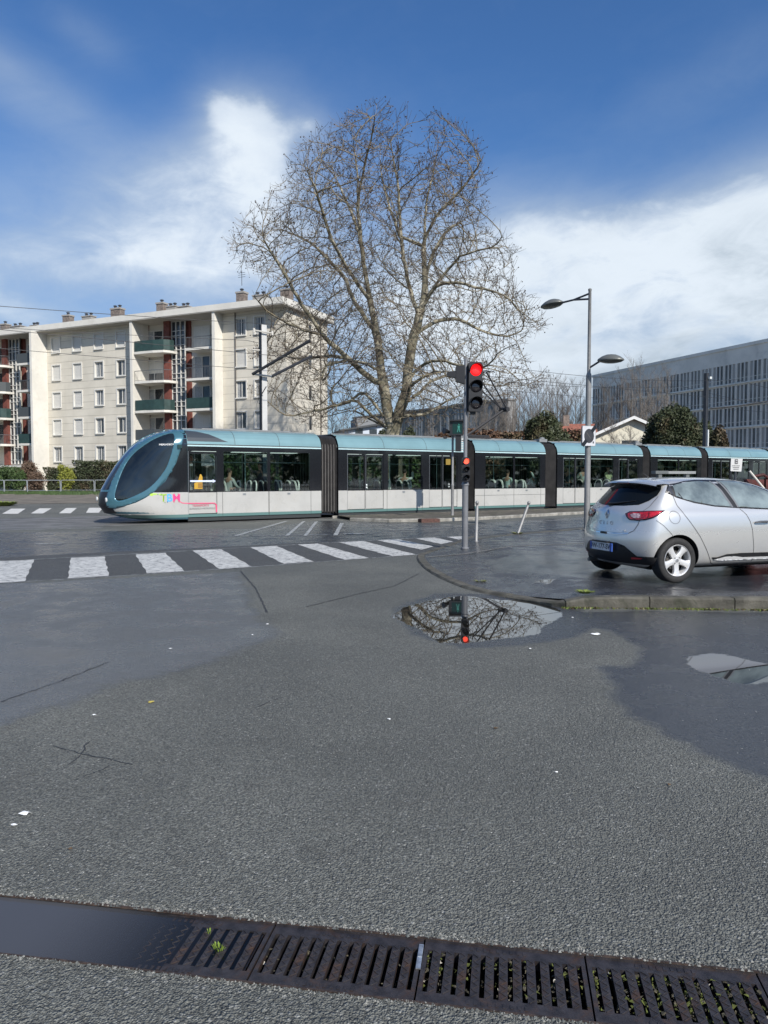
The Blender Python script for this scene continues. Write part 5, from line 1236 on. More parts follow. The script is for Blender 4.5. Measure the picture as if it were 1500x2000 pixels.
# windows
wr = random.Random(4)
def win(c, s, state):
    mb = MB(); a, b_, z0, z1 = c-WW/2, c+WW/2, s, s+WH_; t = .10
    mb.b2(a-t, a, -.07, .0, z0-t, z1+t); mb.b2(b_, b_+t, -.07, .0, z0-t, z1+t); mb.b2(a, b_, -.07, .0, z1, z1+t); mb.b2(a-.03, b_+.03, -.12, .0, z0-t, z0)
    if state != 's':
        for x0, x1 in ((a, a+.06), (b_-.06, b_), (c-.04, c+.04)): mb.b2(x0, x1, .10, .145, z0, z1)
        mb.b2(a, b_, .102, .143, z0, z0+.07); mb.b2(a, b_, .102, .143, z1-.07, z1)
    w = mb.build('window', WFR, APT)
    if state == 's':
        q = MB(); n = 10
        for i in range(n): q.b2(a, b_, .06+(.006 if i % 2 else 0), .10, z0+WH_*i/n, z0+WH_*(i+1)/n-.008)
        q.build('shutter', RSH, w)
    else:
        q = MB(); q.b2(a, b_, .14, .158, z0, z1, 0)
        if state == 'h': q.b2(a, b_, .09, .11, z0+WH_*.55, z1, 2)
        if state in 'ch': q.b2(a+.07, a+(.35 if state == 'c' else .3), .132, .1395, z0+.07, z1-.07, 1)
        if wr.random() < .5: q.b2(b_-.36, b_-.07, .132, .1395, z0+.07, z1-.07, 1)
        q.build('pane', [WGL, CURT, RSH], w)
ST_A = ['ssss', 'ssc.', 'ssc.', 'ssc.', 'cccc']
for r_, s in enumerate(SILL):
    for j, c in enumerate(cols_A): win(c, s, ST_A[r_][j])
    win(cols_B[0], s, 'cscch'[r_]); win(cols_B[1], s, 'csccc'[r_])
for c in cols_C[-1:]:
    for s in SILL: win(c, s, 's')
# fins
mb = MB()
for px0, px1 in ((255, 267),):
    pass
def fin(x, pf=PF):
    mb = MB(); mb.prism([(x-.15, 2.9), (x+.15, 2.9), (x+.15, ZE+.0), (x-.15, ZE+.0)], -pf, 1.2, 0)
    # tapered foot
    mb.add([(x-.15, -pf, 2.9), (x+.15, -pf, 2.9), (x+.15, 1.2, 2.9), (x-.15, 1.2, 2.9), (x-.15, -.5, 0), (x+.15, -.5, 0), (x+.15, 1.2, 0), (x-.15, 1.2, 0)], [(0,1,5,4),(1,2,6,5),(2,3,7,6),(3,0,4,7)])
    mb.build('fin', WHF, APT)
xf0 = xA0-.15; xf1 = xA1+.15; xf2 = xB0-.15
fin(xf0, 1.9); fin(xf1); fin(xf2); fin(xf1-per)
# recessed balcony bays
BG = M('balcony_green', (.022, .052, .048), .6, var=(2, .2)); BGR = M('balcony_dark', (.06, .07, .075), .6); BRAIL = M('balcony_rail', (.14, .15, .16), .5, .3)
def bay(x0, x1, kinds, sh):
    """x0..x1 between fins"""
    L = x1-x0; u = lambda f: x0+L*f; yb = 1.2; mb = MB()
    mb.b2(x0, x1, yb, yb+.2, 0, ZE); mb.build('bay_wall', BAYW, APT)
    for a, b_, y0 in ((X_on(274, 1.1), X_on(283, 1.1), 1.12), (X_on(322, .2), X_on(333, .2), .2), (X_on(366, 1.0), X_on(374, 1.0), 1.0)):
        a, b_ = max(a-sh, x0+.01), b_-sh
        mb = MB(); mb.b2(a, b_, y0, yb-.003, 2.75, ZE-.002); mb.build('brick_strip', REDB, APT)
    # stair window
    a, b_ = X_on(337, .5)-sh, X_on(363, .5)-sh; mb = MB(); n = 30
    for i in range(4): x = a+(b_-a)*i/3; mb.b2(x-.035, x+.035, .50, .62, 2.9, ZE-.01)
    for i in range(n+1):
        if i % 3 == 2: continue
        z = 2.9+(ZE-2.95)*i/n; mb.b2(a, b_, .51, .61, z-.025, z+.025)
    mb.b2(a-.35, a-.045, .42, .7, 2.75, ZE-.003)
    w = mb.build('stair_window', WFR, APT); q = MB(); q.b2(a, b_, .62, .64, 2.9, ZE-.02); q.build('pane', WGL, w)
    for r_, s in enumerate(SILL[:4]):
        zf = s-.95
        for side, (xa, xb) in enumerate(((x0+.02, X_on(333, -.5)-sh), (X_on(364, -.6)-sh, x1-.02))):
            pass; kd = kinds[r_][side]; yo = -1.0 if side == 0 else -.62
            if side == 0: out = smooth_poly([(xa, yb), (xa, yo*.9), (xa+.1, yo), (xa+.6*(xb-xa), yo), (xb-.45, yo*.8), (xb-.1, yo*.35), (xb, .1), (xb, yb)], 1)
            else: out = [(xa, yb), (xa, yo), (xb, yo), (xb, yb)]
            bl = MB(); n = len(out)
            bl.add([(x, y, zf-.12) for x, y in out]+[(x, y, zf+.10) for x, y in out], [tuple(range(n-1, -1, -1)), tuple(range(n, 2*n))]+[(i, (i+1) % n, (i+1) % n+n, i+n) for i in range(n)])
            B_ = bl.build('balcony', WHF, APT)
            ed = [p for p in out[1:-1] if p[1] < yb-.2]; q = MB()
            if kd in 'gd':
                m_ = BG if kd == 'g' else BGR
                for (xA, yA), (xB, yB) in zip(ed, ed[1:]):
                    q.add([(xA, yA+.03, zf+.12), (xB, yB+.03, zf+.12), (xB, yB+.03, zf+1.1), (xA, yA+.03, zf+1.1), (xA, yA+.06, zf+.12), (xB, yB+.06, zf+.12), (xB, yB+.06, zf+1.1), (xA, yA+.06, zf+1.1)], [(0,1,2,3),(7,6,5,4),(3,2,6,7)])
                q.build('railing', m_, B_)
            else:
                q.tube([(x, y+.03, zf+1.08) for x, y in ed], .03, 5); q.tube([(x, y+.03, zf+.18) for x, y in ed], .02, 4)
                for (xA, yA), (xB, yB) in zip(ed, ed[1:]):
                    n = max(1, int(math.hypot(xB-xA, yB-yA)/.16))
                    for i in range(n+1): x, y = xA+(xB-xA)*i/n, yA+(yB-yA)*i/n; q.tube([(x, y+.03, zf+.12), (x, y+.03, zf+1.08)], .013, 3, cap=False)
                q.build('railing', BRAIL, B_)
            # french window behind
            wa, wb = (X_on(286, 1.1)-sh, X_on(321, 1.1)-sh) if side == 0 else (X_on(381, 1.1)-sh, X_on(412, 1.1)-sh); w = MB(); zt_ = zf+2.35
            for x0_, x1_ in ((wa, wa+.07), (wb-.07, wb), ((wa+wb)/2-.04, (wa+wb)/2+.04)): w.b2(x0_, x1_, yb-.10, yb-.02, zf+.1, zt_)
            w.b2(wa, wb, yb-.10, yb-.02, zt_, zt_+.08); W_ = w.build('balcony_window', WFR, APT)
            g = MB(); g.b2(wa+.03, wb-.03, yb-.045, yb-.025, zf+.1, zt_, 0)
            ph = wr.random()
            if ph < .45: g.b2(wa+.03, wb-.03, yb-.09, yb-.06, zf+.1+(.0 if ph < .2 else 1.0), zt_, 2)
            else: g.b2(wa+.07, (wa+wb)/2-.04, yb-.06, yb-.047, zf+.1, zt_, 1)
            g.build('pane', [WGL, CURT, RSH], W_)
    # ground-floor entrance recess
    mb = MB(); mb.b2(x0, x1, -1.0, yb, 2.55, 2.75); mb.build('canopy', WHF, APT)
    mb = MB(); mb.b2(u(.3), u(.46), yb-.05, yb-.003, 0, 2.4); mb.b2(u(.60), u(.75), yb-.05, yb-.003, .1, 2.5); mb.build('entrance_door', M('entrance_dark', (.02, .018, .016), .3), APT)
    for a in (.02, .50, .58, .79, .90): 
        mb = MB(); mb.b2(u(a), u(a)+.18, .3, .5, 0, 2.55); mb.build('pillar', WHF, APT)
bay(xA1+.3, xB0-.3, [('g', 'r'), ('r', 'r'), ('g', 'g'), ('d', 'd')], 0); bay(xA1+.3-per, xA0-.3, [('r', 'd'), ('d', 'r'), ('g', 'd'), ('r', 'g')], per)
# bay recess ceilings are closed by the roof
rf = MB(); rf.b2(xL-1, .45, -1.25, DEP+.5, ZE, ZE+.08, 1); rf.b2(xL-1, .48, -1.28, DEP+.53, ZE+.08, ZE+.62, 0)
rf.add([(xL-1, -1.1, ZE+.62), (.4, -1.1, ZE+.62), (.4, DEP+.4, ZE+.62), (xL-1, DEP+.4, ZE+.62), (xL-1, DEP/2, ZE+1.2), (-.6, DEP/2, ZE+1.2)], [(0, 1, 5, 4), (1, 2, 5), (2, 3, 4, 5), (3, 0, 4)], 2)
ROOF_ = rf.build('roof', [WHF, SOFF, M('roof_zinc', (.11, .12, .14), .6)], APT)
CHM = M('chimney_brick', (.20, .165, .14), .9, var=(5, .3)); CHG = M('chimney_render', (.33, .31, .28), .9)
yc = 3.0
for px, w, hh, kd in [(16, .9, 1.5, 0), (40, 1.6, 1.0, 1), (75, 1.0, .8, 2), (138, .95, 1.65, 0), (178, 1.3, 1.2, 1), (234, 1.25, 1.75, 3), (320, .85, 1.75, 0), (341, 1.1, 1.15, 1), (366, 1.0, .95, 2), (475, .85, 1.85, 0), (511, 1.3, 1.2, 1), (562, 1.0, 1.5, 0)]:
    x = X_on(px, yc); z0 = ZE+1.2; hh *= 1.12; w *= 1.0; mb = MB(); mb.b2(x-w/2, x+w/2, yc-.35, yc+.35, z0-.5, z0+hh*.62, 0 if kd in (0, 3) else 1)
    mb.b2(x-w/2-.06, x+w/2+.06, yc-.41, yc+.41, z0+hh*.62, z0+hh*.70, 1)
    for q in ((-.25, .25) if kd != 0 else (0,)): mb.lathe([(.13, 0), (.13, .22), (.20, .24), (.20, .30), (.05, .36)], 8, Matrix.Translation((x+q*w, yc, z0+hh*.70)), 2)
    mb.build('chimney', [CHM, CHG, POLED], ROOF_)
    if px == 475:
        mb = MB(); mb.tube([(x, yc, z0+hh), (x, yc, z0+hh+1.4)], .03, 5)
        for q in (.8, 1.0, 1.2): mb.tube([(x-.4, yc, z0+hh+q), (x+.4, yc, z0+hh+q)], .02, 4)
        mb.build('antenna', POLED, ROOF_)
mb = MB()
for x in (-.08, -5.5): mb.tube([(x+.14, 6.0 if x > -1 else -.06, 0), (x+.14, 6.0 if x > -1 else -.06, ZE)], .06, 6)
mb.build('downpipe', M('downpipe_dark', (.10, .09, .08), .6), APT)
# street lantern hung before the stair window
# ================================================================== LONG GREY BLOCK (right)
BA, BB = Vector((44, 157, 0)), Vector((59.6, 114.7, 0)); BX = (BB-BA).normalized(); BY = Vector((-BX.y, BX.x, 0))
GB = empty('office_block', BA, math.atan2(BX.y, BX.x)); tag(GB, 'long five-storey grey block with rows of narrow windows, at the right behind the trees', 'building')
CONC = M('grey_concrete', (.80, .75, .66), .8, var=(.15, .12), dirt=(.4, (.5, .48, .43), .5)); MUL = M('mullion_grey', (.72, .69, .62), .6); WG2 = M('block_glass', (.12, .125, .125), .25, var=(.25, .5)); PNL = M('infill_panel', (.25, .25, .235), .6, var=(.3, .3)); PN2 = M('pale_blind', (.42, .41, .385), .7)
Lb = 74.0; nb = 29; fl = [2.6+3.55*i for i in range(5)]; fh = 3.05; HB = 22.6
mb = MB(); hs = []
bw = Lb/nb
for z in fl:
    for i in range(nb): hs.append((i*bw+.12, (i+1)*bw-.12, z, z+fh))
mb.holes(0, Lb, 0, HB, hs, 0, .5, 0); mb.quad((0, 14, 0), (0, 0, 0), (0, 0, HB), (0, 14, HB)); mb.quad((Lb, 0, 0), (Lb, 14, 0), (Lb, 14, HB), (Lb, 0, HB)); mb.quad((0, 0, HB), (Lb, 0, HB), (Lb, 14, HB), (0, 14, HB)); mb.quad((Lb, 14, 0), (0, 14, 0), (0, 14, HB), (Lb, 14, HB))
mb.b2(-.1, Lb+.1, -.14, -.002, HB-.28, HB+.25)
for z in fl: mb.b2(0, Lb, -.22, -.002, z-.30, z-.12)
mb.build('wall', CONC, GB)
rr = random.Random(9); cnt = 0; rest = MB()
def bayw(mb, x0, x1, z):
    n = 3; w = (x1-x0)/n
    for i in range(n):
        t = rr.random(); mb.b2(x0+i*w+.09, x0+(i+1)*w-.09, .12, .20, z, z+fh, 0 if t < .42 else (1 if t < .85 else 2))
        mb.b2(x0+i*w-.0 if i else x0, x0+i*w+.09, -.06, .18, z, z+fh, 3); mb.b2(x0+(i+1)*w-.09, x0+(i+1)*w, -.055, .18, z, z+fh, 3)
    mb.b2(x0, x1, .06, .119, z+.62, z+.70, 3)
for i in range(nb-1, -1, -1):
    for z in fl:
        if cnt < 100: q = MB(); bayw(q, i*bw+.12, (i+1)*bw-.12, z); q.build('window', [WG2, PNL, PN2, MUL], GB); cnt += 1
        else: bayw(rest, i*bw+.12, (i+1)*bw-.12, z)
r_ = rest.build('far_windows', [WG2, PNL, PN2, MUL], GB); r_['kind'] = 'stuff'
# ================================================================== mid grey slatted block
MA, MBp = AT(690, 900, 185), AT(992, 900, 140); MA.z = MBp.z = 0; MX = (MBp-MA).normalized()
SB_ = empty('slatted_building', MA, math.atan2(MX.y, MX.x)); tag(SB_, 'distant grey slatted building behind the plane tree and the bare trees', 'building')
Ls = (MBp-MA).length; mb = MB(); Hs = 15.9; rr = random.Random(12)
mb.b2(0, Ls, 0, 2, 0, Hs); mb.build('wall', M('slat_grey', (.24, .24, .235), .8, var=(.2, .2)), SB_)
mb = MB(); x = .3
while x < Ls-.4: w = rr.uniform(.25, .8); mb.b2(x, x+w, -.08, -.002, .5, Hs-.8, rr.choice((0, 1, 1))); x += w+rr.uniform(.2, .7)
mb.build('slats', [M('slat_dark', (.13, .14, .14), .7), M('slat_pale', (.36, .37, .37), .7)], SB_)
mb = MB(); mb.b2(-.2, Ls+.2, -.25, 2.2, Hs, Hs+.35); mb.build('roof', MATS['slat_grey'], SB_)
# white modern building
p = AT(720, 900, 88); p.z = 0
WB = empty('white_house', p, R(12)); tag(WB, 'low white modern house with a sloping dark roof, left of the plane tree trunk', 'house')
zt = lambda y: AT(720, y, 88).z
mb = MB(); mb.prism([(-3.2, 0), (2.6, 0), (2.6, zt(826)), (-3.2, zt(843))], 0, 7); mb.build('wall', M('white_wall_blue', (.50, .56, .64), .7), WB)
mb = MB(); mb.prism([(-3.4, zt(843)), (2.8, zt(826)), (2.8, zt(822)), (-3.4, zt(840))], -.5, 7.3); mb.build('roof', M('dark_roof', (.05, .055, .06), .6), WB)
mb = MB(); mb.b2(-.9, 2.9, 3, 7.5, zt(830), zt(813)); mb.build('upper_storey', M('grey_storey', (.20, .21, .22), .7), WB)
for x in (-1.6, .1, 1.6):
    mb = MB(); mb.b2(x, x+.9, -.04, -.002, zt(850), zt(838)); mb.build('window', WGL, WB)
# house with red roof
TILE = M('roof_tiles', (.27, .10, .065), .85, var=(4, .35), bump=(9, .8, .05)); CRM = M('cream_render', (.66, .62, .50), .8, var=(1, .08))
p = AT(1235, 900, 72); p.z = 0
HS = empty('gabled_house', p, R(-8)); tag(HS, 'cream gabled house with red tiles between two dark evergreens', 'house')
zq = lambda y: AT(1235, y, 72).z; zp, ze = zq(817), zq(852)
mb = MB(); mb.prism([(-3.9, 0), (3.9, 0), (3.9, ze), (0, zp-.1), (-3.9, ze)], 0, 10); mb.b2(-9.5, -3.9, 1.0, 8, 0, ze); mb.build('wall', CRM, HS)
mb = MB()
for s_ in (-1, 1):
    mb.add([(0, -.5, zp), (s_*4.3, -.5, ze-.2), (s_*4.3, 10.3, ze-.2), (0, 10.3, zp), (0, -.5, zp+.16), (s_*4.3, -.5, ze-.04), (s_*4.3, 10.3, ze-.04), (0, 10.3, zp+.16)], [(0,1,2,3),(4,5,6,7),(0,1,5,4),(1,2,6,5),(2,3,7,6)])
mb.add([(-9.9, .5, ze-.1), (-3.0, .5, ze-.1), (-3.0, 4.5, ze+1.55), (-9.9, 4.5, ze+1.55), (-9.9, 8.4, ze-.1), (-3.0, 8.4, ze-.1)], [(0, 1, 2, 3), (3, 2, 5, 4)]); mb.add([(-9.4, .9, ze-.1), (-9.4, 4.5, ze+1.5), (-9.4, 8, ze-.1)], [(0, 1, 2)])
mb.build('roof', TILE, HS)
mb = MB()
for s_ in (-1, 1): mb.add([(0, -.56, zp+.20), (s_*4.35, -.56, ze-.02), (s_*4.35, -.56, ze-.30), (0, -.56, zp-.10), (0, -.50, zp+.2), (s_*4.35, -.50, ze-.02), (s_*4.35, -.50, ze-.30), (0, -.50, zp-.10)], [(0,1,2,3),(4,5,6,7),(0,1,5,4),(2,3,7,6)])
mb.build('bargeboard', M('white_board', (.7, .7, .68), .5), HS)
mb = MB(); mb.b2(-1.0, .3, -.03, -.002, ze-1.6, ze-.4); mb.build('window', WGL, HS)
mb = MB(); mb.b2(-6.2, -5.6, 3.9, 4.5, ze, ze+2.4); mb.build('chimney', CHM, HS)
# ================================================================== SILVER CAR
yaw = R(18.5); cf, cl = Vector((math.cos(yaw), math.sin(yaw), 0)), Vector((-math.sin(yaw), math.cos(yaw), 0))
Wc = G(1322, 1139, ZP); CO = Wc-cf*.63+cl*.83
CARE = empty('hatchback_car', CO, yaw); tag(CARE, 'silver five-door hatchback parked on the wet pavement, seen from behind', 'car')
def car_paint():
    m = bpy.data.materials.new('silver_paint'); m.use_nodes = True; k = N(m.node_tree); p = m.node_tree.nodes['Principled BSDF']
    oc = k.n('ShaderNodeTexCoord').outputs['Object']
    z = k.xyz(oc)[2]
    grime = k.m('MULTIPLY', k.ss(z, .75, .22), k.ss(k.noise(oc, 5, 5, .65), .3, .7))
    k.set(p.inputs['Base Color'], k.mix(k.m('MULTIPLY', grime, .40), (.70, .692, .66), (.38, .37, .33)))
    p.inputs['Metallic'].default_value = .6; k.set(p.inputs['Roughness'], k.m('ADD', .27, k.m('MULTIPLY', grime, .3))); p.inputs['Coat Weight'].default_value = .9; p.inputs['Coat Roughness'].default_value = .03
    return m
PAINT = car_paint(); LINER = M('wheel_arch_black', (.010, .010, .010), .8); CBL = M('car_black_trim', (.018, .018, .019), .35); CHR = M('chrome', (.75, .76, .77), .12, 1.0)
ROWS = [.19, .31, .46, .62, .78, .95, 1.01, 1.19]
XR = lambda z: float(np.interp(z, [.19, .25, .32, .46, .60, .66, .70, .78, .95, 1.03, 1.19, 1.34, 1.40], [.13, .06, .02, .0, .0, .015, .055, .06, .075, .13, .29, .42, .44]))
FW = [.775, .835, .858, .866, .858, .828, .775, .690, .590]
ST = [(0, 0, 1.385, .86, .17), (.20, .25, 1.408, .955, .08), (.47, .62, 1.428, .997, .02), (.82, .9, 1.446, 1.003, 0), (1.2, 1, 1.452, 1, 0), (1.7, 1, 1.450, 1, 0), (2.2, 1, 1.408, 1, 0), (2.6, 1, 1.275, 1, 0), (2.95, 1, 1.06, 1, 0), (3.3, 1, .96, .99, 0), (3.65, 1, .88, .96, 0), (3.88, 1, .77, .88, -.04), (3.98, 1, .68, .80, -.12)]
TC = [-1, -.5, 0, .5, 1]
bv = []; rings = []
def rows_for(top):
    r = [z for z in ROWS]; rail = top-.045
    if rail < 1.24:
        lo = r[4]
        if rail < lo+.12: r[3] = .19+(rail-.19)*.6; r[4] = .19+(rail-.19)*.8; r[2] = .19+(rail-.19)*.42; lo = r[4]
        for i, f_ in ((5, .45), (6, .62), (7, .82)): r[i] = lo+(rail-lo)*f_
    return r+[rail]
def widths(st, r, top):
    w = FW[:]
    if top < 1.2:      # bonnet: keep wide up to the top
        k_ = min(1, (1.24-top)/.25)
        for i, v in ((5, .835), (6, .815), (7, .785), (8, .70)): w[i] = w[i]+(v-w[i])*k_
    return [x*st[3] for x in w]
for st in ST:
    X0, b_, top, sc_, sh = st; r = rows_for(top); w = widths(st, r, top)
    def px_(z, t): return X0+(1-b_)*XR(z)+sh*t*t
    ring = []
    for t in TC: ring.append((px_(r[0], t), t*w[0], r[0]-(.0)))
    for i in range(1, 8): ring.append((px_(r[i], 1), w[i], r[i]))
    for t in TC[::-1]: ring.append((px_(r[8], t), t*w[8], r[8]+(top-r[8])*(1-t*t)**.8 if abs(t) < 1 else r[8]))
    for i in range(7, 0, -1): ring.append((px_(r[i], 1), -w[i], r[i]))
    rings.append(ring)
n = len(rings[0]); bv = [v for r in rings for v in r]; bf = []
for i in range(len(rings)-1):
    for j in range(n): bf.append((i*n+j, i*n+(j+1) % n, (i+1)*n+(j+1) % n, (i+1)*n+j))
def cap(si, flip):
    st = ST[si]; X0, b_, top, sc_, sh = st; r = rows_for(top); w = widths(st, r, top); g = {}
    o0 = si*n
    for c in range(5): g[(0, c)] = o0+c; g[(8, c)] = o0+12+(4-c)
    for i in range(1, 8): g[(i, 4)] = o0+4+i; g[(i, 0)] = o0+24-i
    for i in range(1, 8):
        for c in (1, 2, 3):
            t = TC[c]; g[(i, c)] = len(bv); bv.append((X0+(1-b_)*XR(r[i])+sh*t*t, t*w[i], r[i]))
    for i in range(8):
        for c in range(4):
            f = (g[(i, c)], g[(i, c+1)], g[(i+1, c+1)], g[(i+1, c)]); bf.append(f[::-1] if flip else f)
cap(0, True); cap(len(ST)-1, False)
me = bpy.data.meshes.new('t'); me.from_pydata(bv, [], bf); tmp = bpy.data.objects.new('t', me); COL.objects.link(tmp)
s_ = tmp.modifiers.new('s', 'SUBSURF'); s_.levels = 3; s_.render_levels = 3
bme = eval_mesh(tmp); bpy.data.objects.remove(tmp)
bm = bmesh.new(); bm.from_mesh(bme); bmesh.ops.recalc_face_normals(bm, faces=bm.faces)
# measure the skin for draping
bvc = BVHTree.FromBMesh(bm); bm.to_mesh(bme); bm.free()
bme.materials.append(PAINT); bme.materials.append(LINER); bme.polygons.foreach_set('use_smooth', [True]*len(bme.polygons))
body = bpy.data.objects.new('body', bme); COL.objects.link(body)
cutm = MB()
for x in (.63, 3.219):
    for s_ in (-1, 1): cutm.lathe([(.352, -.32), (.352, .30)], 40, Matrix.Translation((x, s_*.86, .315)) @ Matrix.Rotation(math.pi/2, 4, 'X'), 1)
cut = cutm.build('cut', [PAINT, LINER]); md = body.modifiers.new('b', 'BOOLEAN'); md.object = cut; md.operation = 'DIFFERENCE'; md.solver = 'EXACT'
r_ = eval_mesh(body); bpy.data.objects.remove(body); bpy.data.objects.remove(cut)
bm = bmesh.new(); bm.from_mesh(r_); bmesh.ops.recalc_face_normals(bm, faces=bm.faces); bm.to_mesh(r_); bm.free()
body = bpy.data.objects.new('body', r_); COL.objects.link(body); body.parent = CARE; r_.set_sharp_from_angle(angle=R(40))
cmir = lambda v: Vector((v.x, -v.y, v.z))
cside = lambda u, v: (Vector((u, -2, v)), Vector((0, 1, 0)))
crear = lambda u, v: (Vector((-2, u, v)), Vector((1, 0, 0)))
def cpatch(name, poly, mat, proj=cside, off=.003, step=.04, mirror=cmir, parent=CARE, hole=None, sm=0, thick=0):
    if sm: poly = smooth_poly(poly, sm)
    d0 = drape(bvc, poly, proj, off, step, hole=hole); out_ = [d0]
    if mirror:
        d1 = MB(); d1.v = [tuple(mirror(Vector(v))) for v in d0.v]; d1.f = [f[::-1] for f in d0.f]; d1.mi = d0.mi[:]; out_.append(d1)
    for q_ in out_:
        o_ = q_.build(name, mat, parent, smooth=True)
        if thick: m = o_.modifiers.new('s', 'SOLIDIFY'); m.thickness = thick; m.offset = -1
    return o_
def cline(pts, w, proj=cside, off=.0025, mb=None, mirror=cmir, closed=False, sm=0):
    if sm: pts = smooth_poly(pts, sm, closed)
    if closed: pts = pts+[pts[0]]
    mb = mb or MB()
    P = []
    for i in range(len(pts)-1):
        a, b_ = Vector(pts[i]), Vector(pts[i+1]); k_ = max(1, int((b_-a).length/.04))
        for j in range(k_): P.append(a.lerp(b_, j/k_))
    P.append(Vector(pts[-1])); L = []; Rr = []
    for i, p in enumerate(P):
        t = (P[min(i+1, len(P)-1)]-P[max(i-1, 0)]).normalized(); nn = Vector((-t.y, t.x))*w/2
        for arr, q in ((L, p-nn), (Rr, p+nn)):
            o_, d_ = proj(q.x, q.y); hit, nr, *_ = bvc.ray_cast(o_, d_)
            if hit is not None and nr.dot(d_) > 0: nr = -nr
            arr.append(hit+nr*off if hit is not None else None)
    for i in range(len(P)-1):
        if None in (L[i], L[i+1], Rr[i], Rr[i+1]): continue
        q = [L[i], L[i+1], Rr[i+1], Rr[i]]; mb.quad(*q)
        if mirror: mb.quad(*[mirror(v) for v in q[::-1]])
    return mb
CGL = M('car_glass', (.17, .205, .20), .015, coat=1, spec=.8, var=(2.0, .5)); CGD = M('rear_glass_dark', (.006, .008, .010), .12, spec=.15)
GASK = M('window_gasket', (.012, .012, .013), .4)
WIN_R = [(.70,1.19),(.83,1.142),(.97,1.108),(1.30,1.052),(1.60,1.030),(1.575,1.10),(1.50,1.27),(1.425,1.372),(1.22,1.388),(.98,1.372),(.80,1.345),(.715,1.325)]
WIN_F = [(1.72,1.026),(2.12,1.005),(2.55,.985),(2.74,1.0),(2.60,1.10),(2.40,1.22),(2.15,1.32),(1.90,1.378),(1.56,1.395),(1.62,1.28)]
ALLW = [(.56,1.235),(.70,1.165),(.97,1.088),(1.30,1.035),(1.70,1.008),(2.12,.988),(2.55,.968),(2.80,.985),(2.62,1.12),(2.42,1.24),(2.15,1.34),(1.90,1.395),(1.50,1.408),(1.20,1.408),(.98,1.392),(.80,1.362),(.66,1.345)]
QG = [(.585,1.235),(.675,1.20),(.665,1.335)]
cpatch('window_surround', ALLW, GASK, off=.002)
cpatch('rear_side_window', WIN_R, CGL, off=.005); cpatch('front_side_window', WIN_F, CGL, off=.005); cpatch('quarter_window', QG, M('quarter_panel', (.05, .05, .055), .2, coat=.5), off=.005, step=.03)
mb = cline([(1.40,1.385),(1.50,1.25),(1.575,1.09),(1.60,1.02)], .03, off=.007); cline([(1.53,1.39),(1.60,1.26),(1.68,1.10),(1.70,1.02)], .03, off=.007, mb=mb); mb.build('pillar_trim', M('pillar_grey', (.16, .165, .17), .3, coat=.5), CARE, smooth=True)
mb = cline([(.76,1.19),(.755,1.23),(.80,1.14)], .012, off=.008); mb.build('window_divider', GASK, CARE)
# seams
def gap_build(mb): mb.build('panel_gap', M('gap_dark', (.05, .05, .052), .6), CARE)
mb = cline([(.655,1.20),(.672,1.06),(.745,.925),(.98,.625),(1.10,.44),(1.17,.325),(1.22,.255),(1.30,.225)], .008)
gap_build(mb); mb = MB()
cline([(1.72,1.0),(1.80,.92),(1.85,.83),(1.885,.70),(1.895,.60),(1.92,.45),(1.935,.25)], .008, mb=mb); gap_build(mb); mb = MB(); cline([(2.80,.95),(2.86,.75),(2.86,.45),(2.80,.25)], .008, mb=mb)
gap_build(mb); mb = MB()
cline([(1.30,.225),(1.95,.222),(2.80,.25)], .007, mb=mb); gap_build(mb); mb = MB(); cline([(.31,.862),(.40,.79),(.527,.655)], .007, mb=mb)
gap_build(mb); mb = MB()
cline([(.575+.085*math.cos(a), .90+.085*math.sin(a)) for a in np.linspace(0, 6.283, 25)], .006, mb=mb)
gap_build(mb); mb = MB()
cline([(-.60,.985),(-.58,.80),(-.54,.71),(-.47,.672),(0,.655)], .009, crear, mb=mb); cline([(-.60,.985),(-.63,1.04),(-.62,1.18)], .008, crear, mb=mb)
mb.build('panel_gap', M('gap_dark', (.05, .05, .052), .6), CARE)
# rear screen, spoiler lip, lamps
cpatch('rear_window', [(-.60,1.19),(-.555,1.115),(-.47,1.062),(-.25,1.043),(0,1.038),(.25,1.043),(.47,1.062),(.555,1.115),(.60,1.19),(.585,1.27),(.55,1.325),(.35,1.342),(0,1.348),(-.35,1.342),(-.55,1.325),(-.585,1.27)], CGD, crear, .004, mirror=None)
sp_ = cpatch('spoiler', [(-.60,1.262),(-.565,1.325),(-.4,1.332),(0,1.336),(.4,1.332),(.565,1.325),(.60,1.262),(.60,1.33),(.54,1.392),(0,1.405),(-.54,1.392),(-.60,1.33)], PAINT, lambda u, v: (Vector((-1.5, u, v+.35)), Vector((1.0, 0, -.18)).normalized()), .018, mirror=None, thick=.03) if False else None
pr = [(-.62, .0), (-.55, .055), (0, .075), (.55, .055), (.62, .0)]
mb = MB(); top_, bot_ = [], []
for t in np.linspace(-1, 1, 17):
    y = t*.60; xr_ = .345+.10*abs(t)**2.2; zt_ = 1.388-.045*abs(t)**3
    hit, nr, *_ = bvc.ray_cast(Vector((.62+.08*abs(t)**2, y*.97, 2)), Vector((0, 0, -1))); zf = (hit.z if hit else 1.42)
    top_.append([(xr_, y, zt_-.022), (xr_+.01, y, zt_), (.48+.10*abs(t)**2, y*.985, (zt_+zf)/2+.012), (.62+.08*abs(t)**2, y*.97, zf+.003)]); bot_.append((xr_+.10, y*.97, zt_-.055))
for a, b_, c, d_ in zip(top_, top_[1:], bot_, bot_[1:]):
    for i in range(3): mb.quad(a[i], a[i+1], b_[i+1], b_[i])
    mb.quad(c, a[0], b_[0], d_)
mb.build('spoiler', PAINT, CARE, angle=45)
mb = MB(); mb.box((.352, 0, 1.362), (.02, .26, .016)); mb.build('brake_lamp', M('third_brake', (.10, .02, .03), .2, coat=.6), CARE)
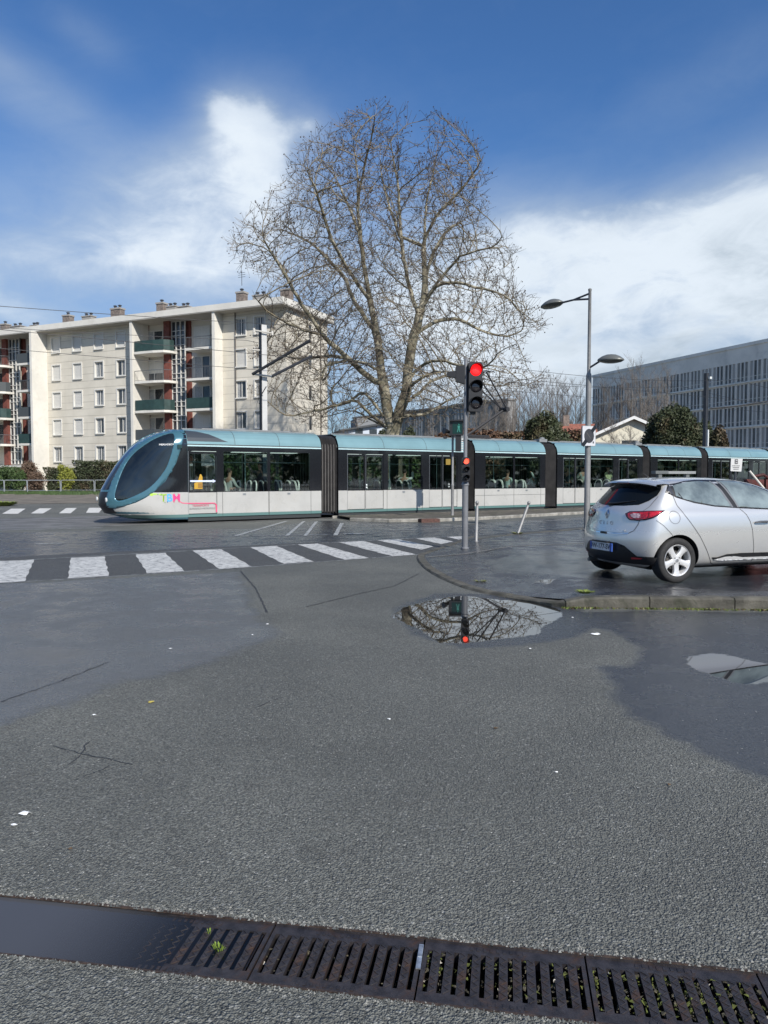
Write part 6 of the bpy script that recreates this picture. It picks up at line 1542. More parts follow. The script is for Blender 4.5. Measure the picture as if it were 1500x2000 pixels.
dl = Vector((.62, .785, 0)).normalized(); el_ = Vector((dl.y, -dl.x, 0))
clamp_ = lambda u, v: (el_*u-dl*3+Vector((0, 0, v)), dl)
LAMP = [(.325,.935),(.385,.968),(.50,.975),(.66,.985),(.835,.992),(.79,.945),(.70,.895),(.60,.862),(.48,.845),(.385,.85),(.35,.88)]
cpatch('tail_lamp', LAMP, M('lamp_housing', (.045, .006, .008), .2, coat=1), clamp_, .010, .025, thick=.012)
cpatch('tail_lamp_red', [(.36,.935),(.40,.955),(.52,.962),(.66,.972),(.80,.981),(.76,.945),(.68,.905),(.59,.876),(.48,.862),(.40,.866),(.37,.89)], M('lamp_red', (.42, .012, .02), .12, coat=1, var=(28, .6)), clamp_, .013, .025)
cpatch('tail_lamp_clear', [(.40,.925),(.44,.945),(.53,.945),(.53,.885),(.45,.88),(.41,.90)], M('lamp_clear', (.50, .34, .36), .1, coat=1, var=(30, .5)), clamp_, .016, .02)
mb = cline([(.52,.95),(.525,.872)], .006, clamp_, .018); cline([(.64,.968),(.63,.885)], .006, clamp_, .018, mb=mb); mb.build('tail_lamp_rib', M('lamp_rib', (.10, .004, .008), .3), CARE)
# lower bumper and plate
cpatch('bumper_insert', [(-.80,.245),(.80,.245),(.80,.355),(.60,.36),(.50,.44),(.42,.495),(.28,.528),(-.28,.528),(-.42,.495),(-.50,.44),(-.60,.36),(-.80,.355)], CBL, crear, .004, mirror=None)
cpatch('bumper_corner', [(.02,.25),(.31,.25),(.29,.365),(.02,.36)], CBL, cside, .0045, .04)
cpatch('reflector', [(.40,.335),(.52,.345),(.545,.365),(.40,.365)], M('reflector_red', (.45, .03, .04), .25, coat=.6), lambda u, v: (el_*(u+.02)-dl*3+Vector((0, 0, v-.02)), dl), .010, .02)
mb = MB(); mb.box((-.012, .0, .455), (.012, .52, .112)); pl = mb.build('number_plate', M('plate_white', (.62, .64, .66), .35, coat=.5), CARE)
mb = MB(); mb.b2(-.0200, -.0185, .215, .26, .40, .51); mb.b2(-.0200, -.003, -.262, -.215, .398, .512); mb.build('plate_band', M('plate_blue', (.04, .10, .38), .4), pl)
text('plate_text', 'DW-177-SW', .098, M('plate_ink', (.02, .02, .02), .5), facing((-.0185, 0, .455), (0, -1, 0), (0, 0, 1)), pl, .0006, bold=.002)
mb = MB(); mb.b2(-.03, .04, -.16, .16, .515, .535); mb.build('plate_lamp', CBL, CARE)
mb = cline([(-.47,.668),(-.2,.654),(0,.650),(.2,.654),(.47,.668)], .014, crear, .006, mirror=None); mb.build('tailgate_edge', CHR, CARE)
mb = MB(); mb.box((.028, 0, .652), (.02, .13, .03)); mb.build('boot_release', CBL, CARE)
def rear_pt(y, z, off=.004):
    hit, nr, *_ = bvc.ray_cast(Vector((-2, y, z)), Vector((1, 0, 0))); return hit+Vector((-off, 0, 0))
mb = MB()
for a, b_ in (((0, .075), (.052, 0)), ((.052, 0), (0, -.075)), ((0, -.075), (-.052, 0)), ((-.052, 0), (0, .075))):
    p0, p1 = rear_pt(a[0], .918+a[1], .010), rear_pt(b_[0], .918+b_[1], .010); i0, i1 = rear_pt(a[0]*.5, .918+a[1]*.5, .018), rear_pt(b_[0]*.5, .918+b_[1]*.5, .018); mb.quad(p0, p1, i1, i0)
mb.build('emblem', CHR, CARE)
for ch, y in zip('CLIO', (.135, .045, -.030, -.125)):
    text('model_lettering', ch, .075, CHR, facing(rear_pt(y, .79, .006), (0, -1, 0), (0, 0, 1)), CARE, .003)
text('model_lettering', 'dCi', .035, CHR, facing(rear_pt(-.40, .70, .006), (0, -1, 0), (0, 0, 1)), CARE, .002)
mb = MB(); mb.tube([rear_pt(.05, 1.06, .03), rear_pt(-.18, 1.085, .02), rear_pt(-.38, 1.115, .012)], [.022, .012, .006], 6); mb.tube([rear_pt(.05, 1.06, .0), rear_pt(.05, 1.06, .045)], .025, 8); mb.build('rear_wiper', CBL, CARE)
# side trim and handles
cpatch('side_trim', [(1.20,.335),(1.30,.335),(1.45,.372),(1.70,.382),(2.72,.372),(2.76,.32),(2.74,.275),(1.30,.285),(1.24,.30)], CBL, off=.006)
cpatch('side_trim_chrome', [(1.24,.300),(1.42,.338),(1.58,.342),(1.74,.322),(2.74,.314),(2.74,.283),(1.34,.286)], M('bright_trim', (.72, .72, .71), .25, .3), off=.010, step=.03)
mb = MB()
for s_ in (-1, 1):
    for xc, zc_ in ((2.05, .815),):
        mb.tube([(xc-.12, s_*.872, zc_-.008), (xc-.06, s_*.895, zc_+.006), (xc+.06, s_*.895, zc_+.006), (xc+.12, s_*.872, zc_-.008)], .014, 6)
mb.build('door_handle', M('handle_grey', (.20, .205, .21), .3, .5, coat=.5), CARE)
mb = MB()
for s_ in (-1, 1): mb.box((2.62, s_*.93, 1.02), (.12, .20, .13), R(8)*s_); mb.box((2.62, s_*.82, .98), (.06, .08, .04))
mb.build('wing_mirror', PAINT, CARE)
cpatch('headlight', [(3.45,.78),(3.80,.70),(3.86,.62),(3.70,.64),(3.48,.70)], M('front_lamp', (.5, .5, .5), .1, coat=1), off=.006)
cpatch('windscreen', [(-.60,1.08),(.60,1.08),(.50,1.33),(-.50,1.33)], CGD, lambda u, v: (Vector((6, u, v)), Vector((-1, 0, 0))), .004, mirror=None)
mb = MB(); mb.tube([(.80, 0, 1.44), (.70, 0, 1.50)], [.008, .004], 5); mb.build('aerial', CBL, CARE)
mb = MB()
mb.b2(1.16, 1.66, .02, .12, 1.495, 1.535, 0); mb.b2(.93, 1.16, .02, .12, 1.495, 1.540, 1)
for x in (1.0, 1.5): mb.b2(x, x+.06, .04, .10, 1.44, 1.50, 1)
mb.build('roof_bar', [M('bar_grey', (.20, .21, .21), .5), M('bar_dark', (.09, .10, .10), .5)], CARE)
mb = MB(); mb.b2(.35, 3.8, -.62, .62, .17, .30); mb.b2(.28, .5, -.5, -.25, .20, .30); mb.build('underbody', LINER, CARE)
mb = MB(); mb.tube([(.05, .40, .22), (.4, .40, .23)], .03, 8); mb.build('exhaust', M('exhaust_steel', (.25, .24, .23), .4, .8), CARE)
# wheels
TYRE = M('tyre_rubber', (.022, .022, .022), .8, var=(30, .25), dirt=(9, (.06, .058, .052), .35)); ALLOY = M('alloy', (.74, .74, .73), .32, .4, dirt=(10, (.2, .19, .17), .3)); DISC = M('brake_disc', (.12, .115, .11), .5, .6)
def wheel(x, side):
    w = empty('wheel', (x, side*.745, .31), 0, CARE)
    # outer direction = side * y
    base = Matrix.Rotation(-side*math.pi/2, 4, 'X')
    base = Matrix.Rotation(math.pi/2 if side < 0 else -math.pi/2, 4, 'X')          # local z -> outward
    t = MB(); t.lathe([(.205, -.085), (.25, -.100), (.29, -.096), (.307, -.080), (.311, -.04), (.311, .04), (.307, .080), (.292, .096), (.262, .101), (.238, .098), (.222, .088), (.208, .074)], 56, base, cap=False); ty = t.build('tyre', TYRE, w, angle=40)
    r = MB(); r.lathe([(.218, .090), (.214, .096), (.206, .090), (.198, .07), (.190, -.06)], 48, base, 0, cap=False)
    for i in range(5):
        a = -math.pi/2+i*2*math.pi/5
        if side > 0: a = math.pi/2+i*2*math.pi/5
        ca_, sa_ = math.cos(a), math.sin(a); P = []
        for rr_, hw, z_o in ((.03, .042, .072), (.075, .038, .072), (.13, .036, .078), (.175, .046, .082), (.202, .068, .084)):
            P.append((rr_, hw, z_o))
        vs = []
        for rr_, hw, z_o in P:
            for q, dz in ((-hw, 0), (-hw*.55, .010), (hw*.55, .010), (hw, 0), (hw, -.035), (-hw, -.035)):
                vs.append(base @ Vector((rr_*ca_-q*sa_, rr_*sa_+q*ca_, z_o+dz-.004)))
        fs = []
        for j in range(len(P)-1):
            for c in range(6): fs.append((j*6+c, j*6+(c+1) % 6, (j+1)*6+(c+1) % 6, (j+1)*6+c))
        fs += [tuple(range(6)), tuple(24+c for c in range(5, -1, -1))]
        r.add(vs, fs, 0)
    r.lathe([(.001, .088), (.028, .086), (.034, .080), (.062, .078), (.066, .06)], 24, base, 0)
    rim = r.build('rim', ALLOY, w, angle=35)
    c = MB(); c.lathe([(.001, .0895), (.022, .0885), (.024, .086)], 16, base)
    c.build('hub_cap', M('hub_grey', (.42, .42, .42), .3, .7), w)
    b_ = MB()
    for i in range(4):
        a = math.pi/4+i*math.pi/2; b_.lathe([(.001, .084), (.0085, .083), (.0085, .078)], 8, base @ Matrix.Translation((.050*math.cos(a), .050*math.sin(a), 0)))
    b_.build('wheel_bolt', LINER, w)
    d_ = MB(); d_.lathe([(.02, .02), (.13, .02), (.13, .0), (.02, 0)], 32, base, 0); d_.lathe([(.001, -.02), (.205, -.02), (.205, -.06)], 32, base, 1); d_.build('brake_disc', [DISC, LINER], w)
for x in (.63, 3.219):
    for s_ in (-1, 1): wheel(x, s_)
# ================================================================== VEGETATION
def bark_plane():
    m = bpy.data.materials.new('plane_bark'); m.use_nodes = True; k = N(m.node_tree); p = m.node_tree.nodes['Principled BSDF']; o_ = k.n('ShaderNodeNewGeometry').outputs['Position']
    v = k.n('ShaderNodeTexVoronoi'); k.l(k.vm('ADD', o_, k.comb(k.noise(o_, 2.0, 3), k.noise(o_, 2.3, 3), 0.0)), v.inputs['Vector']); v.inputs['Scale'].default_value = 2.6
    r_, g_, b_ = k.xyz(v.outputs['Color'])[:3]
    c = k.mix(k.ss(r_, .35, .45), (.33, .30, .225), (.165, .15, .105)); c = k.mix(k.ss(g_, .7, .75), c, (.095, .08, .055)); c = k.mix(k.m('MULTIPLY', k.ss(k.noise(o_, 6, 5), .4, .7), .4), c, (.13, .12, .06))
    k.set(p.inputs['Base Color'], c); p.inputs['Roughness'].default_value = .85
    b = k.n('ShaderNodeBump'); b.inputs['Strength'].default_value = .7; b.inputs['Distance'].default_value = .03; k.l(k.noise(o_, 9, 5, .65), b.inputs['Height']); k.l(b.outputs[0], p.inputs['Normal']); return m
PB = bark_plane(); TWIG = M('twig_brown', (.15, .12, .09), .9, var=(.6, .25)); SEED = M('seed_ball', (.060, .038, .026), .9)
TY_ = 48.0
def T3(px, py, dy=0): return AT(px, py, TY_+dy)
z7 = lambda L: [(440+x/2.273, 200+y/2.273) for x, y in L]
# (points, depth drift at the end)
LIMBS = [([(742,1480),(735,1420),(722,1380),(705,1270),(680,1100),(665,1000),(640,850),(610,680),(590,480),(585,300),(560,120),(545,60)], 1.0),
 ([(748,1480),(765,1400),(800,1290),(815,1150),(840,1030),(860,950),(835,880),(800,740),(775,560),(770,400),(745,250),(730,150)], -1.5),
 ([(860,945),(885,850),(880,650),(890,480),(925,300),(955,150),(985,110)], 2.5),
 ([(890,880),(915,840),(960,780),(1040,690),(1120,660),(1190,640),(1225,600)], -2.5),
 ([(862,955),(920,840),(1010,810),(1120,830),(1220,850),(1290,900)], -3),
 ([(845,1040),(900,1000),(960,975),(1040,970),(1120,1010),(1250,1040),(1350,1000),(1400,1010)], 2.0),
 ([(812,1270),(850,1240),(920,1200),(985,1195)], -3.0), ([(815,1230),(880,1165),(960,1150),(1060,1175),(1150,1175),(1220,1110),(1300,1070)], -4.0),
 ([(790,1340),(850,1300),(930,1230),(1050,1210),(1180,1260),(1300,1250)], 3.5),
 ([(700,1260),(620,1200),(540,1130),(450,1050),(400,980),(330,880),(280,790),(220,690),(170,610)], -2.5),
 ([(665,1010),(600,920),(560,850),(520,760),(450,690),(380,620),(270,570),(200,560)], 2.5),
 ([(715,1440),(640,1380),(575,1325),(480,1350),(400,1368),(300,1390),(240,1375),(170,1310),(110,1290)], -3.5),
 ([(705,1400),(620,1290),(545,1330),(485,1345),(470,1280),(500,1240)], 3.0),
 ([(730,1455),(640,1405),(560,1370),(450,1395),(390,1385),(330,1330)], 4.5),
 ([(690,1200),(640,1165),(580,1145),(500,1150),(440,1175),(425,1250)], -2.0),
 ([(640,860),(560,760),(480,620),(430,480),(400,380),(360,300)], -3.0), ([(600,580),(540,430),(480,300),(470,210)], 2.0),
 ([(588,400),(620,250),(655,120),(665,60)], -2.0), ([(782,600),(720,420),(690,300),(690,180)], 3.0),
 ([(885,600),(950,480),(1030,400),(1110,300),(1140,240)], -1.5), ([(880,780),(960,600),(1060,520),(1160,480)], 3.0),
 ([(545,1140),(450,1130),(330,1140),(240,1120),(150,1050)], 3.5), ([(450,1050),(330,1010),(200,940),(130,860)], -4.0), ([(775,1390),(840,1390),(900,1380),(960,1340),(1040,1300)], 2.5)]
nodes = []; par = []
def nearest_node(p):
    return min(range(len(nodes)), key=lambda i: (nodes[i]-p).length) if nodes else -1
rt = random.Random(5)
for pts, drift in LIMBS:
    P = z7(pts); L = len(P); W3 = []
    for i, (x, y) in enumerate(P): W3.append(T3(x, y, drift*(i/(L-1))**1.1*1.6))
    if not nodes:
        start = T3(P[0][0], P[0][1]); nodes.append(Vector((start.x, TY_, -.1))); par.append(-1)
        for z in (.9, 1.8, 2.7): nodes.append(Vector((start.x+.02*z, TY_, z))); par.append(len(nodes)-2)
        prev = len(nodes)-1
    else:
        prev = nearest_node(W3[0]); off = nodes[prev].y-W3[0].y
        W3 = [w+Vector((0, off*(1-i/(L-1)), 0)) for i, w in enumerate(W3)]
    sm_ = smooth_poly([tuple(w) for w in W3], 6, closed=False); last = nodes[prev]
    for q in sm_[1:]:
        q = Vector(q)
        if (q-last).length < .42: continue
        q += Vector((rt.uniform(-1, 1), rt.uniform(-1, 1), rt.uniform(-1, 1)))*.04
        nodes.append(q); par.append(prev); prev = len(nodes)-1; last = q
# envelope
LB = [(840,575),(820,545),(790,505),(760,500),(700,495),(640,540),(600,500),(560,478),(500,458),(480,460),(440,470),(410,500),(370,540),(340,556),(300,575),(290,610),(236,650)]
RB_ = [(840,880),(820,900),(790,960),(760,1050),(740,1078),(700,1092),(660,1085),(600,1050),(560,1035),(500,1012),(460,1000),(420,985),(380,960),(330,955),(300,945),(275,915),(258,895),(236,745)]
def bnd(B, y): 
    ys = [b[0] for b in B][::-1]; xs = [b[1] for b in B][::-1]; return float(np.interp(y, ys, xs))
att = []
while len(att) < 9200:
    y = rt.uniform(236, 836); xl, xr = bnd(LB, y), bnd(RB_, y)
    if y < 300:
        pass
    hw = (xr-xl)/2; cx = (xl+xr)/2; u = rt.uniform(-1, 1); dmax = math.sqrt(1-u*u); w = rt.uniform(-1, 1)*dmax
    if y < 300 and abs((cx+u*hw)-815) < (300-y)*.75: continue
    if y < 330 and noise.noise(Vector((u*2.2, y*.01, 3))) < -.12: continue
    if rt.random() > .35+.65*(u*u+w*w): continue
    if y > 790 and rt.random() < .75: continue
    if u*u+w*w > .80+.75*noise.noise(Vector((u*2.1+5, y*.011, w*2.1))): continue
    p = T3(cx+u*hw, y); p.y = TY_+w*hw*TY_/F*.88
    p.x += (p.y-TY_)*0  # keep the crown's own shape
    att.append(p)
# colonise
step, infl, kill = .36, 4.5, .50
alive = att; cc_ = {}
for it in range(90):
    kd = kdtree.KDTree(len(nodes))
    for i, p in enumerate(nodes): kd.insert(p, i)
    kd.balance(); acc = {}
    keep = []
    for a in alive:
        co, i, dist = kd.find(a)
        if dist < kill: continue
        keep.append(a)
        if dist < infl and i > 3:
            if i in acc: acc[i] += (a-co).normalized()
            else: acc[i] = (a-co).normalized()
    alive = keep
    if not acc or not alive: break
    for i, v in acc.items():
        if v.length < 1e-4: continue
        d_ = (v.normalized()+Vector((rt.uniform(-.2, .2), rt.uniform(-.2, .2), rt.uniform(.02, .42)))).normalized()
        pd = (nodes[i]-nodes[par[i]]); d_ = (d_+pd.normalized()*.55).normalized(); q_ = nodes[i]+d_*step
        if kd.find(q_)[2] < step*.55 or len([1 for c_ in cc_.get(i, ())]) > 2: continue
        cc_.setdefault(i, []).append(1); nodes.append(q_); par.append(i)
    if len(nodes) > 24000: break
ch = [[] for _ in nodes]
for i, p in enumerate(par):
    if p >= 0: ch[p].append(i)
rad = [0.0]*len(nodes)
for i in range(len(nodes)-1, -1, -1):
    if not ch[i]: rad[i] = .0135
    else: rad[i] = sum(rad[c]**2.35 for c in ch[i])**(1/2.35)+.0002
sc_ = .50/max(rad[3], 1e-6)
rad = [r*(1+(sc_-1)*min(1, max(0, (r-.013)/.25))) if r > .0136 else r for r in rad]
for i in (0, 1, 2, 3): rad[i] = (.86, .68, .62, .60)[i]
TREE = empty('plane_tree', (nodes[0].x, TY_, 0)); tag(TREE, 'huge bare plane tree with mottled pale bark rising behind the tram', 'tree')
off = Vector((nodes[0].x, TY_, 0))
big, small = MB(), MB()
starts = [0]; seen = set()
while starts:
    s = starts.pop(); chain = [s]
    if par[s] >= 0: chain = [par[s], s]
    while ch[chain[-1]]:
        cs = sorted(ch[chain[-1]], key=lambda c: -rad[c]); starts += cs[1:]; chain.append(cs[0])
    rr_ = [rad[i] for i in chain]
    if par[s] >= 0: rr_[0] = min(rad[par[s]], rad[s]*1.25)
    pts = [nodes[i]-off for i in chain]; mr = max(rr_)
    # split where it gets thin
    k_ = next((j for j, r in enumerate(rr_) if r < .055), len(rr_))
    if k_ > 1: big.tube(pts[:k_+1], rr_[:k_+1], 9 if mr > .2 else 6, cap=False)
    if k_ < len(rr_)-1: small.tube(pts[max(0, k_-1):], rr_[max(0, k_-1):], 4, 0 if False else 0, cap=False)
tw = MB()
for i, p in enumerate(nodes):
    if rad[i] > .06 or i < 4: continue
    d0 = (nodes[i]-nodes[par[i]]).normalized()
    for q in range(4 if not ch[i] else (2 if rt.random() < .55 else 1)):
        L = rt.uniform(.3, .9); d_ = (d0*.6+Vector((rt.gauss(0, .42), rt.gauss(0, .42), rt.gauss(.35, .3)))).normalized(); a = p-off
        b_ = a+d_*L*.5+Vector((0, 0, -.02)); c = b_+(d_+Vector((rt.gauss(0, .15), rt.gauss(0, .15), rt.gauss(.05, .15)))).normalized()*L*.5
        tw.tube([a, b_, c], [.0115, .0095, .006], 3, 0, cap=False)
        if rt.random() < (.42 if not ch[i] else .22):
            e = c+Vector((rt.uniform(-.05, .05), rt.uniform(-.05, .05), -rt.uniform(.03, .12))); s_ = rt.uniform(.028, .052)
            tw.add([e+Vector(v)*s_ for v in ((1,0,0),(0,1,0),(-1,0,0),(0,-1,0),(0,0,1.1),(0,0,-1.1))], [(0,1,4),(1,2,4),(2,3,4),(3,0,4),(1,0,5),(2,1,5),(3,2,5),(0,3,5)], 1)
big.build('trunk', PB, TREE, angle=60); small.build('branches', M('branch_bark', (.20, .17, .115), .9, var=(.8, .35)), TREE, smooth=True); tw.build('crown', [TWIG, SEED], TREE)
print('tree nodes', len(nodes), 'faces', len(big.f), len(small.f), len(tw.f))

# ---- generic bare tree (poplar-like)
def bare_tree_mesh(seed, H, spread, n1=26, tr=.16, up=1.0):
    r = random.Random(seed); mb = MB(); tw_ = MB()
    tp = [Vector((0, 0, 0))]; 
    for i in range(1, 9): tp.append(tp[-1]+Vector((r.uniform(-.12, .12), r.uniform(-.12, .12), H/8)))
    mb.tube(tp, [tr*(1-i/8.6) for i in range(9)], 7, cap=False)
    def br(p, d_, L, rad_, lvl):
        pts = [p]; q = p
        for i in range(4):
            d_ = (d_+Vector((r.gauss(0, .12), r.gauss(0, .12), .12*up))).normalized(); q = q+d_*L/4; pts.append(q)
        (mb if rad_ > .03 else tw_).tube(pts, [rad_*(1-.2*i) for i in range(5)], 4 if lvl == 0 else 3, cap=False)
        if lvl < 2:
            for i in range(1, 5):
                for _ in range(3 if lvl == 0 else 3):
                    a = r.uniform(0, 6.28); dd = (d_*.75+Vector((math.cos(a), math.sin(a), .2))*.65).normalized(); br(pts[i], dd, L*r.uniform(.35, .55), rad_*.5, lvl+1)
    for i in range(n1):
        f_ = .22+.75*i/n1; k_ = int(f_*8); p = tp[k_].lerp(tp[min(k_+1, 8)], f_*8-k_); a = r.uniform(0, 6.28)
        br(p, Vector((math.cos(a), math.sin(a), .8*up)).normalized(), spread*(1.1-f_*.7)*r.uniform(.7, 1.1), .055*(1.15-f_), 0)
    return mb, tw_
BB1 = M('grey_bark', (.13, .115, .095), .9, var=(1, .3)); BB2 = M('grey_twigs', (.16, .145, .13), .9, var=(.5, .3))
protos = []
for sd_, H, sp_, tr in ((1, 13, 2.6, .17), (2, 11, 2.1, .13), (3, 15, 3.2, .2)):
    a, b_ = bare_tree_mesh(sd_, H, sp_, tr=tr); protos.append((a, b_, H))
pm = {}
def bare_tree(px, topy, Yd, kind, label, group='bare winter trees beyond the tram', wx=1.0):
    base = AT(px, 930, Yd); base.z = 0; H = AT(px, topy, Yd).z; k_ = H/protos[kind][2]
    o_ = empty('bare_tree', base, rt.uniform(0, 6.28)); o_.scale = (k_*wx, k_*wx, k_); tag(o_, label, 'tree', group)
    if kind not in pm:
        q1 = protos[kind][0].build('trunk', BB1, o_); q2 = protos[kind][1].build('crown', BB2, o_); pm[kind] = (q1, q2)
    else:
        for q in pm[kind]: c = q.copy(); COL.objects.link(c); c.parent = o_
    return o_
bt = [(845,775,70,1,'slim bare tree in the gap right of the plane trunk'),(965,745,95,0,'bare tree behind the raised pantograph arm'),(990,738,92,2,'bare tree just right of the pantograph elbow'),(1012,748,98,1,'thin bare tree over the brown hedge'),(1035,742,90,0,'bare tree left of the left dark evergreen'),
      (1056,735,96,2,'bare tree rising directly behind the left dark evergreen'),(1078,728,92,0,'taller bare tree right of the left evergreen top'),(1100,738,98,1,'bare tree left of the lamp post, second from it'),(1122,745,94,0,'bare tree immediately left of the lamp post'),
      (940,765,105,1,'faint bare tree before the slatted building'),(915,778,100,1,'low bare tree in front of the slatted building, nearest the signal'),
      (1190,742,100,1,'bare tree right of the lamp post before the grey block'),(1232,700,88,2,'large bare tree before the grey block, above the gabled house'),(1262,725,95,0,'bare tree before the grey block left of the right evergreen'),(1300,715,105,0,'bare tree behind the right evergreen'),
      (650,790,66,1,'small bare tree at the gable end of the apartment block'),(672,800,75,0,'small bare tree before the white modern house')]
names_ = ['behind the hedge left of the pantograph', 'in the thicket right of the pantograph', 'in the thicket left of the rounded evergreen', 'in the thicket above the rounded evergreen', 'in the thicket left of the lamp post', 'before the left end of the grey block', 'before the middle of the grey block']
k0 = [(928,772,84),(950,764,90),(975,752,104),(1003,746,86),(1022,752,100),(1045,744,104),(1067,742,84),(1088,736,104),(1110,744,86),(1132,742,100),(1176,736,92),(1208,722,86),(1246,706,98),(1282,722,90)]
for i_, (a_, b_, c_) in enumerate(k0): bt.append((a_, b_, c_, (2, 0, 1)[i_ % 3], 'upright bare tree %s, %s of the pair there' % (names_[min(6, i_//2)], 'left' if i_ % 2 == 0 else 'right')))
for px, ty, Yd, kd_, lb in bt: bare_tree(px, ty, Yd, kd_, lb, wx=.8 if kd_ != 1 else .9)
# low bare shrubs by the gabled house
bare_tree(1195, 822, 60, 1, 'leafless shrub in front of the cream gable, left', 'bare shrubs before the gabled house', 1.6); bare_tree(1228, 828, 60, 0, 'leafless shrub in front of the cream gable, right', 'bare shrubs before the gabled house', 1.6)
# ---- leafy masses
def leafmat(name, c1, c2, c3=None):
    m = bpy.data.materials.new(name); m.use_nodes = True; k = N(m.node_tree); p = m.node_tree.nodes['Principled BSDF']; o_ = k.n('ShaderNodeNewGeometry').outputs['Position']
    c = k.mix(k.ss(k.noise(o_, 1.2, 4, .6), .35, .65), c1, c2)
    if c3: c = k.mix(k.ss(k.noise(o_, .55, 4, .6), .52, .64), c, c3)
    ri = k.n('ShaderNodeNewGeometry').outputs['Random Per Island']; c = k.mix(k.m('MULTIPLY', ri, .5), c, tuple(min(1, x*1.9) for x in c2))
    k.set(p.inputs['Base Color'], c); p.inputs['Roughness'].default_value = .65; return m
LM_D = leafmat('leaf_dark', (.026, .036, .014), (.042, .052, .022), (.078, .055, .028)); LM_G = leafmat('leaf_green', (.030, .055, .018), (.05, .085, .024)); LM_R = leafmat('leaf_russet', (.075, .050, .034), (.11, .072, .048)); LM_Y = leafmat('leaf_yellow', (.13, .15, .025), (.22, .23, .04)); LM_B = leafmat('leaf_brown', (.10, .065, .035), (.055, .05, .025)); LM_H = leafmat('leaf_hedge', (.030, .045, .020), (.05, .06, .028), (.10, .068, .040))
def leaves(mb, c, r, n, size, rr, m=0, flat=1.0, shell=.55, box=False):
    for i in range(n):
        if box: v = Vector((rr.uniform(-1, 1), rr.uniform(-1, 1), rr.uniform(-1, 1))); k_ = max(abs(v.x), abs(v.y), abs(v.z)); v = v/k_*(1-(1-shell)*rr.random()**2)
        else: v = Vector((rr.gauss(0, 1), rr.gauss(0, 1), rr.gauss(0, 1))).normalized(); v *= shell+(1-shell)*rr.random()
        nz = 1+.22*noise.noise(v*2.3+Vector(c)*.3)
        p = Vector(c)+Vector((v.x*r[0], v.y*r[1], v.z*r[2]))*nz; s = size*rr.uniform(.6, 1.3)
        a = Vector((rr.gauss(0, 1), rr.gauss(0, 1), rr.gauss(0, 1))).normalized(); b_ = a.orthogonal().normalized(); b_ = Matrix.Rotation(rr.uniform(0, 6.28), 3, a) @ b_; t = a.cross(b_)
        mb.add([p-b_*s, p+t*s*.5, p+b_*s, p-t*s*.5], [(0, 1, 2, 3)], m)
def evergreen(px, topy, boty, wpx, Yd, label, mat, n, name='evergreen_tree', cat='tree', seed=1, tall=1.0, group=None):
    rr = random.Random(seed); base = AT(px, 930, Yd); base.z = 0; H = AT(px, topy, Yd).z; Wd = wpx*Yd/F; o_ = empty(name, base); tag(o_, label, cat, group)
    mb = MB(); mb.tube([(0, 0, 0), (.1, 0, H*.4), (0, .1, H*.75)], [Wd*.05, Wd*.04, .05], 8)
    for i in range(9):
        a = i*.7; mb.tube([(0, 0, H*.3+i*.04*H), (math.cos(a)*Wd*.3, math.sin(a)*Wd*.3, H*.5+i*.04*H)], [.06, .03], 5)
    mb.build('trunk', BB1, o_); cr = MB()
    leaves(cr, (0, 0, H*.52), (Wd*.41, Wd*.41, H*.44), int(n*1.3), .12, rr, shell=.62)
    leaves(cr, (0, 0, H*.50), (Wd*.34, Wd*.34, H*.38), n//3, .30, rr, shell=.75)
    for i in range(26):
        a = rr.uniform(0, 6.28); e = rr.uniform(-.7, 1.2); c = (math.cos(a)*math.cos(e)*Wd*.36, math.sin(a)*math.cos(e)*Wd*.36, H*.52+math.sin(e)*H*.34); q = rr.uniform(.10, .18)*Wd
        leaves(cr, c, (q, q, q*.85), n//22, .09, rr, shell=.5)
    cr.build('crown', mat, o_)
evergreen(1062, 796, 930, 100, 56, 'rounded dark evergreen left of the lamp post', LM_D, 11000, seed=2)
evergreen(1100, 838, 930, 60, 57, 'low dark evergreen tucked right of the rounded one', LM_D, 3500, seed=8)
evergreen(1312, 782, 930, 132, 55, 'big dark evergreen in front of the grey block', LM_D, 15000, seed=3)
evergreen(1372, 815, 930, 60, 58, 'lower evergreen merging with the right side of the big one', LM_D, 4000, seed=7)
evergreen(1403, 826, 930, 46, 54, 'small rusty brown evergreen right of the dark mast', LM_B, 3500, seed=4)
evergreen(748, 832, 930, 40, 68, 'dark shrub left of the plane tree trunk', LM_D, 2500, 'evergreen_shrub', 'shrub', 5); evergreen(800, 826, 930, 46, 68, 'dark shrub right of the plane tree trunk', LM_D, 3000, 'evergreen_shrub', 'shrub', 6)
def hedge(x0, x1, topy, Yd, Y2, thick, mat, label, n, seed, name='hedge', z0=0.0, cat='hedge', size=.10):
    rr = random.Random(seed); a, b_ = AT(x0, 930, Yd), AT(x1, 930, Y2); a.z = b_.z = 0; d_ = b_-a; L = d_.length; H = AT((x0+x1)/2, topy, (Yd+Y2)/2).z; o_ = empty(name, a, math.atan2(d_.y, d_.x)); tag(o_, label, cat)
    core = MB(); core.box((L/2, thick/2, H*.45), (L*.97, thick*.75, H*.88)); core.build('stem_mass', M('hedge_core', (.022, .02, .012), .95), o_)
    mb = MB(); leaves(mb, (L/2, thick/2, H/2), (L/2, thick/2, H/2), int(n*1.5), size, rr, shell=.86, box=True)
    k_ = int(L*3)
    for i in range(k_): leaves(mb, (rr.uniform(0, L), thick*rr.uniform(0, .6), H*rr.uniform(.5, 1.0)), (.35, .3, .25), 30, size*.9, rr)
    mb.build('foliage', mat, o_); return o_
hedge(89, 152, 916, 73.5, 72.3, 1.4, LM_H, 'clipped dark green hedge left end behind the yellow shrub', 5200, 1); hedge(150, 262, 903, 72.3, 70.3, 1.4, LM_H, 'long clipped hedge with russet patches leading behind the tram nose', 9500, 2)
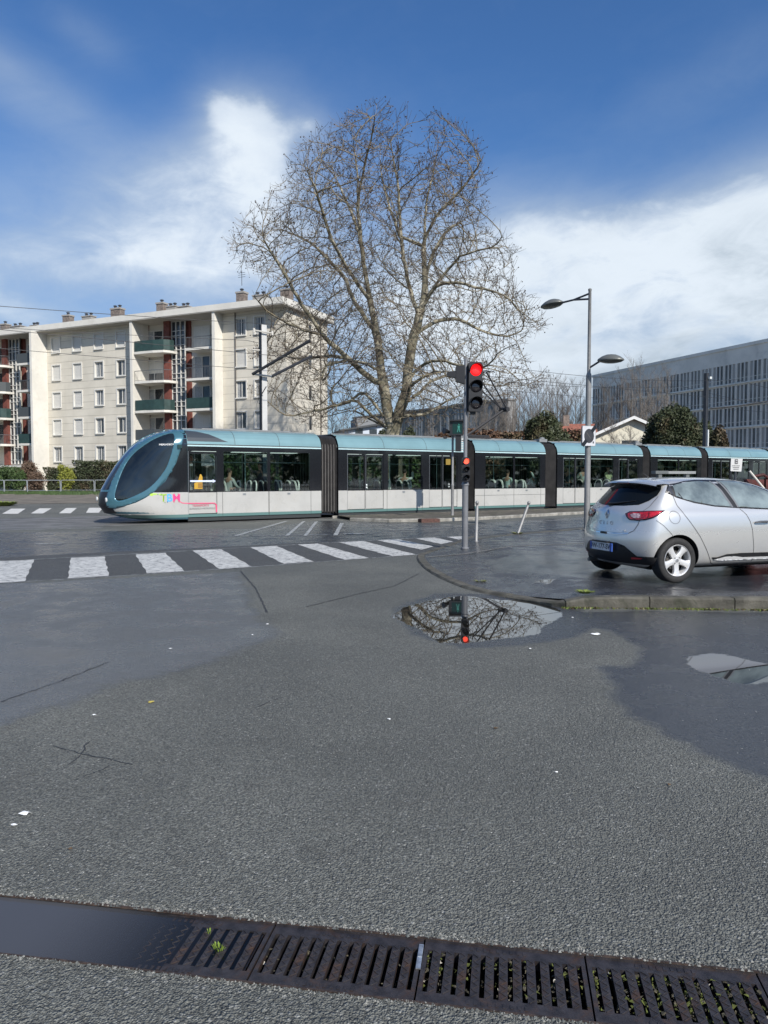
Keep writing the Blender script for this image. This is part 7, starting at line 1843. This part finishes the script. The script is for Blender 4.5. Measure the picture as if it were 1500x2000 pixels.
def bush(px, topy, wpx, Yd, mat, label, n, seed, name='bush', cat='bush', size=.085):
    rr = random.Random(seed); base = AT(px, 930, Yd); base.z = 0; H = AT(px, topy, Yd).z; w = wpx*Yd/F/2; o_ = empty(name, base); tag(o_, label, cat)
    mb = MB()
    for i in range(7): a = i*.9; mb.tube([(0, 0, 0), (math.cos(a)*w*.4, math.sin(a)*w*.4, H*.7)], [.04, .015], 5)
    mb.build('stems', BB1, o_); c = MB(); leaves(c, (0, 0, H*.52), (w, w*.8, H*.5), n*2, size, rr, shell=.25)
    for i in range(8): leaves(c, (rr.uniform(-.7, .7)*w, rr.uniform(-.8, .1)*w, H*rr.uniform(.35, .9)), (w*.35, w*.35, H*.16), n//6, size, rr)
    c.build('foliage', mat, o_)
bush(129, 909, 34, 70.8, LM_Y, 'bright yellow-green shrub standing out before the clipped hedge', 1500, 3)
bush(14, 909, 62, 74, LM_G, 'dark green rounded bush at the left edge', 2600, 4); bush(58, 902, 44, 74.5, LM_R, 'taller russet bush below the white fin', 1800, 5); bush(72, 920, 36, 72, LM_R, 'low reddish bush in front of the russet one', 1300, 6); bush(36, 918, 30, 72, LM_G, 'small green bush between the left-edge bush and the russet ones', 1000, 8)
hedge(868, 1135, 845, 62, 60, 1.6, leafmat('leaf_beech', (.13, .075, .045), (.10, .055, .032), (.075, .07, .035)), 'long rust-brown hedge above the tram roof, left of the evergreen', 9000, 11, size=.16)
hedge(440, 880, 885, 60, 62, 2.0, LM_G, 'green hedge seen through the tram windows, under the plane tree', 9000, 12, size=.22); hedge(1130, 1700, 880, 60, 64, 2.0, LM_D, 'dark hedge seen through the rear carriages windows', 9000, 13, size=.22)
# low planting by the barriers and rough ground
mb = MB(); rr = random.Random(8)
for i in range(9000):
    x, y = rr.uniform(-40, -5), 0; p = G(rr.uniform(-60, 250), rr.choice((963, 964, 965, 966))+rr.uniform(-1, 1))
    if noise.noise(Vector((p.x*.5, p.y*.2, 0))) < -.05: continue
    s = rr.uniform(.04, .12); a = rr.uniform(0, 6.28); mb.add([p+Vector((-s*.3, 0, 0)), p+Vector((s*.3, 0, 0)), p+Vector((math.cos(a)*s, math.sin(a)*s, s*2.4))], [(0, 1, 2)])
tag(mb.build('rough_grass', LM_G), 'rough grass along the barriers', 'grass', kind='stuff')
pp = G(-4, 988)
weed('weed', (pp.x, pp.y, .01), 260, .7, .22, MATS['grass_yellowgreen'], 'yellow-green grass mound at the left edge beside the far crossing', 'grass clump', 9)
# wood behind the viewer: what the glass and the puddles reflect
mb = MB(); rr = random.Random(77)
for i in range(46):
    a = R(-118+236*i/45.0); Rr_ = 75+rr.uniform(-8, 10); H = rr.uniform(5, 8.5); c = (math.sin(a+math.pi)*Rr_, math.cos(a+math.pi)*Rr_, H*.5); leaves(mb, c, (6.5, 6.5, H*.5), 420, .9, rr, shell=.4)
tag(mb.build('far_wood', LM_G), 'wood on the far side of the junction, behind the viewer', 'wood', kind='stuff')
